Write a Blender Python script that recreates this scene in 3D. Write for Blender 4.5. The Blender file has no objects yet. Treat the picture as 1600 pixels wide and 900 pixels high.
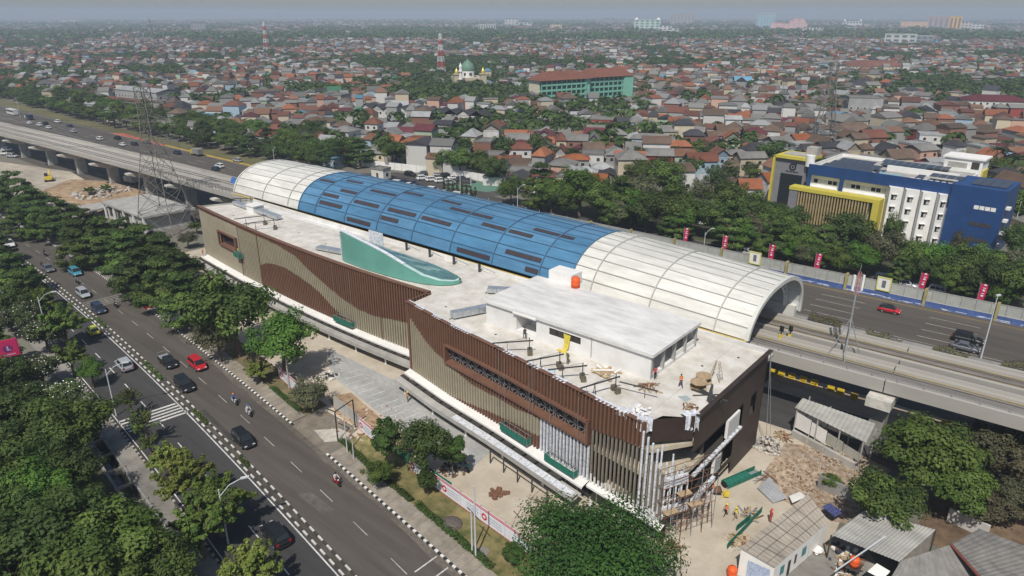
import bpy, bmesh, math, random
import numpy as np
from mathutils import Vector, Matrix, Euler, noise as mnoise
from math import radians as RAD, sin, cos, pi

random.seed(7); rng = np.random.default_rng(11)
SC = bpy.context.scene
COL = SC.collection

# ------------------------------------------------------------------ camera, sky, sun, exposure
CAM_H, CAM_F, HEAD = 54.0, 1095.0, RAD(40)          # height (m), focal length in px of a 1600 px frame, heading
PITCH = math.atan(428 / CAM_F)
FW = np.array([-sin(HEAD), cos(HEAD), 0.0]); RT = np.array([cos(HEAD), sin(HEAD), 0.0]); UPV = np.array([0, 0, 1.0])
VD = FW * cos(PITCH) - UPV * sin(PITCH); VU = FW * sin(PITCH) + UPV * cos(PITCH)
CP = np.array([0, 0, CAM_H])
cam = bpy.data.cameras.new('camera'); camo = bpy.data.objects.new('camera', cam); COL.objects.link(camo)
cam.sensor_width = 36.0; cam.lens = CAM_F / 1600 * 36.0; cam.clip_end = 30000; cam.clip_start = 1.0
mw = Matrix.Identity(4)
for i in range(3):
    mw[i][0] = RT[i]; mw[i][1] = VU[i]; mw[i][2] = -VD[i]; mw[i][3] = CP[i]
camo.matrix_world = mw
SC.camera = camo

SUN_AZ, SUN_EL = math.atan2(-0.90, 0.43), RAD(54)      # direction towards the sun (angle from +X), elevation
sd = Vector((cos(SUN_AZ) * cos(SUN_EL), sin(SUN_AZ) * cos(SUN_EL), sin(SUN_EL)))
sun = bpy.data.lights.new('sun', 'SUN'); sun.energy = 4.25; sun.angle = RAD(0.53); sun.color = (1.0, 0.95, 0.87)
suno = bpy.data.objects.new('sun', sun); COL.objects.link(suno)
suno.rotation_euler = sd.to_track_quat('Z', 'Y').to_euler(); suno.location = (0, 0, 200)
W = bpy.data.worlds.new('World'); SC.world = W; W.use_nodes = True
wn = W.node_tree; bgn = wn.nodes['Background']
sky = wn.nodes.new('ShaderNodeTexSky'); sky.sky_type = 'NISHITA'; sky.sun_disc = False
sky.sun_elevation = SUN_EL; sky.sun_rotation = pi / 2 - SUN_AZ
sky.air_density = 1.0; sky.dust_density = 1.2; sky.ozone_density = 1.0
wn.links.new(sky.outputs[0], bgn.inputs[0]); bgn.inputs[1].default_value = 0.082
SC.view_settings.view_transform = 'Standard'; SC.view_settings.look = 'None'
SC.view_settings.exposure = 0.0; SC.view_settings.gamma = 1.0
SC.render.engine = 'CYCLES'
SC.cycles.use_denoising = True
SC.cycles.max_bounces = 7; SC.cycles.diffuse_bounces = 4; SC.cycles.glossy_bounces = 2; SC.cycles.transmission_bounces = 4
SC.cycles.transparent_max_bounces = 6; SC.cycles.volume_bounces = 0
SC.cycles.caustics_reflective = False; SC.cycles.caustics_refractive = False

# ------------------------------------------------------------------ helpers
def at(px, py, z=0.0):
    """world point at height z on the sight line of a pixel of the 1600x900 photograph (used to read positions off the photo)"""
    r = VD * CAM_F + RT * (px - 800) - VU * (py - 450)
    return Vector(CP + r * ((z - CAM_H) / r[2]))
def atY(px, py, Y):
    r = VD * CAM_F + RT * (px - 800) - VU * (py - 450)
    return Vector(CP + r * (Y / r[1]))
def proj(p):
    v = np.array(p, float) - CP; w = v @ VD
    return 800 + CAM_F * (v @ RT) / w, 450 - CAM_F * (v @ VU) / w, w

MATS = {}
def mat(name, col, rough=0.85, var=0.12, scale=0.6, col2=None, bump=0.0, metal=0.0, big=0.0, rnd=0.0, spec=0.3, coords='Object', stretch=None, alpha=1.0, emit=0.0):
    """procedural material: two scales of noise over a base colour, optional second colour, fine bump, per-object tint"""
    if name in MATS: return MATS[name]
    m = bpy.data.materials.new(name); m.use_nodes = True; nt = m.node_tree; N = nt.nodes; L = nt.links
    b = N['Principled BSDF']; b.inputs['Roughness'].default_value = rough; b.inputs['Metallic'].default_value = metal
    b.inputs['Specular IOR Level'].default_value = spec
    tc = N.new('ShaderNodeTexCoord'); vec = tc.outputs[coords]
    if coords == 'Position':
        g = N.new('ShaderNodeNewGeometry'); vec = g.outputs['Position']
    if stretch:
        mp = N.new('ShaderNodeMapping'); L.new(vec, mp.inputs[0]); mp.inputs['Scale'].default_value = stretch; vec = mp.outputs[0]
    n1 = N.new('ShaderNodeTexNoise'); n1.inputs['Scale'].default_value = scale; n1.inputs['Detail'].default_value = 6; n1.inputs['Roughness'].default_value = 0.65
    L.new(vec, n1.inputs['Vector'])
    c = Vector(col)
    ramp = N.new('ShaderNodeMix'); ramp.data_type = 'RGBA'
    lo = tuple(min(1, x * (1 - var)) for x in c) + (1,); hi = (tuple(min(1, x * (1 + var)) for x in c) if col2 is None else tuple(col2)[:3]) + (1,)
    ramp.inputs[6].default_value = lo; ramp.inputs[7].default_value = hi
    cr = N.new('ShaderNodeMapRange'); cr.inputs[1].default_value = 0.34; cr.inputs[2].default_value = 0.66
    L.new(n1.outputs[0], cr.inputs[0]); L.new(cr.outputs[0], ramp.inputs[0])
    out = ramp.outputs[2]
    if big:
        n2 = N.new('ShaderNodeTexNoise'); n2.inputs['Scale'].default_value = scale * 0.13; n2.inputs['Detail'].default_value = 4
        L.new(vec, n2.inputs['Vector'])
        mr = N.new('ShaderNodeMapRange'); mr.inputs[1].default_value = 0.3; mr.inputs[2].default_value = 0.7; mr.inputs[3].default_value = 1 - big; mr.inputs[4].default_value = 1 + big
        L.new(n2.outputs[0], mr.inputs[0])
        mx = N.new('ShaderNodeMix'); mx.data_type = 'RGBA'; mx.blend_type = 'MULTIPLY'; mx.inputs[0].default_value = 1
        cmb = N.new('ShaderNodeCombineColor')
        for i in range(3): L.new(mr.outputs[0], cmb.inputs[i])
        L.new(out, mx.inputs[6]); L.new(cmb.outputs[0], mx.inputs[7]); out = mx.outputs[2]
    if rnd:
        oi = N.new('ShaderNodeObjectInfo'); hs = N.new('ShaderNodeHueSaturation')
        mr = N.new('ShaderNodeMapRange'); mr.inputs[3].default_value = 1 - rnd; mr.inputs[4].default_value = 1 + rnd
        L.new(oi.outputs['Random'], mr.inputs[0]); L.new(mr.outputs[0], hs.inputs['Value'])
        mr2 = N.new('ShaderNodeMapRange'); mr2.inputs[3].default_value = 1 + rnd * .5; mr2.inputs[4].default_value = 1 - rnd * .5
        L.new(oi.outputs['Random'], mr2.inputs[0]); L.new(mr2.outputs[0], hs.inputs['Saturation'])
        L.new(out, hs.inputs['Color']); out = hs.outputs[0]
    L.new(out, b.inputs['Base Color'])
    if bump:
        bp = N.new('ShaderNodeBump'); bp.inputs['Strength'].default_value = bump; bp.inputs['Distance'].default_value = 0.05
        n3 = N.new('ShaderNodeTexNoise'); n3.inputs['Scale'].default_value = scale * 6; n3.inputs['Detail'].default_value = 4
        L.new(vec, n3.inputs['Vector']); L.new(n3.outputs[0], bp.inputs['Height']); L.new(bp.outputs[0], b.inputs['Normal'])
    if alpha < 1:
        b.inputs['Alpha'].default_value = alpha
    if emit:
        b.inputs['Emission Color'].default_value = tuple(col) + (1,); b.inputs['Emission Strength'].default_value = emit
    MATS[name] = m
    return m

class MB:
    """collects shapes; build() links them as one mesh object"""
    def __init__(s): s.v = []; s.f = []; s.m = []; s.sm = []
    def add(s, vs, fs, mi=0, smooth=False):
        o = len(s.v); s.v += [tuple(v) for v in vs]; s.f += [tuple(i + o for i in f) for f in fs]; s.m += [mi] * len(fs); s.sm += [smooth] * len(fs); return s
    def quad(s, a, b, c, d, mi=0): return s.add([a, b, c, d], [(0, 1, 2, 3)], mi)
    def box(s, x0, y0, z0, x1, y1, z1, mi=0, rot=0.0, piv=None):
        vs = [(x0, y0, z0), (x1, y0, z0), (x1, y1, z0), (x0, y1, z0), (x0, y0, z1), (x1, y0, z1), (x1, y1, z1), (x0, y1, z1)]
        if rot:
            px, py = piv if piv else ((x0 + x1) / 2, (y0 + y1) / 2); c, q = cos(rot), sin(rot)
            vs = [(px + (x - px) * c - (y - py) * q, py + (x - px) * q + (y - py) * c, z) for x, y, z in vs]
        return s.add(vs, [(3, 2, 1, 0), (4, 5, 6, 7), (0, 1, 5, 4), (1, 2, 6, 5), (2, 3, 7, 6), (3, 0, 4, 7)], mi)
    def bar(s, p, q, w, h=None, mi=0, up=(0, 0, 1)):
        """square bar from p to q"""
        h = w if h is None else h
        p, q = Vector(p), Vector(q); d = (q - p)
        if d.length < 1e-6: return s
        d.normalize(); u = Vector(up)
        if abs(d.dot(u)) > .98: u = Vector((1, 0, 0))
        a = d.cross(u).normalized() * (w / 2); b = a.cross(d).normalized() * (h / 2)
        vs = [p - a - b, p + a - b, p + a + b, p - a + b, q - a - b, q + a - b, q + a + b, q - a + b]
        return s.add(vs, [(3, 2, 1, 0), (4, 5, 6, 7), (0, 1, 5, 4), (1, 2, 6, 5), (2, 3, 7, 6), (3, 0, 4, 7)], mi)
    def tube(s, p, q, r0, r1=None, n=8, mi=0, cap=True, smooth=True):
        r1 = r0 if r1 is None else r1
        p, q = Vector(p), Vector(q); d = (q - p).normalized(); u = Vector((0, 0, 1)) if abs(d.z) < .95 else Vector((1, 0, 0))
        a = d.cross(u).normalized(); b = d.cross(a)
        vs = [p + (a * cos(2 * pi * i / n) + b * sin(2 * pi * i / n)) * r0 for i in range(n)] + [q + (a * cos(2 * pi * i / n) + b * sin(2 * pi * i / n)) * r1 for i in range(n)]
        s.add(vs, [(i, (i + 1) % n, n + (i + 1) % n, n + i) for i in range(n)], mi, smooth)
        if cap: s.add(vs, [tuple(reversed(range(n))), tuple(range(n, 2 * n))], mi)
        return s
    def lathe(s, c, prof, n=12, mi=0, smooth=True):
        """prof: (radius, z) list, around c"""
        vs = []; fs = []
        for r, z in prof: vs += [(c[0] + r * cos(2 * pi * i / n), c[1] + r * sin(2 * pi * i / n), c[2] + z) for i in range(n)]
        for k in range(len(prof) - 1): fs += [(k * n + i, k * n + (i + 1) % n, (k + 1) * n + (i + 1) % n, (k + 1) * n + i) for i in range(n)]
        return s.add(vs, fs, mi, smooth)
    def prism(s, poly, z0, z1, mi=0, top=None, bottom=True):
        """vertical prism over a counter-clockwise polygon"""
        n = len(poly); vs = [(p[0], p[1], z0) for p in poly] + [(p[0], p[1], z1) for p in poly]
        s.add(vs, [(i, (i + 1) % n, n + (i + 1) % n, n + i) for i in range(n)], mi)
        s.add(vs[n:], [tuple(range(n))], mi if top is None else top)
        if bottom: s.add(vs[:n], [tuple(reversed(range(n)))], mi)
        return s
    def strip(s, L, R, mi=0):
        """sheet between two polylines of equal length"""
        n = len(L)
        return s.add(list(L) + list(R), [(i, n + i, n + i + 1, i + 1) for i in range(n - 1)], mi)
    def mesh(s, name, mats, off=(0, 0, 0)):
        me = bpy.data.meshes.new(name); ox, oy, oz = off
        me.from_pydata([(x - ox, y - oy, z - oz) for x, y, z in s.v], [], s.f)
        for m in (mats if isinstance(mats, (list, tuple)) else [mats]): me.materials.append(m)
        if any(s.m): me.polygons.foreach_set('material_index', s.m)
        me.polygons.foreach_set('use_smooth', s.sm)
        me.update(); return me
    def build(s, name, mats, parent=None, off=(0, 0, 0), loc=None, **props):
        """loc given: the object's origin is put there, vertices being world points"""
        if loc is not None and parent is None: off = loc
        ob = bpy.data.objects.new(name, s.mesh(name, mats, off)); COL.objects.link(ob)
        if parent is not None: ob.parent = parent
        elif loc is not None: ob.location = loc
        for k, v in props.items(): ob[k] = v
        return ob

def thing(name, label, cat, loc=(0, 0, 0), rz=0.0, group=None):
    o = bpy.data.objects.new(name, None); COL.objects.link(o); o.empty_display_size = 0.3
    o.location = loc; o.rotation_euler = (0, 0, rz); o['label'] = label; o['category'] = cat
    if group: o['group'] = group
    return o
def tag(o, label, cat, group=None):
    o['label'] = label; o['category'] = cat
    if group: o['group'] = group
    return o
def part(name, me, parent, loc=(0, 0, 0), rot=None, scale=None, label=None):
    """a part that shares mesh data"""
    o = bpy.data.objects.new(name, me); COL.objects.link(o); o.parent = parent; o.location = loc
    if rot is not None: o.rotation_euler = rot
    if scale is not None: o.scale = scale
    if label: o['label'] = label
    return o
def kids(o): return [c for c in KIDS.get(o.name, [])]
KIDS = {}
def children_map():
    KIDS.clear()
    for o in COL.objects:
        if o.parent: KIDS.setdefault(o.parent.name, []).append(o)
def dup(root, loc, rz, label, group=None, scale=None):
    """copy a thing, its parts and their sub-parts"""
    r = root.copy(); COL.objects.link(r); r.location = loc; r.rotation_euler = (0, 0, rz); r['label'] = label
    if group: r['group'] = group
    if scale is not None: r.scale = scale if isinstance(scale, (tuple, list)) else (scale,) * 3
    for ch in root.children:
        c = ch.copy(); COL.objects.link(c); c.parent = r
        for g in ch.children:
            d = g.copy(); COL.objects.link(d); d.parent = c
    return r
ORD = ['', 'first', 'second', 'third', 'fourth', 'fifth', 'sixth', 'seventh', 'eighth', 'ninth', 'tenth', 'eleventh', 'twelfth', 'thirteenth', 'fourteenth', 'fifteenth', 'sixteenth', 'seventeenth', 'eighteenth', 'nineteenth']
TENS = {20: ('twentieth', 'twenty'), 30: ('thirtieth', 'thirty'), 40: ('fortieth', 'forty'), 50: ('fiftieth', 'fifty'), 60: ('sixtieth', 'sixty'), 70: ('seventieth', 'seventy'), 80: ('eightieth', 'eighty'), 90: ('ninetieth', 'ninety')}
def nth(n):
    if n < 20: return ORD[n]
    t = n // 10 * 10
    return TENS[t][0] if n == t else TENS[t][1] + '-' + ORD[n - t]

# common materials
M_WHITE = mat('white_paint', (.74, .73, .70), .7, .06, .8, big=.05)
M_CONC = mat('concrete', (.36, .35, .325), .9, .16, .5, big=.12, bump=.2)
M_CONCD = mat('weathered_concrete', (.24, .235, .22), .9, .22, .35, big=.2, bump=.2)
M_STEEL = mat('galvanised_steel', (.42, .43, .44), .5, .1, 1.5, metal=.5)
M_DSTEEL = mat('dark_steel', (.07, .07, .072), .6, .2, 1.5, metal=.3)
M_RUST = mat('rusty_steel', (.17, .085, .05), .85, .3, 2.0)
M_BLACK = mat('black_rubber', (.018, .018, .019), .8, .1)
M_GLASS = mat('dark_glass', (.02, .024, .028), .12, .1, .5, spec=.6)
M_RED = mat('red_paint', (.55, .035, .03), .55, .1)
M_YEL = mat('yellow_paint', (.62, .47, .05), .6, .12)
M_WOOD = mat('raw_timber', (.38, .28, .17), .85, .25, 2.0)
# ------------------------------------------------------------------ roads and ground
KX = [-235.9, -211.3, -186.2, -162.6, -136.7, -120.3, -111.2, -101.8, -89.6, -78.9, -69, -58.7, -53.1, -40.6]
KY = [54.9, 54.5, 53.8, 52.8, 51.2, 49.9, 48.9, 47.9, 46.3, 44.9, 43.7, 42.6, 41.9, 40.2]
KP = np.polyfit(np.array(KX) / 100, KY, 3)
def yk(X):
    """Y of the avenue's kerb on the station side"""
    if X > -40: return float(np.polyval(KP, -.40)) + (X + 40) * -0.145
    if X < -236: return float(np.polyval(KP, -2.36)) + (X + 236) * -0.02
    return float(np.polyval(KP, X / 100))
def ykt(X):
    d = (yk(X + .5) - yk(X - .5)); return math.atan(d)
def hwy(X): return 0.05 * (X + 37.5) if X > -37.5 else 0.018 * (X + 37.5)      # drift of the toll road's lanes in Y

M_GROUND = mat('city_ground', (.21, .19, .165), .95, .25, .05, col2=(.15, .145, .11, 1), big=.2)
M_ASPH = mat('asphalt', (.088, .077, .066), .85, .16, .8, big=.16, stretch=(.07, 1.0, 1), bump=.15)
M_ASPHD = mat('dark_asphalt', (.05, .05, .05), .85, .18, .3, col2=(.085, .078, .07, 1), big=.22, stretch=(.3, 1.2, 1))
M_ASPHL = mat('dark_new_asphalt', (.054, .052, .051), .82, .16, .8, big=.16, stretch=(.07, 1.0, 1))
M_MARK = mat('road_paint', (.56, .55, .52), .8, .3, 4.0, big=.25)
M_MARKW = mat('worn_road_paint', (.33, .32, .29), .85, .3, 3.0, big=.2)
M_YMARK = mat('yellow_road_paint', (.42, .28, .05), .85, .25, 1.0, big=.2)
M_RMARK = mat('red_road_paint', (.38, .10, .06), .85, .2, .6, big=.15)
M_KW = mat('kerb_white', (.66, .65, .61), .85, .12, 2.0)
M_KM = mat('median_kerb_white', (.56, .55, .51), .85, .18, 2.0); M_KMB = mat('median_kerb_dark', (.055, .05, .047), .85, .2, 2.0)
M_KB = mat('kerb_black', (.03, .03, .03), .85, .2, 2.0)
M_PAVE = mat('pavement_slab', (.27, .235, .19), .92, .2, .9, big=.15, rnd=.08)
M_PATH = mat('worn_concrete_path', (.23, .215, .19), .92, .25, .4, big=.25)
M_SAND = mat('sandy_site_ground', (.46, .395, .305), .95, .15, .25, col2=(.53, .475, .385, 1), big=.10, bump=.15)
M_SOIL = mat('bare_soil', (.30, .19, .11), .97, .3, .5, col2=(.42, .31, .2, 1), big=.25, bump=.5)
M_RUBSOIL = mat('rubble_soil', (.27, .185, .12), .97, .3, 1.3, col2=(.47, .38, .29, 1), big=.2, bump=.9)
M_LOT = mat('concrete_pavers', (.33, .33, .32), .9, .12, 1.2, col2=(.41, .405, .385, 1), big=.16, stretch=(1, 2.2, 1))
M_GRASS = mat('verge_grass', (.10, .115, .035), .95, .3, .5, col2=(.25, .2, .09, 1), big=.3, bump=.5)
M_DIRT = mat('dark_soil', (.085, .075, .05), .95, .3, .3, col2=(.06, .075, .03, 1), big=.3)  # dark soil in its own colour, mottled with green
M_WATER = mat('murky_canal_water', (.03, .035, .03), .15, .2, .3, spec=.5)

def sheet(name, pts, z, m, **k):
    mb = MB(); mb.add([(p[0], p[1], z) for p in pts], [tuple(range(len(pts)))])
    return mb.build(name, m, kind='structure', **k)
def frange(a, b, s):
    n = max(1, int(round((b - a) / s))); return [a + (b - a) * i / n for i in range(n + 1)]

# ground, with the drainage canal cut out of it
B = 8600
xs = [-B] + frange(-112, -48, 4) + [B]
mb = MB()
cl = lambda X: yk(X) - 22.6 if -113 < X < -47 else yk(-112 if X < 0 else -48) - 22.6
ch = lambda X: cl(X) + 2.3
for a, b in zip(xs[:-1], xs[1:]):
    mb.quad((a, -3000, 0), (b, -3000, 0), (b, cl(b), 0), (a, cl(a), 0))
    mb.quad((a, ch(a), 0), (b, ch(b), 0), (b, B, 0), (a, B, 0))
    if a == -B or b == B: mb.quad((a, cl(a), 0), (b, cl(b), 0), (b, ch(b), 0), (a, ch(a), 0))
mb.build('ground', M_GROUND, kind='structure')
cx = frange(-112, -48, 4)
mb = MB()
mb.strip([(x, cl(x), -1.7) for x in cx], [(x, ch(x), -1.7) for x in cx], 1)
mb.strip([(x, cl(x), .12) for x in cx], [(x, cl(x), -1.7) for x in cx], 0); mb.strip([(x, ch(x), -1.7) for x in cx], [(x, ch(x), .12) for x in cx], 0)
for f in (cl, lambda X: ch(X) - .3): mb.strip([(x, f(x), .125) for x in cx], [(x, f(x) + .3, .125) for x in cx], 0); mb.strip([(x, f(x) + .3, .125) for x in cx], [(x, f(x) + .3, -.3) for x in cx], 0)
canal = mb.build('drainage_canal', [M_CONCD, M_WATER], kind='structure')
bm_me = MB().box(-.16, -1.25, -.1, .16, 1.25, .2).mesh('canal_beam', M_PATH)
for x in frange(-108, -52, 4.2):
    part('canal_beam', bm_me, canal, (x, (cl(x) + ch(x)) / 2, 0), (0, 0, ykt(x)))

X1 = frange(-330, 40, 5)
def band(name, o0, o1, z, m, x0=-330, x1=40, s=5):
    X = frange(x0, x1, s); mb = MB(); mb.strip([(x, yk(x) + o0, z) for x in X], [(x, yk(x) + o1, z) for x in X])
    return mb.build(name, m, kind='structure')
band('avenue', -8.15, 0, .008, M_ASPH)
band('avenue_far_carriageway', -18, -9.3, .008, M_ASPHL)
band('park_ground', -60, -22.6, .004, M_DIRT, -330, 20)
band('roadside_path', -20.25, -18.15, .006, M_PATH, -160, -40)
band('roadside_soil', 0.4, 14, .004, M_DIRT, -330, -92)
# kerbs of painted blocks
def kerb(name, off, x0, x1, w, h, lw, lb, mats=None):
    mb = MB(); x = x0; k = 0
    while x < x1:
        l = lw if k % 2 == 0 else lb; xm = x + l / 2; a = ykt(xm); L = l / 2 - .02
        mb.box(xm - L, yk(xm) + off, 0, xm + L, yk(xm) + off + w, h if k % 2 == 0 else h - .004, k % 2, a)
        x += l * cos(a); k += 1
    return mb.build(name, mats or [M_KW, M_KB], kind='structure')
kerb('kerb', 0.0, -290, -78.5, .28, .17, .52, .52); kerb('kerb', 0.0, -68.8, 25, .28, .17, .52, .52)
kerb('park_side_kerb', -18.25, -200, 10, .25, .15, .55, .55, [mat('shade_greyed_kerb', (.36, .345, .31), .9, .25, 2), M_KMB])  # white blocks greyed in colour to stand for the shade on this kerb
kerb('median_kerb', -8.42, -300, 25, .2, .16, 1.05, .95, [M_KM, M_KMB]); kerb('median_kerb', -9.28, -300, 25, .2, .16, 1.05, .95, [M_KM, M_KMB])
band('median_soil', -9.02, -8.45, .06, mat('median_fill', (.075, .068, .055), .9, .3, .6, big=.3))
# pavement of slabs
def pavement(x0, x1, o0, o1, step):
    base = band('pavement', o0, o1, .10, M_CONCD, x0, x1, 4)
    for a, b in zip(*(lambda s: (s[:-1], s[1:]))(frange(x0, x1, step))):
        g = .035; z = .135 + random.uniform(-.008, .012)
        mb = MB(); a2, b2 = a + g, b - g
        vs = [(a2, yk(a2) + o0 + .02, 0), (b2, yk(b2) + o0 + .02, 0), (b2, yk(b2) + o1 - .02, 0), (a2, yk(a2) + o1 - .02, 0)]
        mb.add([(x, y, .09) for x, y, _ in vs] + [(x, y, z) for x, y, _ in vs], [(4, 5, 6, 7), (0, 1, 5, 4), (1, 2, 6, 5), (2, 3, 7, 6), (3, 0, 4, 7)])
        o = mb.build('paving_slab', M_PAVE, base)
pavement(-68.4, -30, .3, 2.7, 1.35); pavement(-121, -79, .3, 2.6, 1.4); band('pavement', .3, 2.5, .12, M_PATH, -290, -121)
sheet('driveway', [(-79, yk(-79) + .02), (-69, yk(-69) + .02), (-69.6, 47.8), (-70.5, 50.6), (-77.8, 50.6), (-78.6, 47.6)], .009, mat('stained_driveway', (.20, .17, .135), .92, .25, .6, big=.3))
sheet('driveway_apron', [(-75, 46.4), (-71.4, 45.6), (-69.8, 47.2), (-70.4, 49.2), (-72.6, 48.9)], .014, mat('spilt_cement', (.46, .42, .36), .95, .2, 1.2))
# markings of the avenue
mb = MB()
def dash(mb, x0, x1, off, w=.14, z=.013, mi=0):
    X = frange(x0, x1, 2.0); mb.strip([(x, yk(x) + off - w / 2, z) for x in X], [(x, yk(x) + off + w / 2, z) for x in X], mi)
x = -63.3 - 7.72 * 24
while x < 10: dash(mb, x, x + 3.05, -4.15, .11, mi=1); x += 7.72
x = -64.1 - 7.45 * 24
while x < 10: dash(mb, x, x + 2.6, -13.35, .15); x += 7.45
dash(mb, -300, 20, -9.62, .16); dash(mb, -300, 20, -17.6, .12)
for k in range(5): # zebra by the park path: bars run across the lanes
    xa, xb = -98.2 + k * .92, -97.0 + k * .92
    mb.quad((xb, yk(-96) - 9.75, .013), (xb + .42, yk(-96) - 9.75, .013), (xa + .42, yk(-96) - 17.5, .013), (xa, yk(-96) - 17.5, .013))
for k in range(5): # worn crossing further up
    xa = -149.4 + k * .95
    mb.quad((xa, yk(-148) - 7.9, .013), (xa + .2, yk(-148) - 7.9, .013), (xa + .94, yk(-148) - .5, .013), (xa + .74, yk(-148) - .5, .013), 1)
for xx, o0, o1 in ((-44.5, -3.4, -.3), (-42.4, -3.2, -.4), (-44.7, -5.6, -4.4), (-44.8, -7.4, -6.4), (-44.9, -8.1, -7.7)):
    mb.quad((xx, yk(xx) + o0, .013), (xx + .16, yk(xx) + o0, .013), (xx + .26, yk(xx) + o1, .013), (xx + .1, yk(xx) + o1, .013))
mb.build('road_markings', [M_MARK, M_MARKW], kind='structure')
sheet('road_patch', [(-64.5, yk(-64) - 6.6), (-59.5, yk(-60) - 6.2), (-58.8, yk(-60) - 4.9), (-63.9, yk(-64) - 5.2)], .0105, mat('dusty_patch', (.115, .105, .093), .9, .25, 1.2, big=.2))
sheet('road_patch', [(-92, yk(-92) - 7.9), (-80, yk(-80) - 7.9), (-80, yk(-80) - 7.2), (-92, yk(-92) - 7.3)], .0105, mat('dark_patch', (.055, .05, .047), .9, .2, 1.2, big=.2))
X_ = frange(-120, -20, 4); mb = MB(); rr0 = random.Random(8); mb.strip([(x, yk(x) - .55 - rr0.uniform(0, .5), .0102) for x in X_], [(x, yk(x), .0102) for x in X_]); mb.build('gutter_dust', mat('gutter_dust', (.125, .11, .09), .95, .3, 1.5, big=.3), kind='structure')
# verge with grass beside the hoarding, hedge of low shrubs along the pavement comes later
band('verge', 2.7, 8.2, .012, M_GRASS, -69.2, -30, 3)
band('verge', 2.6, 6.4, .012, mat('thin_grass', (.13, .12, .055), .95, .3, .6, col2=(.2, .16, .09, 1), big=.2), -121, -79, 3)

# site ground
sheet('site_ground', [(-165, 62), (-121, 56), (-92, 51), (-38, 46.4), (-30, 45), (-16, 48), (-12, 60), (-14, 88), (-27, 92), (-165, 88)], .006, M_SAND)
LOT = [(-94.5, 63.2), (-75.1, 63.2), (-52.7, 58.3), (-51.9, 53.4), (-66.0, 54.3), (-79.7, 56.6), (-86.5, 57.6)]
sheet('parking_lot', LOT[::-1][::-1], .012, M_LOT)
mb = MB()
for i in range(15):
    x0 = -85.5 + i * 1.75; y0 = 57.5 - max(0, (x0 + 86)) * .145 + .25
    L = 3.7 if i < 11 else 2.8
    mb.quad((x0, y0, .017), (x0 + .12, y0, .017), (x0 + .9 + .12, y0 + L, .017), (x0 + .9, y0 + L, .017))
mb.build('parking_markings', [M_MARK], kind='structure')
sheet('soil_strip', [(-81, 53.2), (-79.4, 56.3), (-68.0, 53.9), (-60.5, 52.5), (-62, 50.2), (-76, 51)], .016, M_SOIL)
sheet('excavated_soil', [at(60, 300)[:2], at(150, 330)[:2], at(260, 330)[:2], at(235, 300)[:2], at(170, 283)[:2], at(110, 280)[:2]], .01, M_SOIL)
sheet('cleared_yard', [at(-60, 262)[:2], at(10, 330)[:2], at(150, 345)[:2], at(200, 320)[:2], at(110, 268)[:2], at(-20, 250)[:2]], .005, mat('dusty_yard', (.36, .32, .26), .95, .2, .3, big=.25))
sheet('rubble_ground', [(-22.5, 74), (-15.5, 72.5), (-12, 74), (-11, 88), (-16, 89.5), (-23.5, 85.5), (-23.3, 78)], .012, M_RUBSOIL)
sheet('yard_ground', [(-14, 55), (-9, 58), (-6, 66), (-11, 74), (-12.5, 72.5), (-15, 60)], .013, M_PATH)
sheet('dry_scrub_ground', [(-6, 76), (8, 78), (14, 98), (-6, 92)], .009, mat('dry_scrub_soil', (.16, .11, .07), .95, .3, .8, big=.3))

# toll road, frontage road
mb = MB(); XH = frange(-900, 160, 20)
mb.strip([(x, 87.5 + (0 if x < -37 else hwy(x) * .8), .004) for x in XH], [(x, (140.2 if x < -200 else 140.2 + (x + 200) * .062 if x < -42 else 150 + (x + 42) * .052), .004) for x in XH])
mb.build('toll_road', M_ASPH, kind='structure')
sheet('frontage_road', [(-32, 88.5), (30, 92), (60, 100), (60, 109), (-32, 104)], .008, M_ASPHL)
sheet('frontage_shoulder', [(-32, 98.6), (30, 101.5), (60, 104), (60, 109), (30, 107), (-32, 105.6)], .012, mat('lightened_dusty_asphalt', (.34, .28, .22), .92, .2, .5, big=.25, stretch=(.4, 1.5, 1)))  # dusty lane, its colour lightened to offset the shade under the deck
mb = MB()
for off in (0, -3.55, -7.1, -10.6):
    x = -37.5 - 19.75 * 45
    while x < 60:
        y = 144.4 + off
        if x < -60: y -= 8.2 if x < -200 else (60 + x) * -8.2 / 140
        mb.quad((x, y + hwy(x) - .09, .0095), (x + 8.3, y + hwy(x + 8.3) - .09, .0095), (x + 8.3, y + hwy(x + 8.3) + .09, .0095), (x, y + hwy(x) + .09, .0095))
        x += 19.75
for y, w, m in ((148.25, .15, 1), (131.0, .15, 0)):
    X = [x for x in XH if x >= -60]
    mb.strip([(x, y + hwy(x) - w / 2, .0095) for x in X], [(x, y + hwy(x) + w / 2, .0095) for x in X], m)
for y, w in ((138.7, .2), (123.5, .18), (112.0, .18), (116, .15)):
    X = [x for x in XH if x <= -100]
    mb.strip([(x, y - w / 2, .0095) for x in X], [(x, y + w / 2, .0095) for x in X], 0)
for y0 in (96, 99.6):
    x = -880
    while x < -170: mb.quad((x, y0, .0095), (x + 6, y0, .0095), (x + 6, y0 + .15, .0095), (x, y0 + .15, .0095)); x += 14
mb.quad((-372, 138.9, .0098), (-318, 138.9, .0098), (-310, 140.3, .0098), (-366, 142.6, .0098), 2)
X = frange(-318, -215, 10); mb.strip([(x, 139.4, .01) for x in X], [(x, 140.8, .01) for x in X], 1)
mb.strip([(x, 103.4 + hwy(x), .0165) for x in frange(-32, 40, 8)], [(x, 103.55 + hwy(x), .0165) for x in frange(-32, 40, 8)], 1)
mb.build('toll_road_markings', [M_MARKW, M_YMARK, M_RMARK], kind='structure')
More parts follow.
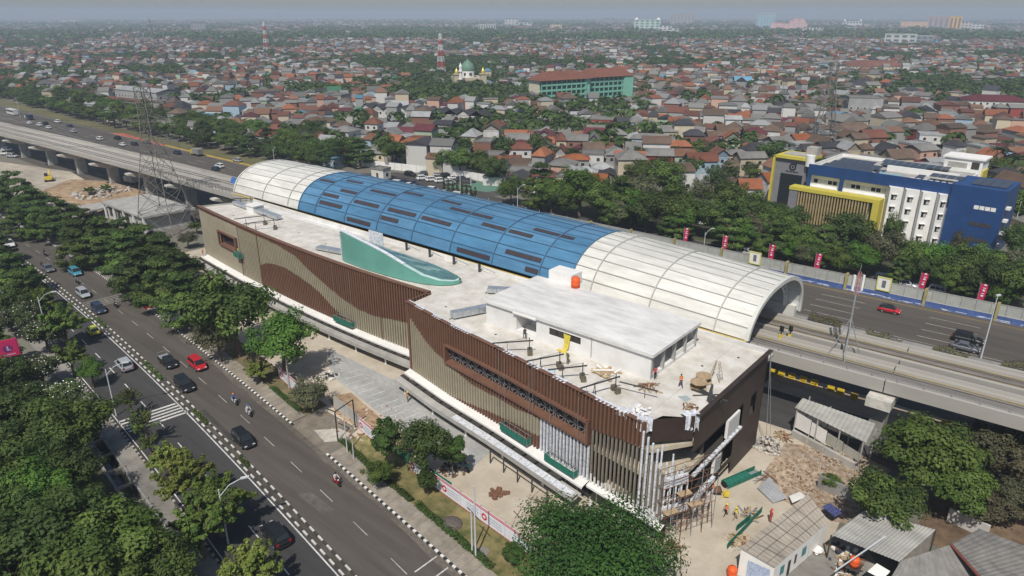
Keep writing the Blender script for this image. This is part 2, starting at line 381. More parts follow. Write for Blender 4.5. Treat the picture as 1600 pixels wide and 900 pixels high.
sheet('toll_road_verge', [(-900, 140.5), (-200, 140.5), (-160, 143.2), (-170, 152), (-230, 151), (-420, 149), (-900, 160)], .006, mat('dry_verge', (.17, .135, .075), .95, .25, .3, col2=(.12, .13, .05, 1), big=.25))
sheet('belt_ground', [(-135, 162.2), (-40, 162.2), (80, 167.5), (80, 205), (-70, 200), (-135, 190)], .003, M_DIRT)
sheet('service_road', [(-170, 153.5), (-40, 153.5), (60, 159), (60, 167), (-40, 161.5), (-135, 162), (-170, 167)], .008, M_ASPHD)
sheet('office_forecourt', [(-205, 158), (-150, 158), (-135, 176), (-196, 168)], .01, M_ASPHD)
# ------------------------------------------------------------------ station building
M_BRN = mat('brown_fin_paint', (.165, .085, .056), .55, .1, .7, big=.06)
M_BRND = mat('dark_brown_cladding', (.045, .030, .025), .5, .15, .5, big=.1)
M_BEI = mat('olive_beige_fin_paint', (.34, .30, .215), .6, .08, .7, big=.06)
M_TAN = mat('bare_tan_fin', (.24, .21, .165), .6, .15, .8, big=.1)
M_FOIL = mat('protective_film', (.60, .62, .68), .35, .3, 3.0, col2=(.82, .84, .88, 1), bump=.6)
M_ROOF = mat('cream_roof_screed', (.52, .485, .42), .92, .1, .5, col2=(.64, .615, .57, 1), big=.10, bump=.2)  # pale cream screed, its own colour with stains
M_ROOFW = mat('white_membrane', (.76, .75, .725), .85, .04, .42, col2=(.52, .51, .49, 1), big=.07, stretch=(.5, 1.6, 1))
M_ALUM = mat('aluminium_duct', (.50, .53, .56), .35, .15, 1.2, metal=.6)
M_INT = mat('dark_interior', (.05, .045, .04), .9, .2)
M_TEAL = mat('teal_membrane', (.125, .33, .27), .6, .08, .3, big=.05)
M_TEALG = mat('teal_glass', (.09, .20, .19), .15, .2, .5, spec=.6)
M_NET = mat('green_netting', (.02, .15, .105), .8, .25, 3.0)

LX = [-152.2, -135, -113.7, -93.4, -75.4, -73.0]; LY = [71.9, 70.1, 68.5, 68.1, 68.6, 68.8]
RX = [-74.3, -64, -53, -37, -30.2, -26.4]; RY = [64.0, 62.1, 60.75, 58.25, 57.4, 56.9]
_lp = np.polyfit(np.array(LX) / 50, LY, 3)
def frontL(X): return float(np.polyval(_lp, X / 50))
def frontR(X): return float(np.interp(X, RX, RY))
ZT, ZB, ZR = 14.1, 2.9, 13.6
ST = thing('station_building', 'long station building under construction, clad in brown and beige fins, white flat roof', 'station', (-74.5, 68, 0))
SO = (-74.5, 68, 0)
def S(mb, name, m, label=None):
    o = mb.build(name, m, ST, off=SO)
    if label: o['label'] = label
    return o
TOPX = [-153, -125, -116, -109.5, -105.4, -100.3, -95.9, -91.6, -87.3, -81.2, -73]; TOPZ = [13.2, 13.35, 13.2, 12.4, 10.6, 8.9, 7.6, 6.7, 6.6, 7.4, 7.9]
BOX_ = [-123.6, -121, -118.2, -113.8, -109.7, -105.8, -103, -99.9, -96.8, -94.2, -91]; BOZ_ = [7.2, 8.3, 8.8, 9.1, 8.6, 7.9, 7.1, 5.6, 4.3, 3.4, 2.3]
def colL(X, z): # 1 brown, 0 beige
    if z > np.interp(X, TOPX, TOPZ): return 1
    if X > -123.6 and z < np.interp(X, BOX_, BOZ_): return 1
    return 0
def colR(X, z):
    if X < -73.4: return 1
    if X < -64.3: return 1 if z > np.interp(X, [-74, -72, -69.5, -67, -64.4], [12.1, 10.8, 9.4, 8.5, 8.0]) else 0
    if X < -37.3:
        if z > 7.6: return 1
        if -45.8 < X: return 2
        if z > 7.6 - np.interp(X, [-63, -59, -50, -46], [0, .9, .8, .2]): return 1
        return 1 if z < np.interp(X, [-64, -60, -55, -50, -46], [2.9, 3.3, 4.0, 4.5, 4.8]) else 0
    if z > np.interp(X, [-37.3, -34, -30], [10.0, 10.5, 11.1]): return 1
    return 4 if z < 3.9 + .25 * sin(X * 9) else 3
def segs(fc, X, z0, z1, dz=.1):
    out = []; z = z0; c = fc(X, z0 + .01); s = z0
    while z < z1 - 1e-6:
        z = min(z + dz, z1); c2 = fc(X, min(z + dz / 2, z1))
        if c2 != c or z >= z1 - 1e-6: out.append((s, z, c)); s = z; c = c2
    return out
FM = [M_BEI, M_BRN, M_FOIL, M_TAN, M_WHITE]
def fin_at(X, Y, ang, fc, z0, z1, w=.24, d=.42, holes=()):
    mb = MB(); 
    for s, e, c in segs(fc, X, z0, z1):
        for h0, h1 in holes:
            if s >= h0 - .01 and e <= h1 + .01: break
        else:
            ww = w if c in (0, 1) else (.25 if c == 2 else .17); dd = d if c in (0, 1) else .2
            mb.box(X - ww / 2, Y - dd / 2, s, X + ww / 2, Y + dd / 2, e, c, ang)
    return S(mb, 'fin', FM)
def clad(mb, x0, x1, y0, y1, fc, z0, z1, thick=.12):
    X = (x0 + x1) / 2
    for s, e, c in segs(fc, X, z0, z1):
        mb.add([(x0, y0, s), (x1, y1, s), (x1, y1, e), (x0, y0, e)], [(0, 1, 2, 3)], c)
# facade of the far wing
cl_mb = MB(); x = -151.8; dxl = .60
while x < -75.0:
    y = frontL(x); a = math.atan2(frontL(x + .3) - frontL(x - .3), .6)
    z0, z1 = ZB, ZT
    flat = x < -132.8
    if flat:
        if -142.2 < x < -133.6:
            clad(cl_mb, x, x + dxl, y, frontL(x + dxl), colL, ZB, 7.4); clad(cl_mb, x, x + dxl, y, frontL(x + dxl), colL, 10.7, ZT)
        else: clad(cl_mb, x, x + dxl, y, frontL(x + dxl), colL, ZB, ZT)
    else:
        clad(cl_mb, x, x + dxl, y + .28, frontL(x + dxl) + .28, colL, ZB, ZT)
        fin_at(x + .3, y + .02, a, colL, ZB, ZT)
    x += dxl
x = -74.1; dxr = .56
while x < -27.2:
    y = frontR(x); y2 = frontR(x + dxr); a = math.atan2(frontR(x + .3) - frontR(x - .3), .6)
    wnd = -64.3 < x + .28 < -37.4
    if x < -37.4:
        if wnd:
            clad(cl_mb, x, x + dxr, y + .28, y2 + .28, colR, 10.9, ZT)
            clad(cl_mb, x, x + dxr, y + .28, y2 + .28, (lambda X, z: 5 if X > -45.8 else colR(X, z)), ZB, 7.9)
            fin_at(x + .28, y + .02, a, colR, 10.9, ZT); fin_at(x + .28, y + .02, a, colR, ZB, 7.7)
        else:
            clad(cl_mb, x, x + dxr, y + .28, y2 + .28, colR, ZB, ZT); fin_at(x + .28, y + .02, a, colR, ZB, ZT)
    else:
        top = ZT if x < -30.4 else 11.5 - (x + 30.4) * .9
        if x < -30.4: clad(cl_mb, x, x + dxr, y + .28, y2 + .28, colR, 10.6, ZT)
        fin_at(x + .28, y + .02, a, colR, ZB, top)
    x += dxr
for k in range(7): # return between the two wings
    y = 64.3 + k * .62
    fin_at(-74.35, y, pi / 2, lambda X, z: 1, ZB - .4, ZT - .02, .26, .4)
cl_mb.add([(-74.15, 64, ZB), (-74.15, 68.7, ZB), (-74.15, 68.7, ZT), (-74.15, 64, ZT)], [(3, 2, 1, 0)], 1)
S(cl_mb, 'cladding', FM + [M_INT])
# seams between fin panels
for xs_, f in ((-131.9, frontL), (-123.6, frontL), (-85.5, frontL)):
    S(MB().box(xs_ - .05, f(xs_) - .3, ZB, xs_ + .05, f(xs_) - .15, ZT, 0), 'cover_strip', [M_BRN])
# parapet caps
mb = MB(); X = frange(-152.2, -74.4, 4); mb.strip([(q, frontL(q) - .3, ZT + .05) for q in X], [(q, frontL(q) + .45, ZT + .05) for q in X]); mb.strip([(q, frontL(q) - .3, ZT - .15) for q in X], [(q, frontL(q) - .3, ZT + .05) for q in X]); mb.strip([(q, frontL(q) + .45, ZT + .05) for q in X], [(q, frontL(q) + .45, ZR) for q in X])
S(mb, 'parapet_cap', [M_BRN])
X = frange(-74.4, -30.4, 2.2)
for i, (a, b) in enumerate(zip(X[:-1], X[1:])):
    if i in (1, 3, 5, 6, 10, 12, 14, 17, 18): continue
    S(MB().add([(a, frontR(a) - .26, ZT + .04), (b, frontR(b) - .26, ZT + .04), (b, frontR(b) + .4, ZT + .04), (a, frontR(a) + .4, ZT + .04), (a, frontR(a) + .4, ZR), (b, frontR(b) + .4, ZR)], [(0, 1, 2, 3), (3, 2, 5, 4)]), 'parapet_cap', [M_BRN])
mb = MB(); mb.strip([(q, frontR(q) - .1, ZT - .05) for q in X], [(q, frontR(q) + .75, ZT - .05) for q in X]); mb.strip([(q, frontR(q) + .75, ZT - .05) for q in X], [(q, frontR(q) + .75, ZR) for q in X])
S(mb, 'parapet_film', [M_FOIL])
# window of the far end and window band
def window_box(x0, x1, z0, z1, f, npane, depth=.9, xb=False):
    fr = MB(); t = .32; N = max(2, int((x1 - x0) / 3)); X = frange(x0, x1, (x1 - x0) / N)
    for z, zz in ((z0 - t, z0), (z1, z1 + t)):
        mb_t = [(q, f(q) - .42, zz) for q in X], [(q, f(q) + depth, zz) for q in X]
        fr.strip(*mb_t); fr.strip([(q, f(q) - .42, z) for q in X], [(q, f(q) - .42, zz) for q in X]); fr.strip([(q, f(q) + depth, z) for q in X], [(q, f(q) - .42, z) for q in X])
    for q in (x0, x1): fr.box(q - .16, f(q) - .44, z0 - t, q + .16, f(q) + depth, z1 + t)
    fo = S(fr, 'window_frame', [M_BRN])
    for a, b in zip(*(lambda s: (s[:-1], s[1:]))(frange(x0, x1, (x1 - x0) / npane))):
        mb = MB(); mb.add([(a + .05, f(a) + depth - .1, z0), (b - .05, f(b) + depth - .1, z0), (b - .05, f(b) + depth - .1, z1), (a + .05, f(a) + depth - .1, z1)], [(0, 1, 2, 3)])
        mb.build('window_pane', [M_GLASS], fo, off=SO)
        if xb:
            bb = MB(); ya, yb = f(a) + depth - .35, f(b) + depth - .35; h = (z1 - z0) * .55
            xm = (a + b) / 2; ym = (ya + yb) / 2
            for sgn in (-1, 1): bb.bar((xm - .55, ym, z0 + .25 + (h if sgn > 0 else 0)), (xm + .55, ym, z0 + .25 + (0 if sgn > 0 else h)), .07)
            bb.bar((xm - .9, ym - .1, z0 + .9), (xm + .9, ym - .1, z0 + .9), .05); bb.bar((xm, ym - .05, z0), (xm, ym - .05, z1), .06)
            bb.build('cross_brace', [M_STEEL], fo, off=SO)
window_box(-142.0, -133.8, 7.7, 10.4, frontL, 3)
window_box(-64.3, -37.5, 8.2, 10.6, frontR, 16, 1.0, True)
# roof and walls
fl = [(q, frontL(q) + .4) for q in frange(-152, -74.2, 6)]; fr_ = [(q, frontR(q) + .3) for q in frange(-74, -30.4, 5)]
rp = fl + fr_ + [(-29.6, 60.6), (-26.9, 62.4), (-26.9, 82.4), (-147, 82.6), (-150.5, 76)]
mb = MB(); mb.add([(p[0], p[1], ZR) for p in rp], [tuple(range(len(rp)))]); S(mb, 'roof_slab', [M_ROOF])
for x_ in list(range(-146, -104, 6)) + [-70, -64.5, -30.9]:
    S(MB().box(x_, (frontL(x_) if x_ < -74 else frontR(x_)) + 1.0, ZR, x_ + .05, 80.4 if x_ < -74 else (82.2 if x_ > -33 else 66), ZR + .008), 'membrane_seam', [mat('seam', (.40, .375, .33), .9, .2, 2)])
for x_, y_ in ((-140, 73.5), (-118, 75), (-108, 74), (-69, 67), (-57, 64.5), (-31.5, 74), (-29, 79)):
    S(MB().tube((x_, y_, ZR), (x_, y_, ZR + .05), .16, n=10), 'roof_drain', [M_DSTEEL])
mb = MB(); mb.box(-146.8, 82.3, 12.2, -82, 82.7, 14.3); mb.box(-81.9, 82.3, 12.2, -26.6, 82.7, 14.2); mb.box(-146.8, 80.6, ZR - .5, -103, 82.28, ZR + .05)
S(mb, 'rear_parapet', [M_ROOFW])
mb = MB(); mb.box(-147, 82.75, 11.6, -27, 86.2, 12.0); S(mb, 'valley_gutter', [M_CONC])
mb = MB(); mb.bar((-146, 84.6, 12.25), (-60, 84.6, 12.25), .22); S(mb, 'blue_pipe', [mat('blue_pipe', (.10, .22, .38), .5)])
# end wall (towards the frontage road), dark cladding with openings
M_DK = M_BRND
def atX(px, py, X):
    r = VD * CAM_F + RT * (px - 800) - VU * (py - 450); return Vector(CP + r * ((X - CP[0]) / r[0]))
XW = -26.5
mb = MB()
def wallq(y0, y1, z0, z1, mi=0): mb.add([(XW, y0, z0), (XW, y1, z0), (XW, y1, z1), (XW, y0, z1)], [(0, 1, 2, 3)], mi)
wallq(62.2, 82.6, 9.4, 14.1)           # solid upper band
for y0, y1, z0, z1 in ((62.2, 66.0, 5.5, 6.4), (66, 82.6, 5.2, 6.2), (76.0, 78.5, 6.2, 9.4), (80.2, 82.6, 6.2, 9.4), (62.2, 74.0, 1.9, 2.8), (74.0, 82.6, 0, 5.2), (70.5, 71.2, 2.8, 5.5)): wallq(y0, y1, z0, z1)
S(mb, 'end_wall', [M_DK])
mb = MB(); mb.box(-26.55, 62.2, 14.1, -26.0, 82.7, 14.22); S(mb, 'parapet_cap', [M_DK])
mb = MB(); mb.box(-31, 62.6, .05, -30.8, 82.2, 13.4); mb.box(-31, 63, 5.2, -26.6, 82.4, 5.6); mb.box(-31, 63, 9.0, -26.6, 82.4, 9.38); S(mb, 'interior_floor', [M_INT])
mb = MB()
for y0, y1, z in ((62.6, 75.8, 6.15), (62.8, 69, 2.2)):
    n = int((y1 - y0) / .9)
    for i in range(n): mb.box(-26.5, y0 + i * (y1 - y0) / n, z, -26.1, y0 + (i + .72) * (y1 - y0) / n, z + (.26 if z > 4 else .62))
S(mb, 'film_wrapped_ledge', [M_FOIL])
for y0, y1, z0, z1 in ((71.5, 74.8, 6.5, 9.0), (68.6, 70.4, 3.0, 5.2)):
    po = S(MB().box(-26.7, y0, z0, -26.35, y1, z1), 'white_panel', [M_WHITE])
    sl = MB()
    for k in range(9): sl.box(-26.36, y0 + .1 + k * (y1 - y0 - .2) / 9, z0 + .3, -26.3, y0 + .2 + k * (y1 - y0 - .2) / 9, z1 - .2)
    sl.build('louvre', [M_STEEL], po, off=SO)
# chamfer by the corner, cut-back dark parapet
mb = MB(); mb.add([(-30.2, 57.9, 11.2), (-26.55, 62.1, 11.2), (-26.55, 62.1, 14.1), (-30.2, 57.9, 14.1)], [(0, 1, 2, 3)]); S(mb, 'corner_parapet', [M_DK])
def drape(p, q, z, h, seed, n=9):
    """crumpled film hanging over an edge"""
    r_ = random.Random(seed); p, q = Vector(p), Vector(q); u = (q - p).normalized(); nn = Vector((u.y, -u.x, 0)); mb = MB()
    rows = []
    for k, (zz, o) in enumerate(((0, -.9), (.06, -.3), (.04, .06), (-h * .35, .14), (-h * .7, .1), (-h, .16))):
        rows.append([tuple(p.lerp(q, i / n) + nn * (o + r_.uniform(-.09, .09)) + Vector((0, 0, z + zz + (r_.uniform(-.1, .1) if k < 3 else r_.uniform(-.3, .25) * h)))) for i in range(n + 1)])
    for a, b in zip(rows[:-1], rows[1:]): mb.strip(a, b)
    return S(mb, 'torn_film', [M_FOIL])
drape((-31.0, 57.5, 0), (-29.5, 58.2, 0), 14.12, 1.3, 1); drape((-27.3, 61.2, 0), (-26.4, 62.7, 0), 14.2, 1.7, 3); drape((-33.8, 57.95, 0), (-32.2, 57.7, 0), 14.12, .5, 4)
# slabs seen through the open fins
mb = MB()
for z in (6.6, 10.1): mb.prism([(-37.4, 59.2), (-29.4, 58.3), (-26.7, 62.4), (-26.7, 66), (-37.4, 66)], z, z + .55)
S(mb, 'floor_slab', [mat('raw_slab', (.42, .37, .28), .9, .2, .8)])
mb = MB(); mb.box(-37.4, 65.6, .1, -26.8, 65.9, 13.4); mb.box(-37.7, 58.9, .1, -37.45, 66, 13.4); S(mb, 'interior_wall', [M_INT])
for k in range(4):
    cx_, cy_ = -29.9 + k * .62, 57.2 - k * .05
    S(MB().box(cx_ - .1, cy_ - .12, 2.9, cx_ + .1, cy_ + .12, 13.2 - k * .45, 0, .2), 'film_wrapped_post', [M_FOIL])
for k in range(6):
    x_ = -27.7 + k * .26; y_ = 57.3 + k * .85; S(MB().box(x_ - .09, y_ - .09, 1.6 + (k % 3) * .9, x_ + .09, y_ + .09, 12.4 - k * .9 - (k % 2) * 1.6, 0, .5), 'film_wrapped_post', [M_FOIL])
for k in range(3): S(MB().box(-28.6 + k * .75, 58.6 + k * 1.1, 2.0, -28.3 + k * .75, 58.9 + k * 1.1, 9.0 - k * .7, 0, .4), 'film_wrapped_post', [M_FOIL])
for z0, z1 in ((2.5, 3.6), (6.2, 7.4)):
    S(MB().bar((-28.4, 57.6, (z0 + z1) / 2), (-26.3, 61.2, (z0 + z1) / 2), .3, z1 - z0), 'film_wrapped_spandrel', [M_FOIL])
# ground storey: glazing, white ledge, skylight boxes, fascia of the awning
def ground(f, x0, x1, box0, gl, wl=1.45):
    X = frange(x0, x1, 2.5)
    mb = MB(); mb.strip([(q, f(q) - wl, ZB - .28) for q in X], [(q, f(q) + .3, ZB - .1) for q in X]); mb.strip([(q, f(q) - wl, ZB - .55) for q in X], [(q, f(q) - wl, ZB - .28) for q in X]); S(mb, 'white_ledge', [M_WHITE])
    if box0:
        mb = MB(); mb.strip([(q, f(q) - wl - 1.95, ZB - .62) for q in X], [(q, f(q) - wl - .75, ZB - .62) for q in X]); mb.strip([(q, f(q) - wl - 1.95, ZB - 1.25) for q in X], [(q, f(q) - wl - 1.95, ZB - .62) for q in X]); mb.strip([(q, f(q) - wl, ZB - 1.1) for q in X], [(q, f(q) - wl - 1.95, ZB - 1.25) for q in X])
        S(mb, 'awning_fascia', [M_CONC])
        q = x0 + .8
        while q < x1 - 2:
            a = math.atan2(f(q + 1) - f(q), 1)
            S(MB().box(q - .9, f(q) - wl - .68, ZB - .75, q + .9, f(q) - wl - .1, ZB - .52, 0, a), 'skylight_box', [M_INT]); q += 2.15
    mb = MB(); mb.strip([(q, f(q) + gl, 0) for q in X], [(q, f(q) + gl, ZB - .2) for q in X]); S(mb, 'shopfront_glazing', [M_GLASS])
    q = x0 + 1
    while q < x1 - .5:
        S(MB().box(q - .07, f(q) + gl - .12, 0, q + .07, f(q) + gl, ZB - .3), 'mullion', [M_STEEL]); q += 1.9
    q = x0 + 1.5
    while q < x1 - .5:
        S(MB().tube((q, f(q) - wl - 1.0, 0), (q, f(q) - wl - 1.0, ZB - 1.1), .16), 'awning_column', [M_WHITE]); q += 7.5
ground(frontL, -151.5, -75, True, .4); ground(frontR, -74.3, -37.2, True, .4, 1.3); ground(frontR, -37.1, -26.6, False, .5, .55)
mb = MB(); X = frange(-60, -37.5, 1.5)
for i, (a, b) in enumerate(zip(X[:-1], X[1:])): mb.add([(a + .04, frontR(a) - 3.2, ZB - .60), (b - .04, frontR(b) - 3.2, ZB - .60), (b - .04, frontR(b) - 2.15, ZB - .60), (a + .04, frontR(a) - 2.15, ZB - .60)], [(0, 1, 2, 3)])
S(mb, 'awning_film', [M_FOIL])
# far end and rear walls
mb = MB(); mb.add([(-152.1, 71.9, 0), (-147, 82.6, 0), (-147, 82.6, 14.0), (-152.1, 71.9, 14.0)], [(3, 2, 1, 0)]); mb.add([(-147, 82.65, 0), (-26.6, 82.65, 0), (-26.6, 82.65, 12.2), (-147, 82.65, 12.2)], [(3, 2, 1, 0)]); S(mb, 'rear_wall', [M_CONC])
# things standing at the foot of the end wall

# penthouse on the roof
PH = thing('rooftop_plant_house', 'white single storey block with stained flat roof, on the station roof', 'roof block', (-48, 73, ZR)); PO = (-48, 73, ZR)
zc = 16.7
mb = MB(); mb.box(-61.5, 67.15, zc - .4, -34.8, 79.5, zc); mb.box(-59.6, 79.6, zc - .3, -55.2, 82.2, zc); mb.build('roof_slab', [M_ROOFW], PH, off=PO)
mb = MB(); mb.box(-59.4, 79.5, zc, -55.3, 82.2, zc + 1.4); mb.build('tank_screen', [M_WHITE], PH, off=PO)
mb = MB(); mb.box(-61.2, 67.5, ZR, -55.9, 67.7, zc - .3); mb.box(-61.2, 67.7, ZR, -61.0, 79.2, zc - .3)
mb.box(-55.9, 67.5, ZR, -55.7, 70.6, zc - .3); mb.box(-55.7, 70.4, ZR, -52.4, 70.6, zc - .3); mb.box(-52.3, 67.5, ZR, -51.0, 67.7, zc - .3); mb.box(-52.3, 67.7, ZR, -52.1, 70.6, zc - .3)
mb.box(-51.0, 67.5, ZR, -43.5, 67.7, ZR + 1.0); mb.box(-51, 67.5, ZR + 2.0, -43.5, 67.7, zc - .3); mb.box(-51.0, 67.5, ZR + 1, -50.2, 67.7, ZR + 2); mb.box(-45.2, 67.5, ZR + 1, -43.5, 67.7, ZR + 2)
mb.box(-43.5, 67.48, ZR, -35.2, 67.72, zc - .3); mb.box(-61.2, 79.0, ZR, -35.2, 79.2, zc - .3)
mb.build('wall', [mat('white_render', (.70, .69, .67), .85, .07, .5, big=.08, bump=.2)], PH, off=PO)
mb = MB(); mb.box(-56, 67.0, zc - .55, -52.1, 70.5, zc - .32); mb.build('porch_canopy', [M_WHITE], PH, off=PO)
for k in range(4): MB().box(-50.2 + k * 1.26, 67.62, ZR + 1.02, -50.2 + k * 1.26 + 1.14, 67.7, ZR + 1.98).build('window_opening', [M_INT], PH, off=PO)
MB().box(-53.6, 70.3, ZR, -52.5, 70.38, ZR + 2.2).build('doorway', [M_INT], PH, off=PO)
for k in range(5):
    y = 67.7 + k * 2.85; MB().box(-35.5, y - .18, ZR, -35.1, y + .18, zc - .3).build('column', [M_CONC], PH, off=PO)
    if k < 4: MB().box(-35.5, y + .2, ZR, -35.3, y + 2.6, ZR + .7).build('low_wall', [M_WHITE], PH, off=PO) if k in (2, 3) else None
MB().box(-39.5, 67.8, ZR, -39.3, 79, zc - .3).build('inner_wall', [M_INT], PH, off=PO)
MB().tube((-43.5, 67.35, ZR), (-43.5, 67.35, zc - .4), .05).build('downpipe', [M_STEEL], PH, off=PO)

PH.location = (-47.4, 72.1, ZR + .5); PH.scale = (1, 1, 1)
MB().box(-61.2, 67.5, ZR - .5, -35.2, 79.2, ZR).build('plinth', [mat('white_render', (.70, .69, .67))], PH, off=PO)
# horn shaped roof light
HX = [-97.4, -94, -90, -86, -82, -78.5, -75.8, -74.4, -74.0]
HF = [70.0, 69.75, 69.7, 69.9, 70.35, 71.1, 72.3, 73.8, 75.0]
HB = [77.0, 77.5, 77.7, 77.6, 77.3, 76.9, 76.4, 75.9, 75.5]
HT = [5.5, 5.2, 4.7, 3.95, 2.75, 1.55, .95, .75, .7]
HL = [1.0, 1.0, 1.0, .98, .9, .8, .7, .62, .6]
HN = thing('curved_roof_light', 'teal membrane wedge with glazed sloping top and rounded tip, on the station roof', 'roof light', (-85, 75, ZR)); HO = (-85, 75, ZR)
mb = MB(); mb.strip([(x, y, ZR + .12) for x, y in zip(HX, HF)], [(x, y, ZR + t) for x, y, t in zip(HX, HF, HT)]); mb.add([(HX[-1], HF[-1], ZR + .12), (HX[-1], HB[-1], ZR + .12), (HX[-1], HB[-1], ZR + HT[-1]), (HX[-1], HF[-1], ZR + HT[-1])], [(0, 1, 2, 3)])
mb.strip([(x, y, ZR + t) for x, y, t in zip(HX, HB, HL)], [(x, y, ZR + .12) for x, y in zip(HX, HB)])
for f in mb.f: mb.sm[mb.f.index(f)] = True
mb.build('side_wall', [M_TEAL], HN, off=HO)
mb = MB(); rim = [(x, y, ZR + t) for x, y, t in zip(HX, HF, HT)]; rin = [(x, y + .6, ZR + t + .06) for x, y, t in zip(HX[:-1], HF[:-1], HT[:-1])] + [(HX[-1] - .3, 75.3, ZR + .95)]
mb.strip(rim, rin, 0); mb.build('rim', [mat('pale_teal_rim', (.42, .56, .54), .5)], HN, off=HO)
mb = MB(); mb.strip([(x, y, z + .09) for x, y, z in rim[:5]], [(x, y, z + .09) for x, y, z in rin[:5]]); mb.build('film_strip', [M_FOIL], HN, off=HO)
tb = [(x, y, ZR + t) for x, y, t in zip(HX, HB, HL)]
for i in range(len(HX) - 1):
    n = 3
    for j in range(n):
        P = lambda i_, t_: tuple(rin[i_][q] * (1 - t_) + tb[i_][q] * t_ for q in range(3))
        mb = MB(); e = .04
        mb.add([P(i, (j + e) / n), P(i + 1, (j + e) / n), P(i + 1, (j + 1 - e) / n), P(i, (j + 1 - e) / n)], [(0, 1, 2, 3)])
        mb.build('glass_panel', [M_TEALG], HN, off=HO)
mb = MB(); mb.add([(x, y, z - .08) for x, y, z in rin] + [(x, y, z - .08) for x, y, z in tb], [(i, i + 1, len(HX) + i + 1, len(HX) + i) for i in range(len(HX) - 1)]); mb.build('glazing_frame', [mat('grey_teal_frame', (.22, .33, .32), .6)], HN, off=HO)
mb = MB(); mb.box(-97.7, 69.9, ZR, -97.5, 71.2, ZR + 5.4); mb.box(-98.4, 76.8, ZR, -94.6, 76.95, ZR + 4.0); mb.build('film_backing', [M_FOIL], HN, off=HO)

# roof fittings, each a thing
def duct(label, p, q, w, h, bends=()):
    t = thing('air_duct', label, 'duct', (p[0], p[1], ZR), 0, 'galvanised air ducts on the station roof'); o = (p[0], p[1], ZR)
    d = Vector((q[0] - p[0], q[1] - p[1], 0)); n = max(2, int(d.length / 1.25)); 
    for i in range(n):
        a = Vector((p[0], p[1], ZR + .25 + h / 2)) + d * (i / n); b = Vector((p[0], p[1], ZR + .25 + h / 2)) + d * ((i + .97) / n)
        MB().bar(a, b, w, h).build('duct_section', [M_ALUM], t, off=o)
        if i % 2 == 0: MB().bar(a + Vector((0, 0, -h / 2 - .25)), a + Vector((0, 0, -h / 2)), w * .9, .08).build('support', [M_STEEL], t, off=o)
duct('long grey duct running from the roof edge to the white plant house', (-65.2, 64.4), (-62.0, 71.9), 1.15, .85)
duct('short flat grey duct behind the white plant house wall', (-68.0, 75.2), (-64.2, 77.6), 1.3, .7)
duct('duct box lying between the teal wedge and the window end', (-105.2, 76.6), (-101.5, 76.9), 1.9, .9)
duct('low duct tray beside the scaffold at the foot of the teal wedge', (-106.2, 71.2), (-100.2, 72.4), 1.4, .5)
duct('duct running along the far end of the roof, towards the pylon', (-148.2, 78.6), (-140.6, 78.2), 1.3, .7)
duct('duct with open mouth beyond the small white cube', (-137.6, 78.2), (-129.0, 77.6), 1.4, .75)
tag(MB().box(-140.6, 77.0, ZR, -137.8, 79.6, ZR + 1.5).box(-140.8, 76.8, ZR + 1.5, -137.6, 79.8, ZR + 1.62).build('roof_hatch', [M_WHITE], loc=(-139, 78, ZR)), 'small white cube hatch between two ducts on the station roof', 'hatch')
def water_tank(label, x, y, z, r=.75, h=1.75, group='orange water tanks'):
    t = thing('water_tank', label, 'water tank', (x, y, z), 0, group)
    MB().lathe((0, 0, 0), [(0, 0), (r, 0), (r, h * .3), (r * 1.03, h * .32), (r, h * .35), (r, h * .62), (r * 1.03, h * .65), (r, h * .68), (r, h * .8), (r * .75, h * .93), (r * .3, h)], 20).build('tank', [mat('orange_plastic', (.72, .11, .025), .45, .06, 1.0)], t)
    MB().lathe((0, 0, 0), [(r * .34, h * .97), (r * .34, h * 1.05), (0, h * 1.06)], 12).build('lid', [mat('orange_plastic', (.72, .11, .025), .45)], t)
    return t
water_tank('orange ribbed water tank on the white plant house roof', -53.7, 78.3, zc + .5, .66, 1.6)
# suspended-platform jibs on the roof
def jib(label, base, tip):
    t = thing('roof_hoist', label, 'hoist', (base[0], base[1], ZR), 0, 'suspended platform hoists on the station roof'); o = (base[0], base[1], ZR)
    bx_, by_ = base; tx, ty = tip; d = Vector((tx - bx_, ty - by_, 0)); dn = d.normalized(); pn = Vector((-dn.y, dn.x, 0))
    B0 = Vector((bx_, by_, ZR))
    MB().bar(B0 + Vector((0, 0, 1.9)) - dn * .5, Vector((tx, ty, ZR + 1.5)) + dn * .8, .14).build('beam', [M_DSTEEL], t, off=o)
    MB().tube(B0, B0 + Vector((0, 0, 2.3)), .06).build('rear_post', [M_DSTEEL], t, off=o)
    P1 = B0 + d * .72
    MB().bar(P1 - pn * .35, P1 + Vector((0, 0, 1.6)), .06).bar(P1 + pn * .35, P1 + Vector((0, 0, 1.6)), .06).build('front_trestle', [M_DSTEEL], t, off=o)
    MB().bar(B0 + Vector((0, 0, 2.25)), Vector((tx, ty, ZR + 1.6)), .03).build('stay_cable', [M_DSTEEL], t, off=o)
    for i in range(3):
        for s in (-1, 1):
            c = B0 + pn * (s * .42) - dn * .05 + Vector((0, 0, .02 + i * .22)); MB().box(c.x - .3, c.y - .24, c.z, c.x + .3, c.y + .24, c.z + .2, 0, math.atan2(dn.y, dn.x)).build('counterweight', [mat('cast_weight', (.13, .115, .08), .8, .3, 2)], t, off=o)
    MB().bar((tx, ty, ZR + 1.5), (tx, ty, 4.5), .035).build('rope', [M_STEEL], t, off=o) if ty < 63 else None
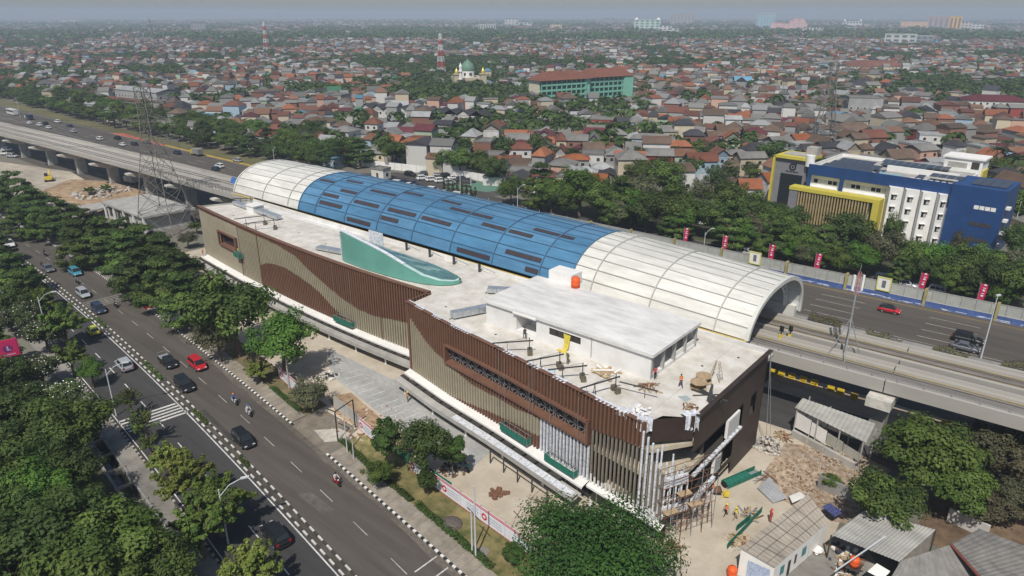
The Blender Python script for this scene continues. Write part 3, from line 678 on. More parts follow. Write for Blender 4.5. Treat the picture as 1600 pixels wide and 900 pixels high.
for lb, b, tp in (('roof hoist with stacked weights, level with the plant house porch', (-49.9, 62.9), (-52.9, 60.4)), ('roof hoist beside the pale blue puddle', (-44.6, 62.2), (-46.6, 59.5)),
                  ('roof hoist between the blue puddle and the timber heap', (-40.8, 61.6), (-43.2, 59.3)), ('roof hoist with crossed beams, at the torn corner film', (-36.3, 61.7), (-38.0, 58.3)),
                  ('roof hoist beyond the small white hatch, above the corner window', (-128.6, 74.0), (-131.6, 70.0)), ('roof hoist on the cream roof, between hatch and teal wedge', (-124.0, 73.4), (-127.0, 69.4)),
                  ('roof hoist at the far rear corner of the station roof', (-143.6, 80.0), (-147.4, 78.6))): jib(lb, b, tp)
t = thing('outrigger_beam', 'long steel beam on trestle legs lying over the roof near the torn film', 'beam', (-33.5, 62.4, ZR)); o = (-33.5, 62.4, ZR)
MB().bar((-36, 62, ZR + 1.3), (-31.6, 62.9, ZR + 1.3), .12).build('beam', [M_DSTEEL], t, off=o); MB().bar((-33, 62.6, ZR), (-33, 62.6, ZR + 1.3), .06).build('leg', [M_DSTEEL], t, off=o)
# cable drums
def drum(label, x, y, rz):
    t = thing('cable_drum', label, 'cable drum', (x, y, ZR), rz, 'timber cable drums')
    for z in (0.04, .8): MB().tube((0, 0, z), (0, 0, z + .09), .95, n=20).build('flange', [M_WOOD], t)
    MB().tube((0, 0, .1), (0, 0, .82), .5, n=14).build('core', [mat('wound_cable', (.2, .14, .06), .8)], t)
drum('brown cable drum lying flat by the ladder, closer to the roof edge', -29.4, 68.6, 0); drum('brown cable drum behind its twin, by the stepladder', -29.6, 70.4, .5)
t = thing('step_ladder', 'thin four legged ladder standing behind the cable drums', 'ladder', (-28.7, 71.8, ZR)); 
for s in (-1, 1):
    for q in (-1, 1): MB().bar((s * .7, q * .5, 0), (s * .18, q * .15, 2.5), .06).build('rail', [M_WOOD], t)
    for k in range(5): MB().bar((s * (.6 - k * .09), -.45 + k * .06, .4 + k * .42), (s * (.6 - k * .09), .45 - k * .06, .4 + k * .42), .05).build('rung', [M_WOOD], t)
def heap(name, label, x, y, z, n, r, m, lmin=.6, lmax=1.8, cat='heap', th=.1, kind_part='plank', hz=.3):
    t = thing(name, label, cat, (x, y, z)); rr = random.Random(len(label) * 131 + int(abs(x) * 10))
    for i in range(n):
        a = rr.uniform(0, pi); l = rr.uniform(lmin, lmax); d = rr.uniform(0, r); b = rr.uniform(0, 2 * pi); px, py = d * cos(b), d * sin(b); zz = .06 + hz * (1 - d / r) * rr.random() + i * .004
        MB().bar((px - cos(a) * l / 2, py - sin(a) * l / 2, zz), (px + cos(a) * l / 2, py + sin(a) * l / 2, zz + rr.uniform(-.05, .05)), rr.uniform(th, th * 2.5), th * .5).build(kind_part, [m[i % len(m)] if isinstance(m, list) else m], t)
    return t
M_PLYW = mat('plywood', (.50, .40, .25), .85, .25, 1.5)
heap('timber_heap', 'heap of pale boards against the plant house wall', -39.6, 64.6, ZR, 22, 1.4, [M_PLYW, M_WOOD, M_WHITE], 1.0, 2.6, th=.16)
heap('timber_heap', 'heap of brown battens at the plant house corner', -33.8, 64.9, ZR, 20, 1.2, [M_WOOD, M_RUST], .8, 2.2, th=.08)
heap('timber_heap', 'scatter of offcuts at the torn roof corner', -28.2, 64.0, ZR, 16, .9, [M_RUST, M_WOOD], .5, 1.2, th=.08)
heap('film_heap', 'heap of crumpled white film behind the parapet near the corner', -32.0, 59.9, ZR, 30, 1.4, [M_FOIL, M_WHITE], .3, .8, th=.18, kind_part='film_scrap', hz=.5)
heap('pipe_stack', 'dark pipes stacked along the end wall parapet', -27.6, 68.0, ZR, 7, .3, [M_DSTEEL], 3.5, 5.0, th=.14, kind_part='pipe', hz=.4)
sheet('roof_puddle', [(-30.4, 65.4), (-29.2, 64.8), (-28.8, 65.8), (-29.6, 66.2)], ZR + .006, mat('blue_grey_wet_patch', (.36, .42, .42), .4, .1, 1.0))
sheet('roof_puddle', [(-46.0, 61.0), (-44.9, 60.7), (-44.2, 61.2), (-45.2, 61.6)], ZR + .006, mat('pale_blue_sheet', (.46, .58, .66), .4, .1, 1.0))
tag(MB().add([(-47.2, 66.52, ZR + 2.4), (-46.1, 66.52, ZR + 2.35), (-46.3, 65.9, ZR + .03), (-46.9, 65.8, ZR + .03), (-47.0, 66.4, ZR + 1.2), (-46.2, 66.35, ZR + 1.15)], [(0, 4, 5, 1), (4, 3, 2, 5)]).box(-47.8, 65.9, ZR + .03, -47.0, 66.4, ZR + .10).build('tarpaulin', [mat('yellow_tarpaulin', (.60, .48, .07), .5, .15, 2, bump=.5)], loc=(-47.2, 67, ZR)), 'yellow tarpaulin hanging from the plant house window to the roof', 'tarpaulin')
for i, x in enumerate((-93.5, -87.4, -81.4, -75.4)):
    tag(MB().box(x - .16, 81.2, ZR, x + .16, 81.5, ZR + 1.35).box(x - .2, 81.15, ZR + 1.35, x + .2, 81.55, ZR + 1.42).bar((x, 81.3, ZR + 1.2), (x + 3.4, 81.6, ZR + .5), .05).build('steel_stub', [M_DSTEEL], loc=(x, 81.3, ZR)), ('black steel stub behind the teal wedge, ' + ['nearest the film screen', 'second from the film screen', 'third from the film screen', 'at the rounded tip'][i]).replace('nearest', 'next to'), 'post', 'black stub posts behind the teal wedge')
# ------------------------------------------------------------------ barrel canopy over the platforms
M_CREAM = mat('cream_roof_sheet', (.62, .61, .56), .45, .12, .9, big=.13, rnd=.05, stretch=(.25, 1, 1))
M_BLUE = mat('blue_roof_sheet', (.078, .195, .325), .32, .14, .9, big=.13, rnd=.07, stretch=(.25, 1, 1))
M_PURL = mat('grey_purlin', (.47, .46, .42), .7, .1)
M_BPURL = mat('blue_grey_purlin', (.075, .155, .255), .7, .1)
M_SKYL = mat('dark_roof_light', (.055, .045, .05), .4, .25, 2.0)
M_LIN = mat('white_lining', (.55, .57, .57), .7, .08)
def capex(X): return float(np.interp(X, [-163, -140, -100, -60, -45, -31], [18.9, 19.3, 19.9, 19.3, 18.6, 17.9]))
CYC, CHW, CZB, CN = 97.4, 10.95, 10.6, 2.35
A0 = 0.21
def csec(X, t, dr=0.0):
    """point of the canopy's section at X; t 0 near eave .. 1 far eave"""
    a = A0 + (pi + .06 - A0) * t; c, s = cos(a), sin(a)
    e = 2 / CN
    y = CYC - (CHW + dr) * math.copysign(abs(c) ** e, c); z = CZB + (capex(X) - CZB + dr) * math.copysign(abs(s) ** e, s)
    return (X, y, z)
# equal-length strips
_ts = np.linspace(0, 1, 801); _pts = np.array([csec(-90, t)[1:] for t in _ts]); _l = np.concatenate([[0], np.cumsum(np.hypot(*np.diff(_pts, axis=0).T))])
NST = 15
TS = [float(np.interp(_l[-1] * i / NST, _l, _ts)) for i in range(NST + 1)]
CA = thing('platform_canopy', 'long barrel vaulted station canopy, blue in the middle and cream at both ends', 'canopy', (-97, 97, 9)); CO = (-97, 97, 9)
XR = [-163.0] + [-160.6 + 10.4 * i for i in range(1, 13)] + [-31.0]
XR = [-163.0, -150.2, -139.8, -129.4, -119.0, -108.6, -98.2, -87.8, -77.4, -67.0, -56.6, -46.2, -35.8, -31.0]
BL0, BL1 = -135.6, -60.6
for x0, x1 in zip(XR[:-1], XR[1:]):
    cuts = [x0] + [b for b in (BL0, BL1) if x0 < b < x1] + [x1]
    for a, b in zip(cuts[:-1], cuts[1:]):
        blue = BL0 - .01 <= a and b <= BL1 + .01
        for i in range(NST):
            t0 = TS[i] + .0035; t1 = TS[i + 1] - .0035
            mb = MB(); g = .03
            mb.add([csec(a + g, t0), csec(b - g, t0), csec(b - g, t1), csec(a + g, t1)], [(0, 1, 2, 3)])
            m = mb.build('roof_sheet', [M_BLUE if blue else M_CREAM], CA, off=CO)
for a, b, m in ((-163, BL0, M_PURL), (BL0, BL1, M_BPURL), (BL1, -31, M_PURL)):
    mb = MB(); X = frange(a, b, 12)
    for i in range(NST):
        for p, q in zip(X[:-1], X[1:]):
            mb.add([csec(p, TS[i], -.07), csec(q, TS[i], -.07), csec(q, TS[i + 1], -.07), csec(p, TS[i + 1], -.07)], [(0, 1, 2, 3)])
    mb.build('underlay', [m], CA, off=CO)
    mb = MB()
    for i in range(NST):
        for p, q in zip(X[:-1], X[1:]):
            mb.add([csec(p, TS[i], -.3), csec(q, TS[i], -.3), csec(q, TS[i + 1], -.3), csec(p, TS[i + 1], -.3)], [(3, 2, 1, 0)])
    mb.build('lining', [M_LIN], CA, off=CO)
    for i in range(1, NST):      # purlin seams stand a little proud
        mb = MB(); P = [csec(q, TS[i], .05) for q in X]
        for p, q in zip(P[:-1], P[1:]): mb.bar(p, q, .05, .05)
        mb.build('purlin', [m], CA, off=CO)
for x in XR[1:-1] + [BL0, BL1]:
    mb = MB(); P = [csec(x, t, .09) for t in np.linspace(0, 1, 30)]
    for p, q in zip(P[:-1], P[1:]): mb.bar(p, q, .16, .16, up=(1, 0, 0))
    mb.build('rib', [M_BPURL if BL0 <= x <= BL1 else mat('rib_grey', (.42, .42, .39), .6)], CA, off=CO)
for x, w in ((-31.0, .7), (-163, .35)):
    mb = MB(); T = np.linspace(0, 1, 40)
    o = [csec(x, t, .12) for t in T]; n = [csec(x, t, -.5) for t in T]; s = .25 if x > -50 else -.25
    mb.strip([(p[0] + s, p[1], p[2]) for p in o], [(p[0] + s, p[1], p[2]) for p in n]); mb.strip(o, [(p[0] + s, p[1], p[2]) for p in o]); mb.strip([(p[0] + s, p[1], p[2]) for p in n], n); mb.strip([(p[0] - s, p[1], p[2]) for p in o], o)
    mb.build('end_arch', [mat('cream_arch', (.58, .58, .53), .6, .06)], CA, off=CO)
# eaves: yellow safety line and gutter
mb = MB(); mb.box(-163, 86.15, 11.75, -31, 86.75, 12.15); mb.build('eaves_gutter', [M_CONC], CA, off=CO)
mb = MB(); mb.bar((-163, 86.45, 12.42), (-31, 86.45, 12.42), .24, .2); mb.build('yellow_edge', [mat('yellow_edge_trim', (.62, .46, .12), .6, .1)], CA, off=CO)
# skylights, read off the photo by meeting the sight line with the vault
def on_canopy(px, py):
    last = None
    for t in np.linspace(0.0, .62, 400):
        y = csec(-90, t)[1]; p = atY(px, py, y); z = csec(p.x, t)[2]
        if last is not None and p.z <= z: return p.x, t
        last = p
    return None
SKL = [(500, 281, 520, 286), (542, 282, 566, 287), (535, 295, 559, 301), (507, 301, 530, 307), (500, 314, 534, 324), (575, 300, 615, 309), (554, 314, 591, 324), (544, 334, 580, 345), (595, 340, 621, 348), (629, 302, 656, 308), (611, 321, 654, 331), (686, 315, 716, 322), (699, 329, 731, 337), (734, 337, 765, 345), (659, 340, 704, 352), (749, 355, 785, 365), (716, 381, 767, 396), (791, 366, 827, 376), (790, 393, 845, 409), (823, 411, 842, 419), (831, 361, 870, 371), (871, 370, 894, 376)]
for x0, y0, x1, y1 in SKL:
    a, b = on_canopy(x0, y0), on_canopy(x1, y1)
    if not a or not b: continue
    t = (a[1] + b[1]) / 2; i = min(range(NST), key=lambda k: abs((TS[k] + TS[k + 1]) / 2 - t))
    t0 = TS[i] + (TS[i + 1] - TS[i]) * .3; t1 = TS[i + 1] - (TS[i + 1] - TS[i]) * .3
    mb = MB(); A = [csec(a[0], t0, .07), csec(b[0], t0, .07), csec(b[0], t1, .07), csec(a[0], t1, .07)]; Bq = [csec(a[0], t0, .0), csec(b[0], t0, .0), csec(b[0], t1, .0), csec(a[0], t1, .0)]
    mb.add(A + Bq, [(0, 1, 2, 3), (0, 4, 5, 1), (1, 5, 6, 2), (2, 6, 7, 3), (3, 7, 4, 0)]); mb.build('roof_light', [M_SKYL], CA, off=CO)
# standing stubs along the crown
for k in range(18):
    p = csec(-40 - k * 3.2, .56); MB().tube(p, (p[0], p[1], p[2] + .5), .07, n=6).build('safety_post', [M_STEEL], CA, off=CO)
# inside: far side truss arches, platform, screens
for k, x in enumerate((-33.0, -36.5, -41, -46)):
    mb = MB(); T = np.linspace(.02, .97, 16)
    P = [csec(x, t, -.8) for t in T]; Q = [csec(x, t, -1.9) for t in T]
    for p, q in zip(P[:-1], P[1:]): mb.bar(p, q, .16)
    for p, q in zip(Q[:-1], Q[1:]): mb.bar(p, q, .16)
    for p, q in zip(P, Q): mb.bar(p, q, .1)
    for p, q in zip(P[:-1], Q[1:]): mb.bar(p, q, .08)
    mb.build('truss_arch', [M_WHITE], CA, off=CO)
mb = MB(); mb.box(-162, 101.5, 9.2, -37, 106.5, 10.3); mb.build('platform', [M_CONC], CA, off=CO)
mb = MB(); mb.box(-162, 87, 9.2, -37, 90.6, 10.3); mb.build('platform', [M_CONC], CA, off=CO)
mb = MB(); mb.box(-160, 101.6, 10.3, -37, 101.7, 12.4); mb.box(-37, 101.6, 10.3, -36.9, 105.5, 13.4); mb.build('platform_screen', [mat('pale_glass_screen', (.40, .47, .49), .2, .1)], CA, off=CO)
mb = MB()
for k in range(13): x = -160 + k * 10.4; mb.box(x - .5, 106.2, 0, x + .5, 107.4, 9.4)
mb.build('far_column_line', [M_CONC], CA, off=CO, kind='stuff')
mb = MB(); mb.box(-163, 107.1, 8.6, -31.4, 108.2, 10.9); mb.build('far_side_beam', [M_CREAM], CA, off=CO)

# ------------------------------------------------------------------ elevated railway
DX = [-900, -700, -500, -382, -302, -230, -173, -163, -31, -14, 40, 120]; DY = [44, 57, 74.5, 82.6, 86.6, 89.3, 90.4, 90.6, 91.0, 91.8, 94.6, 98.6]
def deck(X): return float(np.interp(X, DX, DY))
VI = thing('elevated_railway', 'concrete railway viaduct on single piers, passing through the barrel canopy', 'viaduct', (-97, 97, 0)); VO = (-97, 97, 0)
M_DECK = mat('deck_concrete', (.43, .41, .37), .92, .14, .4, col2=(.33, .31, .28, 1), big=.12, stretch=(.25, 1.5, 1))  # the concrete's own tone, mottled at random
M_RAIL = mat('rail_steel', (.20, .17, .15), .5, .2, metal=.4)
M_BALL = mat('track_slab', (.30, .285, .26), .95, .2, .8, big=.15, stretch=(.3, 1.5, 1))
def span(x0, x1, u):
    """one span: U-shaped girders; u True for the twin troughs of the open section by the canopy mouth"""
    X = frange(x0 + .06, x1 - .06, 12); mb = MB()
    def sec(pts, mi=0):
        for (a, za), (b, zb) in zip(pts[:-1], pts[1:]): mb.strip([(q, deck(q) + a, za) for q in X], [(q, deck(q) + b, zb) for q in X], mi)
    if u:
        for o in (0, 7.6):  # gap between the troughs widened so sun reaches the road barriers
            sec([(o + 1.2, 8.0), (o + .1, 8.35), (o, 10.1), (o + .55, 10.12), (o + .6, 9.75), (o + 1.1, 9.75), (o + 1.15, 9.4), (o + 4.9, 9.4), (o + 4.95, 9.75), (o + 5.5, 9.75), (o + 5.55, 10.12), (o + 6.1, 10.1), (o + 6.1, 8.35), (o + 5, 8.0), (o + 1.2, 8.0)])
    else:
        sec([(2.6, 7.6), (1.2, 8.3), (0, 8.9), (0, 10.15), (.3, 10.15), (.32, 9.4), (2.6, 9.38), (2.62, 9.5), (5.0, 9.5), (5.02, 9.38), (6.9, 9.38), (6.92, 9.5), (9.3, 9.5), (9.32, 9.38), (11.6, 9.4), (11.62, 10.15), (11.95, 10.15), (11.95, 8.9), (10.6, 8.3), (9.2, 7.6), (2.6, 7.6)])
    return mb.build('girder_span', [M_DECK], VI, off=VO)
def rail(x0, x1, off, z, w=.09, h=.16, m=M_RAIL, name='running_rail'):
    X = frange(x0, x1, 14); mb = MB()
    for a, b in zip(X[:-1], X[1:]): mb.bar((a, deck(a) + off, z), (b, deck(b) + off, z), w, h)
    return mb.build(name, [m], VI, off=VO)
for a, b in ((-163, -131), (-131, -100), (-100, -66), (-66, -40), (-40, -14.4), (-14.4, 12), (12, 38), (38, 64)): span(a, b, True)
PIERS = [-14.4, 12, 38] + [-181 - 25.4 * i for i in range(16)]
xs_ = [-163] + [-181 - 25.4 * i for i in range(24)]
for a, b in zip(xs_[1:], xs_[:-1]): span(a, b, False)
for o in (2.35, 3.75, 10.0, 11.4): rail(-163, 60, o, 9.5)
for o in (1.75, 4.6, 9.4, 12.1): rail(-163, 60, o, 9.55, .2, .12, mat('third_rail_cover', (.34, .29, .17), .8), 'power_rail')
for o in (.85, 5.8, 7.9, 13.3): rail(-60, 60, o, 9.95, .34, .3, M_DECK, 'cable_trough')
for o in (3.05, 10.7):
    X = frange(-163, 62, 15); mb = MB(); mb.strip([(q, deck(q) + o - 1.35, 9.415) for q in X], [(q, deck(q) + o + 1.35, 9.415) for q in X]); mb.build('track_slab', [mat('stained_track_slab', (.19, .175, .155), .95, .25, .8, big=.2, stretch=(.3, 1.6, 1))], VI, off=VO)
for o in (3.0, 4.3, 7.3, 8.6): rail(-700, -163, o, 9.62, .09, .16)
mb = MB()
for k in range(34): x = -46 + k * 3; mb.bar((x, deck(x) + .25, 10.1), (x, deck(x) + .25, 11.0), .06)
X = frange(-46, 56, 10)
for a, b in zip(X[:-1], X[1:]):
    for z in (10.55, 11.0): mb.bar((a, deck(a) + .25, z), (b, deck(b) + .25, z), .05)
mb.build('guard_railing', [M_STEEL], VI, off=VO)
mb = MB()
for k in range(30): x = -222 + k * 1.7; mb.bar((x, deck(x) + .15, 10.1), (x, deck(x) + .15, 11.3), .07)
for a, b in zip(frange(-222, -171, 10)[:-1], frange(-222, -171, 10)[1:]): mb.bar((a, deck(a) + .15, 11.2), (b, deck(b) + .15, 11.2), .07)
mb.build('guard_railing', [M_DSTEEL], VI, off=VO)
def pier(x, u):
    d = deck(x); cy = d + (6.3 if u else 6.0)
    if u:
        po = MB().prism([(x - .9, d + .2), (x + .9, d + .2), (x + .9, d + 2.6), (x - .9, d + 2.6)], 0, 6.6).build('pier', [M_CONCD], VI, off=VO)
        MB().prism([(x - 1.5, d - 1.5), (x + 1.5, d - 1.5), (x + 1.5, d + 6), (x - 1.5, d + 6)], 6.6, 7.95).build('pier_cap', [mat('pale_cap', (.50, .48, .43), .9, .2, 1.0)], po, off=VO)
    else:
        po = MB().prism([(x - .95, cy - 1.5), (x + .95, cy - 1.5), (x + .95, cy + 1.5), (x - .95, cy + 1.5)], 0, 6.4).build('pier', [M_CONC], VI, off=VO)
        MB().add([(x - 1.1, cy - 1.9, 5.4), (x + 1.1, cy - 1.9, 5.4), (x + 1.1, cy + 1.9, 5.4), (x - 1.1, cy + 1.9, 5.4), (x - 1.2, cy - 6.6, 7.1), (x + 1.2, cy - 6.6, 7.1), (x + 1.2, cy + 5.8, 7.1), (x - 1.2, cy + 5.8, 7.1), (x - 1.2, cy - 6.6, 7.55), (x + 1.2, cy - 6.6, 7.55), (x + 1.2, cy + 5.8, 7.55), (x - 1.2, cy + 5.8, 7.55)],
                 [(3, 2, 1, 0), (0, 1, 5, 4), (1, 2, 6, 5), (2, 3, 7, 6), (3, 0, 4, 7), (4, 5, 9, 8), (5, 6, 10, 9), (6, 7, 11, 10), (7, 4, 8, 11), (8, 9, 10, 11)]).build('pier_cap', [mat('pale_cap', (.50, .48, .43), .9, .2, 1.0)], po, off=VO)
for x in PIERS: pier(x, x > -100)
tag(MB().add([(-187, 98.6, 9.5), (-184.4, 98.6, 9.5), (-184.4, 100.2, 9.5), (-187, 100.2, 9.5), (-186.9, 99.4, 11.1), (-184.5, 99.4, 11.1)], [(0, 1, 5, 4), (2, 3, 4, 5), (0, 4, 3), (1, 2, 5)]).build('work_tent', [mat('blue_tent', (.05, .13, .35), .7)], loc=(-185.7, 99.4, 9.5)), 'small blue work tent on the viaduct by the cream canopy end', 'tent')
# radio mast on the railway deck
t = thing('radio_mast', 'slim grey mast with two stays and white antenna panels, standing on the railway deck', 'mast', (-20.9, 97.2, 9.4)); o = (-20.9, 97.2, 9.4)
b0 = Vector(o); top = b0 + Vector((0, 0, 12.6))
MB().tube(b0, b0 + Vector((0, 0, 4.2)), .2, .16).build('lower_pole', [M_STEEL], t, off=o); MB().tube(b0 + Vector((0, 0, 4.2)), b0 + Vector((0, 0, 10.2)), .13, .11).build('upper_pole', [M_STEEL], t, off=o)
mb = MB()
for a in range(3):
    q = Vector((.32 * cos(a * 2.094), .32 * sin(a * 2.094), 0)); mb.bar(b0 + q + Vector((0, 0, 9.4)), top + q * .6, .07)
for k in range(7):
    for a in range(3):
        q = Vector((.32 * cos(a * 2.094), .32 * sin(a * 2.094), 0)); r_ = Vector((.32 * cos((a + 1) * 2.094), .32 * sin((a + 1) * 2.094), 0)); z = Vector((0, 0, 9.4 + k * .42)); mb.bar(b0 + q + z, b0 + r_ + z + Vector((0, 0, .42)), .05)
mb.build('lattice_head', [mat('red_white_lattice', (.45, .22, .2), .6)], t, off=o); MB().tube(top, top + Vector((0, 0, 1.0)), .03, n=5).build('lightning_rod', [M_STEEL], t, off=o)
for s in (-1, 1):
    c = b0 + Vector((s * .62 * .77, s * .62 * .64, 9.9)); MB().box(c.x - .13, c.y - .13, c.z, c.x + .13, c.y + .13, c.z + 2.2, 0, HEAD).build('antenna_panel', [M_WHITE], t, off=o)
    MB().bar((c.x, c.y, c.z + 1.1), (b0.x, b0.y, c.z + 1.1), .06).build('bracket', [M_STEEL], t, off=o)
for q in ((-1.9, -.9), (1.7, 1.4), (.6, -2.0)): MB().tube(b0 + Vector((0, 0, 5.9)), b0 + Vector((q[0], q[1], 0)), .06).build('stay', [M_STEEL], t, off=o)
for i, p in enumerate((at(1219, 531, 9.45), at(1233, 531, 9.45))):
    t = thing('track_signal', ['black headed track signal with yellow stand, closer to the canopy mouth', 'black headed track signal with yellow stand, closer to the radio mast'][i], 'signal', tuple(p), 0, 'track signals at the canopy mouth')
    MB().tube((0, 0, 0), (0, 0, 1.5), .09).build('post', [M_BLACK], t); MB().box(-.28, -.1, 1.35, .28, .1, 2.2).build('signal_head', [M_BLACK], t)
    MB().box(-.22, -.15, .3, .22, .15, .9).build('equipment_box', [M_YEL], t); MB().bar((-.3, 0, 0), (-.1, 0, .5), .1).bar((.3, 0, 0), (.1, 0, .5), .1).build('leg', [M_DSTEEL], t)

# ------------------------------------------------------------------ toll road edges
def wy(X): return (150.15 + (X + 42) * .052) if X > -42 else 150.15 + (X + 42) * .02
WLL = thing('roadside_wall', 'long grey panelled sound wall on a blue painted base beside the toll road', 'wall', (-40, 150.2, 0)); WO = (-40, 150.2, 0)
M_PNL = mat('grey_wall_panel', (.36, .37, .345), .85, .12, .8, big=.1, rnd=.05); M_BLB = mat('blue_wall_base', (.035, .075, .22), .75, .2, 1.5, col2=(.06, .10, .25, 1), big=.2)
x = -112.0
while x < 46:
    y, y2 = wy(x), wy(x + 2.45); a = math.atan2(y2 - y, 2.45)
    MB().add([(x + .03, y, .95), (x + 2.42, y2, .95), (x + 2.42, y2, 3.3), (x + .03, y, 3.3), (x + .03, y + .12, .95), (x + 2.42, y2 + .12, .95), (x + 2.42, y2 + .12, 3.3), (x + .03, y + .12, 3.3)], [(0, 1, 2, 3), (3, 2, 6, 7), (5, 4, 7, 6), (4, 0, 3, 7), (1, 5, 6, 2)]).build('wall_panel', [M_PNL], WLL, off=WO)
    x += 2.45
mb = MB(); X = frange(-112, 46, 6)
mb.strip([(q, wy(q) - .62, 0) for q in X], [(q, wy(q) - .38, .45) for q in X]); mb.strip([(q, wy(q) - .38, .45) for q in X], [(q, wy(q) - .2, 1.05) for q in X]); mb.strip([(q, wy(q) - .2, 1.05) for q in X], [(q, wy(q) + .2, 1.05) for q in X], 1)
mb.build('barrier_base', [M_BLB, M_CONC], WLL, off=WO)
mb = MB(); rr = random.Random(5)
for k in range(120):
    q = rr.uniform(-60, 30); l = rr.uniform(.3, 2.2); z0 = rr.uniform(.05, .32); f = z0 / .45
    yb = wy(q) - .62 + .24 * f - .012; mb.add([(q, yb, z0), (q + l, yb + l * .052, z0 + rr.uniform(-.02, .02)), (q + l * .9, yb + l * .047 + .03, z0 + rr.uniform(.05, .12)), (q + .1, yb + .035, z0 + .08)], [(0, 1, 2, 3)])
mb.build('scuffed_paint', [mat('pale_scuff', (.5, .52, .56), .85, .3, 3)], WLL, off=WO, kind='stuff')
mb = MB(); mb.strip([(q, wy(q) - .05, 3.3) for q in X], [(q, wy(q) + .2, 3.3) for q in X]); mb.strip([(q, wy(q) - .05, 3.15) for q in X], [(q, wy(q) - .05, 3.3) for q in X]); mb.build('coping', [M_CONC], WLL, off=WO)
for px in (1229, 1320, 1442, 1553): # yellow piers
    p = at(px, {1229: 431, 1320: 452, 1442: 478, 1553: 503}[px]); xx = p.x
    MB().box(xx - .24, wy(xx) - .7, 0, xx + .24, wy(xx) + .3, 3.6).build('yellow_pier', [mat('faded_yellow_pier', (.33, .29, .13), .8, .15)], WLL, off=WO)
for xx in (-62, -74, -86, -98): MB().box(xx - .24, wy(xx) - .7, 0, xx + .24, wy(xx) + .3, 3.6).build('yellow_pier', [mat('faded_yellow_pier', (.33, .29, .13), .8, .15)], WLL, off=WO)
for i, (px, lb) in enumerate(((1379, 'yellow framed white sign board with grey emblem, on the wall behind the radio mast'), (1180, 'yellow framed white sign board on the wall above the cream canopy'))):
    xx = at(px, 462 if i == 0 else 420).x; y = wy(xx) - .3
    t = thing('wall_sign_board', lb, 'sign', (xx, y, 1.1), 0, 'yellow framed boards on the roadside wall'); o = (xx, y, 1.1)
    MB().box(xx - 1.15, y - .08, 1.6, xx + 1.15, y, 4.1).build('board', [M_WHITE], t, off=o)
    f = MB()
    for b in ((xx - 1.35, 1.4, xx + 1.35, 1.62), (xx - 1.35, 4.08, xx + 1.35, 4.3), (xx - 1.35, 1.6, xx - 1.13, 4.1), (xx + 1.13, 1.6, xx + 1.35, 4.1)): f.box(b[0], y - .14, b[1], b[2], y + .04, b[3])
    f.build('frame', [mat('pale_yellow_frame', (.60, .58, .18), .7)], t, off=o); MB().box(xx - .35, y - .12, 2.1, xx + .35, y - .085, 3.6).build('emblem', [mat('grey_emblem', (.15, .15, .15), .7)], t, off=o)
# pink-red vertical flags behind the wall
M_FLAG = mat('crimson_flag', (.52, .02, .09), .7, .12, 1.5); M_FLT = mat('white_print', (.75, .68, .70), .7)
FLG = [(1068, 384, 360), (1130, 394, 374), (1201, 410, 389), (1272, 424, 397), (1432, 459, 429), (1523, 476, 446)]
for i, (px, yb, yt) in enumerate(FLG):
    q = at(px, {0: 396, 1: 408, 2: 424, 3: 440, 4: 476, 5: 496}[i]); xx = q.x; y = wy(xx) + .9
    lo, hi = 3.1, 6.3
    t = thing('banner_flag', 'crimson vertical flag behind the roadside wall, ' + nth(i + 1) + ' counted from the blue canopy end', 'flag', (xx, y, 0), 0, 'crimson flags along the roadside wall'); o = (xx, y, 0)
    MB().tube((xx - .55, y, 0), (xx - .55, y, hi + .3), .04, n=6).build('pole', [M_STEEL], t, off=o)
    rr = random.Random(i); mb = MB(); n = 6; s = [(.06 * sin(k * 1.3 + i), lo + (hi - lo) * k / n, .12 * k / n) for k in range(n + 1)]
    mb.strip([(xx - .5 + c * .4, y + a, z) for a, z, c in s], [(xx + .5 + c * 2 + rr.uniform(-.03, .03), y - a * 1.6, z - .05) for a, z, c in s]); mb.build('cloth', [M_FLAG], t, off=o)
    mb = MB()
    for k in range(5): zz = lo + .7 + k * .55; mb.box(xx - .1 + k * .04, y - .14, zz, xx + .3 + k * .04, y - .11, zz + (.16 if k % 2 else .34))
    mb.build('print', [M_FLT], t, off=o)
# planted median between railway and toll road
sheet('planted_median', [(-60, 123.2), (60, 129.5), (60, 134.2), (-60, 129.6)], .02, M_CONCD)
MD = thing('median_barrier', 'low grey concrete barrier along the toll road edge beside the railway', 'barrier', (-20, 127, 0)); MO = (-20, 127, 0)
for k in range(18):
    x = -42 + k * 4.9; y = 125.0 + (x + 38) * .07; y2 = y + 4.85 * .07
    mb = MB(); mb.add([(x, y, 0), (x + 4.85, y2, 0), (x + 4.85, y2 + .2, 1.1), (x, y + .2, 1.1), (x, y + .6, 1.1), (x + 4.85, y2 + .6, 1.1), (x, y + .8, 0), (x + 4.85, y2 + .8, 0)], [(0, 1, 2, 3), (3, 2, 5, 4), (4, 5, 7, 6)]); mb.build('barrier_block', [M_CONC], MD, off=MO)
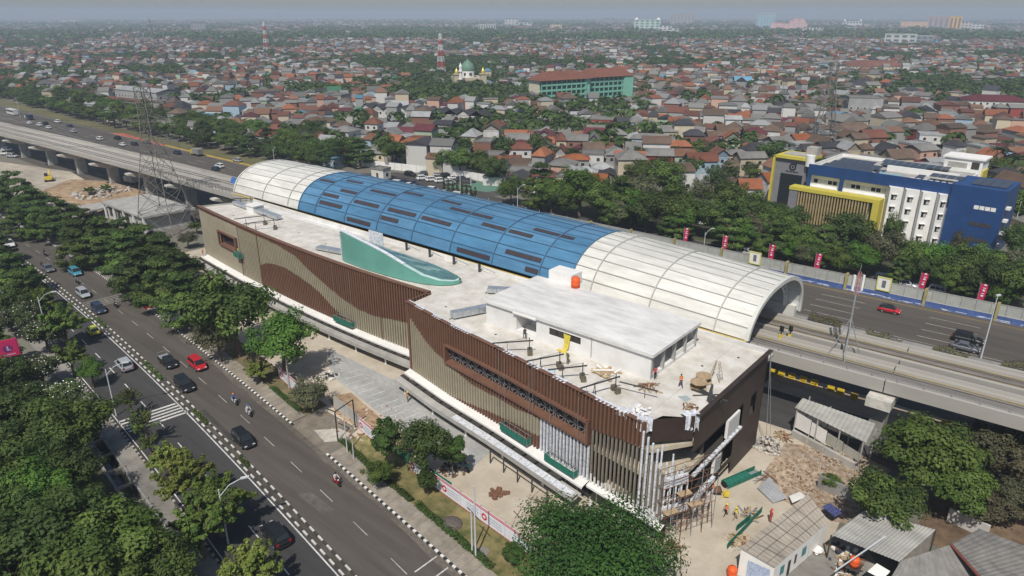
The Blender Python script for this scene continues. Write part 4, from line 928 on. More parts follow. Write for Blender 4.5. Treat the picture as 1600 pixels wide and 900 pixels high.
# yellow plastic barriers on the frontage road
M_PLY = mat('yellow_plastic', (.62, .44, .03), .5, .1)
ybm = MB().add([(-.75, -.3, 0), (.75, -.3, 0), (.75, .3, 0), (-.75, .3, 0), (-.7, -.12, 1.0), (.7, -.12, 1.0), (.7, .12, 1.0), (-.7, .12, 1.0)], [(0, 1, 5, 4), (1, 2, 6, 5), (2, 3, 7, 6), (3, 0, 4, 7), (4, 5, 6, 7)]).mesh('barrier_body', M_PLY)
ybs = MB().box(-.55, -.36, .3, .55, .36, .42).mesh('dark_stripe', mat('grimy_yellow', (.30, .2, .03), .8))
YB = sorted([(1208, 580), (1221, 583), (1237, 587), (1255, 592), (1272, 597), (1298, 606), (1313, 611), (1334, 619), (1438, 652), (1476, 661), (1492, 666), (1512, 671)])
for i, (px, py) in enumerate(YB):
    p = at(px, py + 4)
    t = thing('road_barrier', 'yellow plastic road barrier under the railway, ' + nth(i + 1) + ' in line from the station wall', 'barrier', (p.x, p.y, .02), random.uniform(-.25, .25), 'yellow barriers on the frontage road')
    t.scale = (.72, .8, .85); part('body', ybm, t); part('stripe', ybs, t)
# ------------------------------------------------------------------ vehicles
M_TYRE = M_BLACK; M_RIM = mat('wheel_rim', (.35, .36, .37), .4, .1, metal=.6); M_TRIM = mat('dark_trim', (.03, .03, .032), .7)
M_HL = mat('headlamp_lens', (.75, .77, .8), .15, .05, spec=.8); M_TL = mat('tail_lamp_lens', (.35, .01, .01), .25)
def paint(name, c, metal=.2): return mat('car_paint_' + name, c, .32, .05, .4, metal=metal, spec=.5)
PA = dict(white=(.72, .72, .71), silver=(.40, .42, .44), black=(.016, .017, .02), red=(.52, .02, .03), teal=(.07, .30, .40), navy=(.03, .045, .085), grey=(.13, .14, .16), lime=(.52, .55, .07), yellow=(.60, .46, .05), blue=(.05, .12, .35))
def _loft(st, ring):
    mb = MB(); n = len(ring(*st[0])); vs = []
    for s in st: vs += ring(*s)
    fs = [(k * n + i, (k + 1) * n + i, (k + 1) * n + (i + 1) % n, k * n + (i + 1) % n) for k in range(len(st) - 1) for i in range(n)]
    fs += [tuple(range(n)), tuple(reversed(range((len(st) - 1) * n, len(st) * n)))]
    return mb.add(vs, fs, 0, False)
KIND = { # L, W, H, belt, hood, cabin: rear bottom, rear top, front top, front bottom
 'suv': (4.6, 1.86, 1.78, 1.06, .98, -2.12, -1.85, .45, 1.15), 'mpv': (4.4, 1.74, 1.72, 1.0, .92, -2.08, -1.85, .75, 1.45),
 'sedan': (4.5, 1.76, 1.46, .92, .86, -1.65, -1.0, .35, 1.15), 'hatch': (3.9, 1.7, 1.5, .94, .88, -1.85, -1.45, .35, 1.1), 'pickup': (4.7, 1.75, 1.72, 1.0, .95, -.35, -.2, .75, 1.4)}
_cm = {}
def car_meshes(kind, col, roofcol=None):
    key = (kind, col, roofcol)
    if key in _cm: return _cm[key]
    L, Wd, H, zb, zh, rb, rt, ft, fb = KIND[kind]; w = Wd / 2; l = L / 2; r = {}
    st = [(-l, .78, .42, zb - .22), (-l + .08, .92, .32, zb - .06), (-l + .45, .99, .26, zb), (rb + .6, 1, .24, zb), (fb - .4, 1, .24, zb), (fb + .1, .99, .25, zb - .01), (l - .55, .96, .27, zh - .04), (l - .14, .88, .32, zh - .2), (l, .74, .42, zh - .36)]
    if kind == 'pickup': st[1] = (-l + .05, .97, .35, zb - .05)
    ring = lambda x, k, z0, z1: [(x, -w * k * .88, z0), (x, -w * k, z0 + (z1 - z0) * .3), (x, -w * k, z1 - .14), (x, -w * k * .9, z1), (x, w * k * .9, z1), (x, w * k, z1 - .14), (x, w * k, z0 + (z1 - z0) * .3), (x, w * k * .88, z0)]
    mb = _loft(st, ring)
    if kind == 'pickup':
        mb.box(-l + .1, -w * .82, zb - .35, -.5, w * .82, zb - .3, 1)
        for s in (-1, 1): mb.box(-l + .1, s * w * .93 - .04, zb - .05, -.45, s * w * .93 + .04, zb + .12, 0)
    # sills, bumpers
    for s in (-1, 1): mb.box(-l + .9, s * w * .985 - .03, .22, l - 1.0, s * w * .985 + .03, .34, 1)
    mb.box(l - .1, -w * .6, .36, l + .02, w * .6, .55, 1); mb.box(-l - .02, -w * .7, .36, -l + .06, w * .7, .5, 1)
    for s in (-1, 1): mb.box(fb - .25, s * (w + .02) - .09, zb - .02, fb - .08, s * (w + .02) + .09, zb + .12, 0)
    r['body'] = mb.mesh('body', [paint(col, PA[col]), M_TRIM])
    k0, k1 = .9 * w, .74 * w
    A = [(rb, k0, zb - .01), (rt, k1, H - .05), (rt + .12, k1 * .97, H), (ft - .1, k1 * .97, H), (ft, k1, H - .04), (fb, k0, zb - .01)]
    mb = MB(); vs = [(x, -y, z) for x, y, z in A] + [(x, y, z) for x, y, z in A]; n = 6
    mb.add(vs, [(i, i + 1, n + i + 1, n + i) for i in range(n - 1)] + [tuple(range(n - 1, -1, -1)), tuple(range(n, 2 * n))], 0)
    r['roof'] = mb.mesh('roof', [paint(roofcol or col, PA[roofcol or col]), M_TRIM])
    def lerp(a, b, t): return tuple(a[i] * (1 - t) + b[i] * t for i in range(3))
    def glass(P, off):
        mb = MB(); o = Vector(off); mb.add([Vector(p) + o for p in P], [(0, 1, 2, 3)]); return mb
    b0, t0 = (fb, k0, zb), (ft, k1, H - .04)
    r['windscreen'] = glass([(fb - .04, -k0 * .93, zb + .05), (fb - .04, k0 * .93, zb + .05), (ft + .03, k1 * .92, H - .09), (ft + .03, -k1 * .92, H - .09)], (.03, 0, .03)).mesh('windscreen', M_GLASS)
    r['rear_window'] = glass([(rb + .03, k0 * .85, zb + .14), (rb + .03, -k0 * .85, zb + .14), (rt - .02, -k1 * .88, H - .12), (rt - .02, k1 * .88, H - .12)], (-.03, 0, .02)).mesh('rear_window', M_GLASS)
    for s in (-1, 1):
        cuts = [.03, .36, .67, .97] if kind in ('suv', 'mpv') else [.08, .52, .94]
        if kind == 'pickup': cuts = [.08, .94]
        for i in range(len(cuts) - 1):
            u0, u1 = cuts[i] + .015, cuts[i + 1] - .015
            lo0, lo1 = lerp((rb + .12, k0, zb + .06), (fb - .3, k0, zb + .06), u0), lerp((rb + .12, k0, zb + .06), (fb - .3, k0, zb + .06), u1)
            hi0, hi1 = lerp((rt + .12, k1, H - .12), (ft - .12, k1, H - .12), u0), lerp((rt + .12, k1, H - .12), (ft - .12, k1, H - .12), u1)
            P = [lo0, lo1, hi1, hi0]; P = [(x, s * y, z) for x, y, z in P]
            if s > 0: P = P[::-1]
            r['side_window%d%d' % (s, i)] = glass(P, (0, s * .02, .01)).mesh('side_window', M_GLASS)
    if 'wheel' not in _cm:
        _cm['wheel'] = MB().tube((0, -.11, 0), (0, .11, 0), .33, n=14).mesh('tyre', M_TYRE); _cm['rim'] = MB().tube((0, -.125, 0), (0, .125, 0), .19, n=10).mesh('rim', M_RIM)
        _cm['hl'] = MB().box(-.1, -.17, -.07, .06, .17, .08).mesh('headlight', M_HL); _cm['tl'] = MB().box(-.05, -.12, -.16, .05, .12, .16).mesh('tail_light', M_TL)
    r['wheels'] = [(sx * (l - .82), sy * (w - .1), .33) for sx in (-1, 1) for sy in (-1, 1)]
    r['hl'] = [(l - .1, sy * w * .62, zh - .3) for sy in (-1, 1)]; r['tl'] = [(-l + .05, sy * w * .76, zb - .2) for sy in (-1, 1)]
    _cm[key] = r; return r
def car(label, kind, col, x, y, rz, z=.01, detail=2, group=None, roofcol=None, scale=1.0):
    m = car_meshes(kind, col, roofcol); t = thing('car' if kind != 'pickup' else 'pickup_truck', label, 'car' if kind != 'pickup' else 'pickup', (x, y, z), rz, group)
    if scale != 1: t.scale = (scale,) * 3
    part('body', m['body'], t); part('roof', m['roof'], t); part('windscreen', m['windscreen'], t); part('rear_window', m['rear_window'], t)
    for k in m:
        if k.startswith('side_window'): part('side_window', m[k], t)
    for p in m['wheels']:
        wo = part('wheel', _cm['wheel'], t, p)
        if detail > 1: part('rim', _cm['rim'], wo)
    if detail > 1:
        for p in m['hl']: part('headlight', _cm['hl'], t, p)
        for p in m['tl']: part('tail_light', _cm['tl'], t, p)
    return t
def road(px, py, drop=9): # ground point under a car seen at a pixel, and its direction along the avenue
    p = at(px, py + drop); return p.x, p.y, ykt(p.x)
AV = 'vehicles on the avenue'
for lb, kd, c, px, py, rv, dr in (
  ('white boxy car furthest up the avenue', 'suv', 'white', 15, 379, 0, 6), ('dark grey saloon beside a motorbike, behind the teal car', 'sedan', 'grey', 76, 418, 0, 5), ('teal people carrier on the avenue', 'mpv', 'teal', 118, 423, 0, 6),
  ('silver car crossing the worn zebra', 'mpv', 'silver', 131, 456, 0, 7), ('dark navy people carrier just past the worn zebra', 'mpv', 'navy', 155, 480, 0, 7), ('black pickup with open bed, beside the red car', 'pickup', 'black', 263, 562, 0, 8),
  ('bright red people carrier by the kerb', 'mpv', 'red', 309, 564, 0, 10), ('black off-roader behind the red car, near the median', 'suv', 'black', 289, 596, 0, 10), ('black people carrier alone, level with the driveway', 'mpv', 'black', 381, 681, 0, 11),
  ('silver grey car on the far carriageway before the zebra', 'suv', 'silver', 195, 568, 1, 7), ('black off-roader on the far carriageway by the bent street lamp', 'suv', 'black', 431, 828, 1, 14), ('lime yellow small car partly under roadside leaves', 'hatch', 'lime', 146, 515, 1, 6), ('dark car at the edge of view on the avenue', 'sedan', 'black', -2, 352, 0, 4)):
    x, y, a = road(px, py, dr); t = car(lb, kd, c, x, y, a + (pi if rv else 0), .012, 2, AV)
    if kd == 'pickup':
        MB().box(-2.2, -.8, 1.0, -.6, .8, 1.08).bar((-2.2, -.78, 1.1), (-2.2, -.78, 1.65), .05).bar((-2.2, .78, 1.1), (-2.2, .78, 1.65), .05).bar((-2.2, -.8, 1.65), (-2.2, .8, 1.65), .05).build('load_rack', [M_STEEL], t)
TR = 'vehicles on the toll road'
a_r = math.atan(.05)
for lb, kd, c, px, py, dr, rc in (('red small car with black roof on the toll road', 'hatch', 'red', 1389, 482, 6, 'black'), ('black van-like car on the toll road, outer of two side by side', 'suv', 'black', 1511, 526, 9, None), ('dark grey saloon on the toll road, half hidden by the hedge', 'sedan', 'grey', 1507, 541, 6, None)):
    p = at(px, py + dr); car(lb, kd, c, p.x, p.y, a_r, .012, 2, TR, rc, 1.06 if c == 'black' else 1)
for i, (c, kd, px, py, d) in enumerate((('white', 'mpv', 62, 194, 0), ('black', 'suv', 71, 192, 0), ('white', 'sedan', 76, 198, 0), ('white', 'suv', 90, 189, 0), ('navy', 'sedan', 109, 195, 0), ('silver', 'suv', 115, 204, 0), ('white', 'mpv', 156, 216, 0), ('black', 'suv', 184, 215, 0), ('white', 'sedan', 192, 225, 0), ('navy', 'mpv', 210, 224, 0), ('grey', 'sedan', 230, 221, 0), ('navy', 'mpv', 277, 238, 0), ('silver', 'mpv', 371, 250, 0), ('white', 'suv', 343, 259, 0), ('navy', 'hatch', 337, 263, 0), ('white', 'hatch', 46, 191, 0))):
    p = at(px, py + 3)
    nm = {'mpv': 'people carrier', 'suv': 'off-roader', 'sedan': 'saloon', 'hatch': 'small car'}[kd]
    wh = ['ahead of the bus', 'beside a white people carrier', 'closest to the viaduct edge, near the trucks', 'on the outer shoulder lane', 'behind the outer lane white car', 'in the middle lanes, alone', 'close to the viaduct parapet before the red marking', 'beside the red road marking', 'by the viaduct, behind the pylon arms', 'seen through the pylon', 'at the end of the red marking', 'just past the pylon', 'on the yellow edge line by the cream canopy', 'beside the blue hatchback near the cream canopy', 'beside a white car near the cream canopy', 'small and behind the truck'][i]
    car('%s %s on the toll road, %s' % (dict(navy='dark blue').get(c, c), nm, wh), kd, c, p.x, p.y, math.atan(.018) + pi, .012, 1, TR)
def truck(label, px, py, cabc, boxc, bus=False):
    p = at(px, py + 3); t = thing('bus' if bus else 'truck', label, 'bus' if bus else 'truck', (p.x, p.y, .01), pi + .02, TR)
    if bus:
        MB().box(-5.5, -1.25, .4, 5.5, 1.25, 3.2).build('body', [paint(cabc, PA[cabc])], t); MB().box(-5.3, -1.28, 1.7, 5.2, 1.28, 2.7).box(5.4, -1.1, 1.4, 5.53, 1.1, 2.8).build('glazing', [M_GLASS], t)
    else:
        MB().box(1.6, -1.05, .5, 3.2, 1.05, 2.3).build('cab', [paint(cabc, PA[cabc])], t); MB().box(2.6, -.95, 1.45, 3.23, .95, 2.1).build('windscreen', [M_GLASS], t)
        MB().box(-3.3, -1.15, .9, 1.5, 1.15, 2.9).build('load_box', [boxc], t); MB().box(-3.2, -.5, .5, 3, .5, .85).build('chassis', [M_TRIM], t)
    for sx in (-1, 1):
        for sy in (-1, 1): part('wheel', _cm['wheel'], t, (sx * 2.2, sy * .95, .45), None, (1.35,) * 3)
truck('white bus far up the toll road', 20, 176, 'white', M_CONC, True); truck('truck with dark load box and white cab near the bus', 46, 184, 'white', paint('navy', PA['navy'])); truck('yellow cabbed truck with grey load past the pylon', 308, 240, 'yellow', M_CONCD); truck('white truck passing under the viaduct beside the pier', 206, 284, 'white', M_CONC)
PK = 'cars parked behind the canopy'
prk = [(661, 279, 'white', 'suv'), (675, 281, 'white', 'mpv'), (689, 283, 'white', 'suv'), (703, 286, 'silver', 'mpv'), (663, 271, 'grey', 'sedan'), (674, 271, 'navy', 'suv'), (685, 273, 'silver', 'sedan'), (697, 275, 'black', 'mpv'), (709, 278, 'white', 'sedan'), (722, 281, 'navy', 'mpv'), (733, 284, 'grey', 'suv'), (641, 273, 'black', 'suv'), (617, 282, 'black', 'sedan'), (630, 286, 'navy', 'mpv'), (645, 288, 'navy', 'suv'), (622, 287, 'white', 'mpv'), (640, 290, 'white', 'sedan'), (677, 298, 'white', 'suv'), (695, 302, 'silver', 'sedan'), (717, 306, 'white', 'mpv'), (734, 309, 'silver', 'suv')]
wtx = ['first of the front row from the guard hut', 'second of the front row', 'third of the front row', 'last of the front row', 'first of the back row, by the white wall', 'second of the back row', 'third of the back row', 'fourth of the back row', 'fifth of the back row', 'sixth of the back row', 'end of the back row, by the conifers', 'alone against the white wall', 'beside the guard hut', 'in the middle of the dark group', 'at the dark group beside the front row', 'peeping over the blue canopy near the guard hut', 'peeping over the blue canopy, further along', 'over the canopy edge before the conifers', 'over the canopy edge at the first conifer', 'over the canopy edge at the scoreboard', 'over the canopy edge past the scoreboard']
for (px, py, c, kd), w_ in zip(prk, wtx):
    p = at(px, py + 2); car('%s parked car, %s' % (dict(navy='dark blue').get(c, c), w_), kd, c, p.x, p.y, RAD(62) if py < 288 and px > 655 else RAD(8), .015, 1, PK)
SV = 'cars parked under the trees beyond the wall'
for px, py, c, kd, w_ in ((1095, 348, 'white', 'suv', 'in the clearing between two tree crowns'), (1110, 347, 'silver', 'sedan', 'beside the white car in the clearing'), (1164, 395, 'silver', 'mpv', 'behind the wall near the sign board over the canopy'), (1335, 430, 'black', 'suv', 'behind the wall, before the radio mast'), (1382, 437, 'navy', 'mpv', 'behind the wall by the yellow framed board'), (1416, 446, 'silver', 'suv', 'behind the wall beside the fifth flag'), (1467, 456, 'white', 'mpv', 'behind the wall between the last two flags')):
    p = at(px, py + 3); car('%s car %s' % (dict(navy='dark blue').get(c, c), w_), kd, c, p.x, max(p.y, 154.5), RAD(4), .015, 1, SV)
for i, (px, py) in enumerate(((4, 242), (12, 236), (20, 246), (2, 232))):
    p = at(px, py); car(['white car parked under the viaduct, closest to the pier', 'white car parked under the viaduct, in the rear', 'silver car parked under the viaduct beside the pier', 'white car parked under the viaduct at the edge of view'][i], 'suv', ['white', 'white', 'silver', 'white'][i], p.x, p.y, RAD(25), .01, 1, 'cars parked under the viaduct')
# excavator in the yard
p = at(77, 283); t = thing('excavator', 'small yellow tracked excavator in the dusty yard beside the viaduct', 'excavator', (p.x, p.y, 0), RAD(160))
for s in (-1, 1): MB().box(-1.6, s * 1.0 - .28, 0, 1.6, s * 1.0 + .28, .75).build('track', [M_BLACK], t)
MB().box(-1.7, -1.1, .8, 1.0, 1.1, 1.7).build('body', [M_YEL], t); MB().box(.0, .1, 1.7, 1.2, 1.1, 2.7).build('cab', [M_GLASS], t)
MB().bar((1, -.3, 1.5), (3.0, -.3, 3.4), .35).build('boom', [M_YEL], t); MB().bar((3.0, -.3, 3.4), (4.2, -.3, 1.2), .28).build('arm', [M_YEL], t); MB().box(3.9, -.7, .5, 4.7, .1, 1.2).build('bucket', [M_DSTEEL], t)

# ------------------------------------------------------------------ people
M_SKIN = mat('skin', (.30, .17, .105), .6, .05); M_HAIR = mat('hair', (.015, .012, .01), .6)
_pm = {}
def person_mesh(pose):
    """one continuous skinned body with hands and fingers, converted to a plain mesh"""
    if pose in _pm: return _pm[pose]
    V = [(0, 0, .95, .125, .105), (0, 0, 1.12, .13, .10), (0, 0, 1.30, .15, .105), (0, 0, 1.43, .10, .08), (.005, 0, 1.52, .052, .052), (.02, 0, 1.62, .078, .09), (.015, 0, 1.71, .07, .082)]
    E = [(0, 1), (1, 2), (2, 3), (3, 4), (4, 5), (5, 6)]
    def chain(a, pts):
        for q in pts: V.append(q); E.append((a, len(V) - 1)); a = len(V) - 1
        return a
    if pose == 'walk': legs = [((.0, .09), (.16, .10, .52), (.28, .10, .09)), ((0, -.09), (-.02, -.10, .50), (-.26, -.10, .12))]; arms = [((-.16, .27, 1.14), (-.12, .27, .90)), ((.12, -.27, 1.14), (.24, -.26, .93))]
    elif pose == 'ride': legs = [((.0, .10), (.38, .20, .90), (.30, .20, .46)), ((0, -.10), (.38, -.20, .90), (.30, -.20, .46))]; arms = [((.18, .28, 1.16), (.46, .27, 1.08)), ((.18, -.28, 1.16), (.46, -.27, 1.08))]
    else: legs = [((.0, .09), (.02, .10, .50), (.0, .11, .08)), ((0, -.09), (.03, -.10, .50), (.02, -.12, .08))]; arms = [((.02, .28, 1.14), (.16, .24, .98)), ((.0, -.28, 1.14), (.06, -.29, .88))]
    hand = []
    for s, ((hx, hy), k, f) in zip((1, -1), legs):
        chain(0, [(hx, hy, .90, .09, .09), (k[0], k[1], k[2], .062, .062), (f[0], f[1], f[2], .045, .045), (f[0] + .15, f[1] + .02 * s, .035 if pose != 'ride' else f[2] - .06, .045, .035)])
    for s, (e, h) in zip((1, -1), arms):
        a = chain(2, [(0, s * .18, 1.40, .065, .06), (e[0], e[1], e[2], .042, .042), (h[0], h[1], h[2], .03, .03)])
        d = (Vector(h) - Vector(e)).normalized(); hand.append((Vector(h), d, s))
        chain(a, [tuple(Vector(h) + d * .075) + (.036, .022)])
    me = bpy.data.meshes.new('sk'); me.from_pydata([v[:3] for v in V], E, []); o = bpy.data.objects.new('sk', me); COL.objects.link(o)
    md = o.modifiers.new('s', 'SKIN')
    for i, v in enumerate(V): me.skin_vertices[0].data[i].radius = (v[3], v[4])
    me.skin_vertices[0].data[0].use_root = True
    o.modifiers.new('b', 'SUBSURF').levels = 1
    dg = bpy.context.evaluated_depsgraph_get(); out = bpy.data.meshes.new_from_object(o.evaluated_get(dg)); bpy.data.objects.remove(o)
    mb = MB(); mb.add([v.co.copy() for v in out.vertices], [tuple(p.vertices) for p in out.polygons], 0, True); 
    for h, d, s in hand: # fingers and thumb
        side = d.cross(Vector((0, 0, 1))); side = side.normalized() if side.length > .1 else Vector((1, 0, 0)); c = h + d * .09
        for i, ln in enumerate((.062, .075, .07, .055)): q = c + side * ((i - 1.5) * .017); mb.tube(q, q + d * ln + Vector((.012, 0, 0)), .009, .006, 5)
        mb.tube(h + d * .04 + side * .03, h + d * .08 + side * .065, .01, .007, 5)
    mb.add([(.115, -.012, 1.63), (.115, .012, 1.63), (.095, 0, 1.67), (.145, 0, 1.635)], [(0, 1, 3), (1, 2, 3), (2, 0, 3)])
    for s in (-1, 1): mb.add([(.03, s * .082, 1.60), (.0, s * .10, 1.63), (.0, s * .095, 1.67), (.03, s * .082, 1.66)], [(0, 1, 2, 3)])
    for k, f in enumerate(mb.f):
        z = sum(mb.v[i][2] for i in f) / len(f); y = max(abs(mb.v[i][1]) for i in f)
        mb.m[k] = 0 if z > 1.48 else (2 if z < .12 else (3 if z < .97 and y < .235 or (z < .97 and pose == 'ride' and z < .9) else (0 if y > .22 and z < 1.02 else 1)))
    _pm[pose] = mb; return mb
M_SHOE = mat('boots', (.03, .025, .02), .8)
CL = {}
def cloth(n, c): return mat('cloth_' + n, c, .85, .12, 3)
_pc = {}
def person(label, pos, rz, pose='stand', shirt=('navy', (.03, .04, .08)), trousers=('dark', (.03, .03, .035)), helmet=None, vest=None, group='site workers'):
    key = (pose, shirt[0], trousers[0])
    if key not in _pc: _pc[key] = person_mesh(pose).mesh('person_body', [M_SKIN, cloth(*shirt), M_SHOE, cloth(*trousers)])
    t = thing('person', label, 'person', tuple(pos), rz, group); part('body', _pc[key], t)
    if ('hair',) not in _pc:
        _pc[('hair',)] = MB().lathe((.012, 0, 1.66), [(.098, -.03), (.10, .02), (.085, .07), (.05, .1), (0, .11)], 10).mesh('hair', M_HAIR)
        for n, c in (('yellow', (.75, .55, .03)), ('white', (.75, .75, .74)), ('orange', (.75, .2, .03)), ('blue', (.05, .15, .5)), ('red', (.6, .03, .03)), ('black', (.02, .02, .02))):
            _pc[('helmet', n)] = MB().lathe((.015, 0, 1.66), [(.15, .0), (.125, .02), (.12, .07), (.09, .125), (0, .15)], 12).mesh('helmet', mat('helmet_' + n, c, .35, .05))
        for n, c in (('orange', (.80, .16, .02)), ('yellow', (.72, .68, .05)), ('green', (.2, .6, .1)), ('red', (.65, .05, .05))):
            mb = MB(); R = [(.19, .155, 1.0), (.2, .16, 1.15), (.215, .165, 1.32), (.2, .13, 1.44)]; N = 12
            vs = [(ry * cos(2 * pi * i / N), rx * sin(2 * pi * i / N), z) for rx, ry, z in R for i in range(N)]
            mb.add(vs, [(k * N + i, k * N + (i + 1) % N, (k + 1) * N + (i + 1) % N, (k + 1) * N + i) for k in range(3) for i in range(N)], 0, True)
            for f in mb.f[N:2 * N]: pass
            mb.m[N:N + N] = [1] * 0 + [0] * N
            vs2 = [((.17) * cos(2 * pi * i / N), .206 * sin(2 * pi * i / N), z) for z in (1.1, 1.15) for i in range(N)]; mb.add(vs2, [(i, (i + 1) % N, N + (i + 1) % N, N + i) for i in range(N)], 1)
            _pc[('vest', n)] = mb.mesh('safety_vest', [mat('vest_' + n, c, .7, .08), mat('reflective_tape', (.7, .7, .66), .4)])
    part('helmet', _pc[('helmet', helmet)], t) if helmet else part('hair', _pc[('hair',)], t)
    if vest: part('safety_vest', _pc[('vest', vest)], t)
    return t
ROLE = dict(blue=('blue', (.05, .1, .3)), olive=('olive', (.12, .12, .06)), red=('red', (.45, .06, .05)), green=('green', (.04, .3, .16)), grey=('grey', (.2, .2, .2)), black=('black', (.025, .025, .03)), white=('white', (.6, .6, .58)), khaki=('khaki', (.3, .24, .14)))
for lb, pos, rz, ps, sh, tr, he, ve in (
  ('worker in dark clothes walking on the roof towards the plant house porch', at(820, 530, ZR), 2.6, 'walk', 'black', 'black', None, None), ('worker in green overalls standing in the porch doorway of the plant house', (-52.3, 69.0, ZR), -1.5, 'stand', 'green', 'green', None, None),
  ('worker in olive clothes standing on the roof below the window tarpaulin', at(887, 569, ZR), -1.8, 'stand', 'olive', 'olive', 'white', None), ('worker in orange vest walking on the open roof near the cable drums', at(1063, 605, ZR), -.6, 'walk', 'khaki', 'black', None, 'orange'),
  ('worker in red shirt crouched at the plant house end opening', (-34.3, 67.3, ZR), -.4, 'stand', 'red', 'black', None, None), ('worker in orange vest and helmet walking on the sandy track beside the station', at(1134, 806), -2.2, 'walk', 'khaki', 'black', 'yellow', 'orange'),
  ('worker in yellow vest walking just behind the orange vested one', at(1149, 812), -2.4, 'walk', 'khaki', 'khaki', 'yellow', 'yellow'), ('worker in red top and helmet beside the white shed roof', at(1203, 815, .3), 1.0, 'stand', 'red', 'red', 'red', None),
  ('worker in orange at the shaded doorway of the end wall', at(1112, 772), 3.0, 'stand', 'black', 'black', None, 'orange'), ('worker in orange on the white ledge at the far end of the station', (-150.9, 70.6, 2.7), 1.0, 'stand', 'red', 'khaki', 'orange', 'orange'),
  ('worker in orange vest and yellow helmet on the paved parking lot', at(637, 628), .4, 'stand', 'khaki', 'khaki', 'yellow', 'orange'), ('worker in pale green vest at the foot of the open fins', at(1012, 822), 2.2, 'stand', 'grey', 'grey', 'white', 'green'), ('worker in yellow helmet standing by the heap at the end of the parking lot', at(731, 740), 1.4, 'stand', 'green', 'black', 'yellow', None)):
    person(lb, pos, rz, ps, ROLE[sh], ROLE[tr], he, ve)
# motorbikes with riders
_bk = {}
def bike(i, desc, px, py, col, shirt, rev=False, helm='black'):
    x, y, a = road(px, py, 6 if py < 520 else 9); a += pi if rev else 0
    t = thing('motorbike', 'motor scooter %s' % desc, 'motorbike', (x, y, .012), a, 'motorbikes on the avenue')
    if 'w' not in _bk:
        _bk['w'] = MB().tube((0, -.06, 0), (0, .06, 0), .29, n=12).mesh('wheel', M_TYRE); _bk['seat'] = MB().box(-.65, -.13, .72, .15, .13, .84).mesh('seat', M_TRIM)
        _bk['bar'] = MB().bar((.42, -.34, 1.05), (.42, .34, 1.05), .04).bar((.42, 0, 1.05), (.62, 0, .35), .05).mesh('handlebar', M_TRIM); _bk['lamp'] = MB().box(.48, -.09, .85, .6, .09, .98).mesh('headlight', M_HL)
    mb = MB(); mb.add([(-.75, -.14, .45), (.1, -.16, .3), (.45, -.14, .35), (.55, -.12, .95), (.35, -.14, .95), (.15, -.16, .5), (-.2, -.15, .72), (-.85, -.1, .78)] + [(-.75, .14, .45), (.1, .16, .3), (.45, .14, .35), (.55, .12, .95), (.35, .14, .95), (.15, .16, .5), (-.2, .15, .72), (-.85, .1, .78)],
        [tuple(range(7, -1, -1)), tuple(range(8, 16))] + [(k, (k + 1) % 8, 8 + (k + 1) % 8, 8 + k) for k in range(8)])
    mb.build('fairing', [paint(col, PA[col], 0)], t); part('seat', _bk['seat'], t); part('handlebar', _bk['bar'], t); part('headlight', _bk['lamp'], t)
    for q in (-.62, .64): part('wheel', _bk['w'], t, (q, 0, .29))
    person('rider %s' % desc.replace('ridden', 'riding'), (x - .12 * cos(a), y - .12 * sin(a), .0), a, 'ride', ROLE[shirt], ROLE['black'], helm, None, 'motorbike riders')
for i, b in enumerate((('far up the avenue by the kerb, blue', 23, 359, 'blue', 'blue'), ('in mid lane ahead of the white boxy car', 71, 394, 'black', 'black'), ('close to the striped kerb, behind the teal car', 92, 396, 'white', 'white'), ('directly behind the teal car', 121, 437, 'black', 'grey'), ('beside the navy people carrier at the worn zebra', 181, 474, 'black', 'grey'), ('with blue jacket, ahead of the driveway', 367, 622, 'white', 'blue'), ('with white jacket, just beyond the blue jacket', 389, 640, 'white', 'white'), ('red and white, near the kerb after the driveway', 526, 748, 'red', 'white'), ('beside the dark grey saloon', 67, 414, 'black', 'black'))):
    bike(i, *b, helm=['white', 'black', 'white', 'black', 'black', 'orange', 'blue', 'black', 'black'][i])
bike(9, 'on the far carriageway just before the zebra bars', 209, 621, 'black', 'green', True)
# ------------------------------------------------------------------ street furniture and site objects
M_LAMP = mat('lamp_post_paint', (.52, .54, .55), .5, .08)
def street_lamp(label, base, h, d, al=2.2, group='street lamps'):
    t = thing('street_lamp', label, 'street lamp', tuple(base), 0, group); d = Vector((d[0], d[1], 0)).normalized()
    MB().tube((0, 0, 0), (0, 0, h), .11, .07).build('pole', [M_LAMP], t); e = d * al + Vector((0, 0, h + .75))
    MB().tube((0, 0, h - .9), tuple(d * (al * .45) + Vector((0, 0, h + .25))), .055, .05, 6).tube(tuple(d * (al * .45) + Vector((0, 0, h + .25))), tuple(e), .05, .045, 6).build('arm', [M_LAMP], t)
    MB().bar(e - d * .1, e + d * .75, .3, .14).build('lamp_head', [M_LAMP], t)
LA = [('white street lamp with bent arm standing beside the zebra, over the far carriageway', at(182, 650), 7.6, (.6, .8)), ('white street lamp half hidden in leaves, further up by the grey car', at(75, 525), 7.6, (.6, .8)), ('white street lamp with bent arm in front of the black off-roader', at(357, 850), 7.2, (.45, .9))]
for l, b, h, d in LA: street_lamp(l, b, h, d, 2.4)
p = at(452, 606); tag(MB().tube((p.x, p.y, 0), (p.x - .1, p.y + .2, 8.3), .16, .1).build('concrete_pole', [M_CONC], loc=(p.x, p.y, 0)), 'plain pale concrete pole beside the bright green tree', 'pole')
tag(MB().tube((-7.4, 131.6, 0), (-7.4, 131.6, 11.5), .13, .07).bar((-7.6, 131.4, 11.4), (-7.1, 131.9, 11.55), .35, .2).build('lamp_mast', [M_LAMP], loc=(-7.4, 131.6, 0)), 'tall straight lamp mast in the toll road median beside the black cars', 'street lamp')
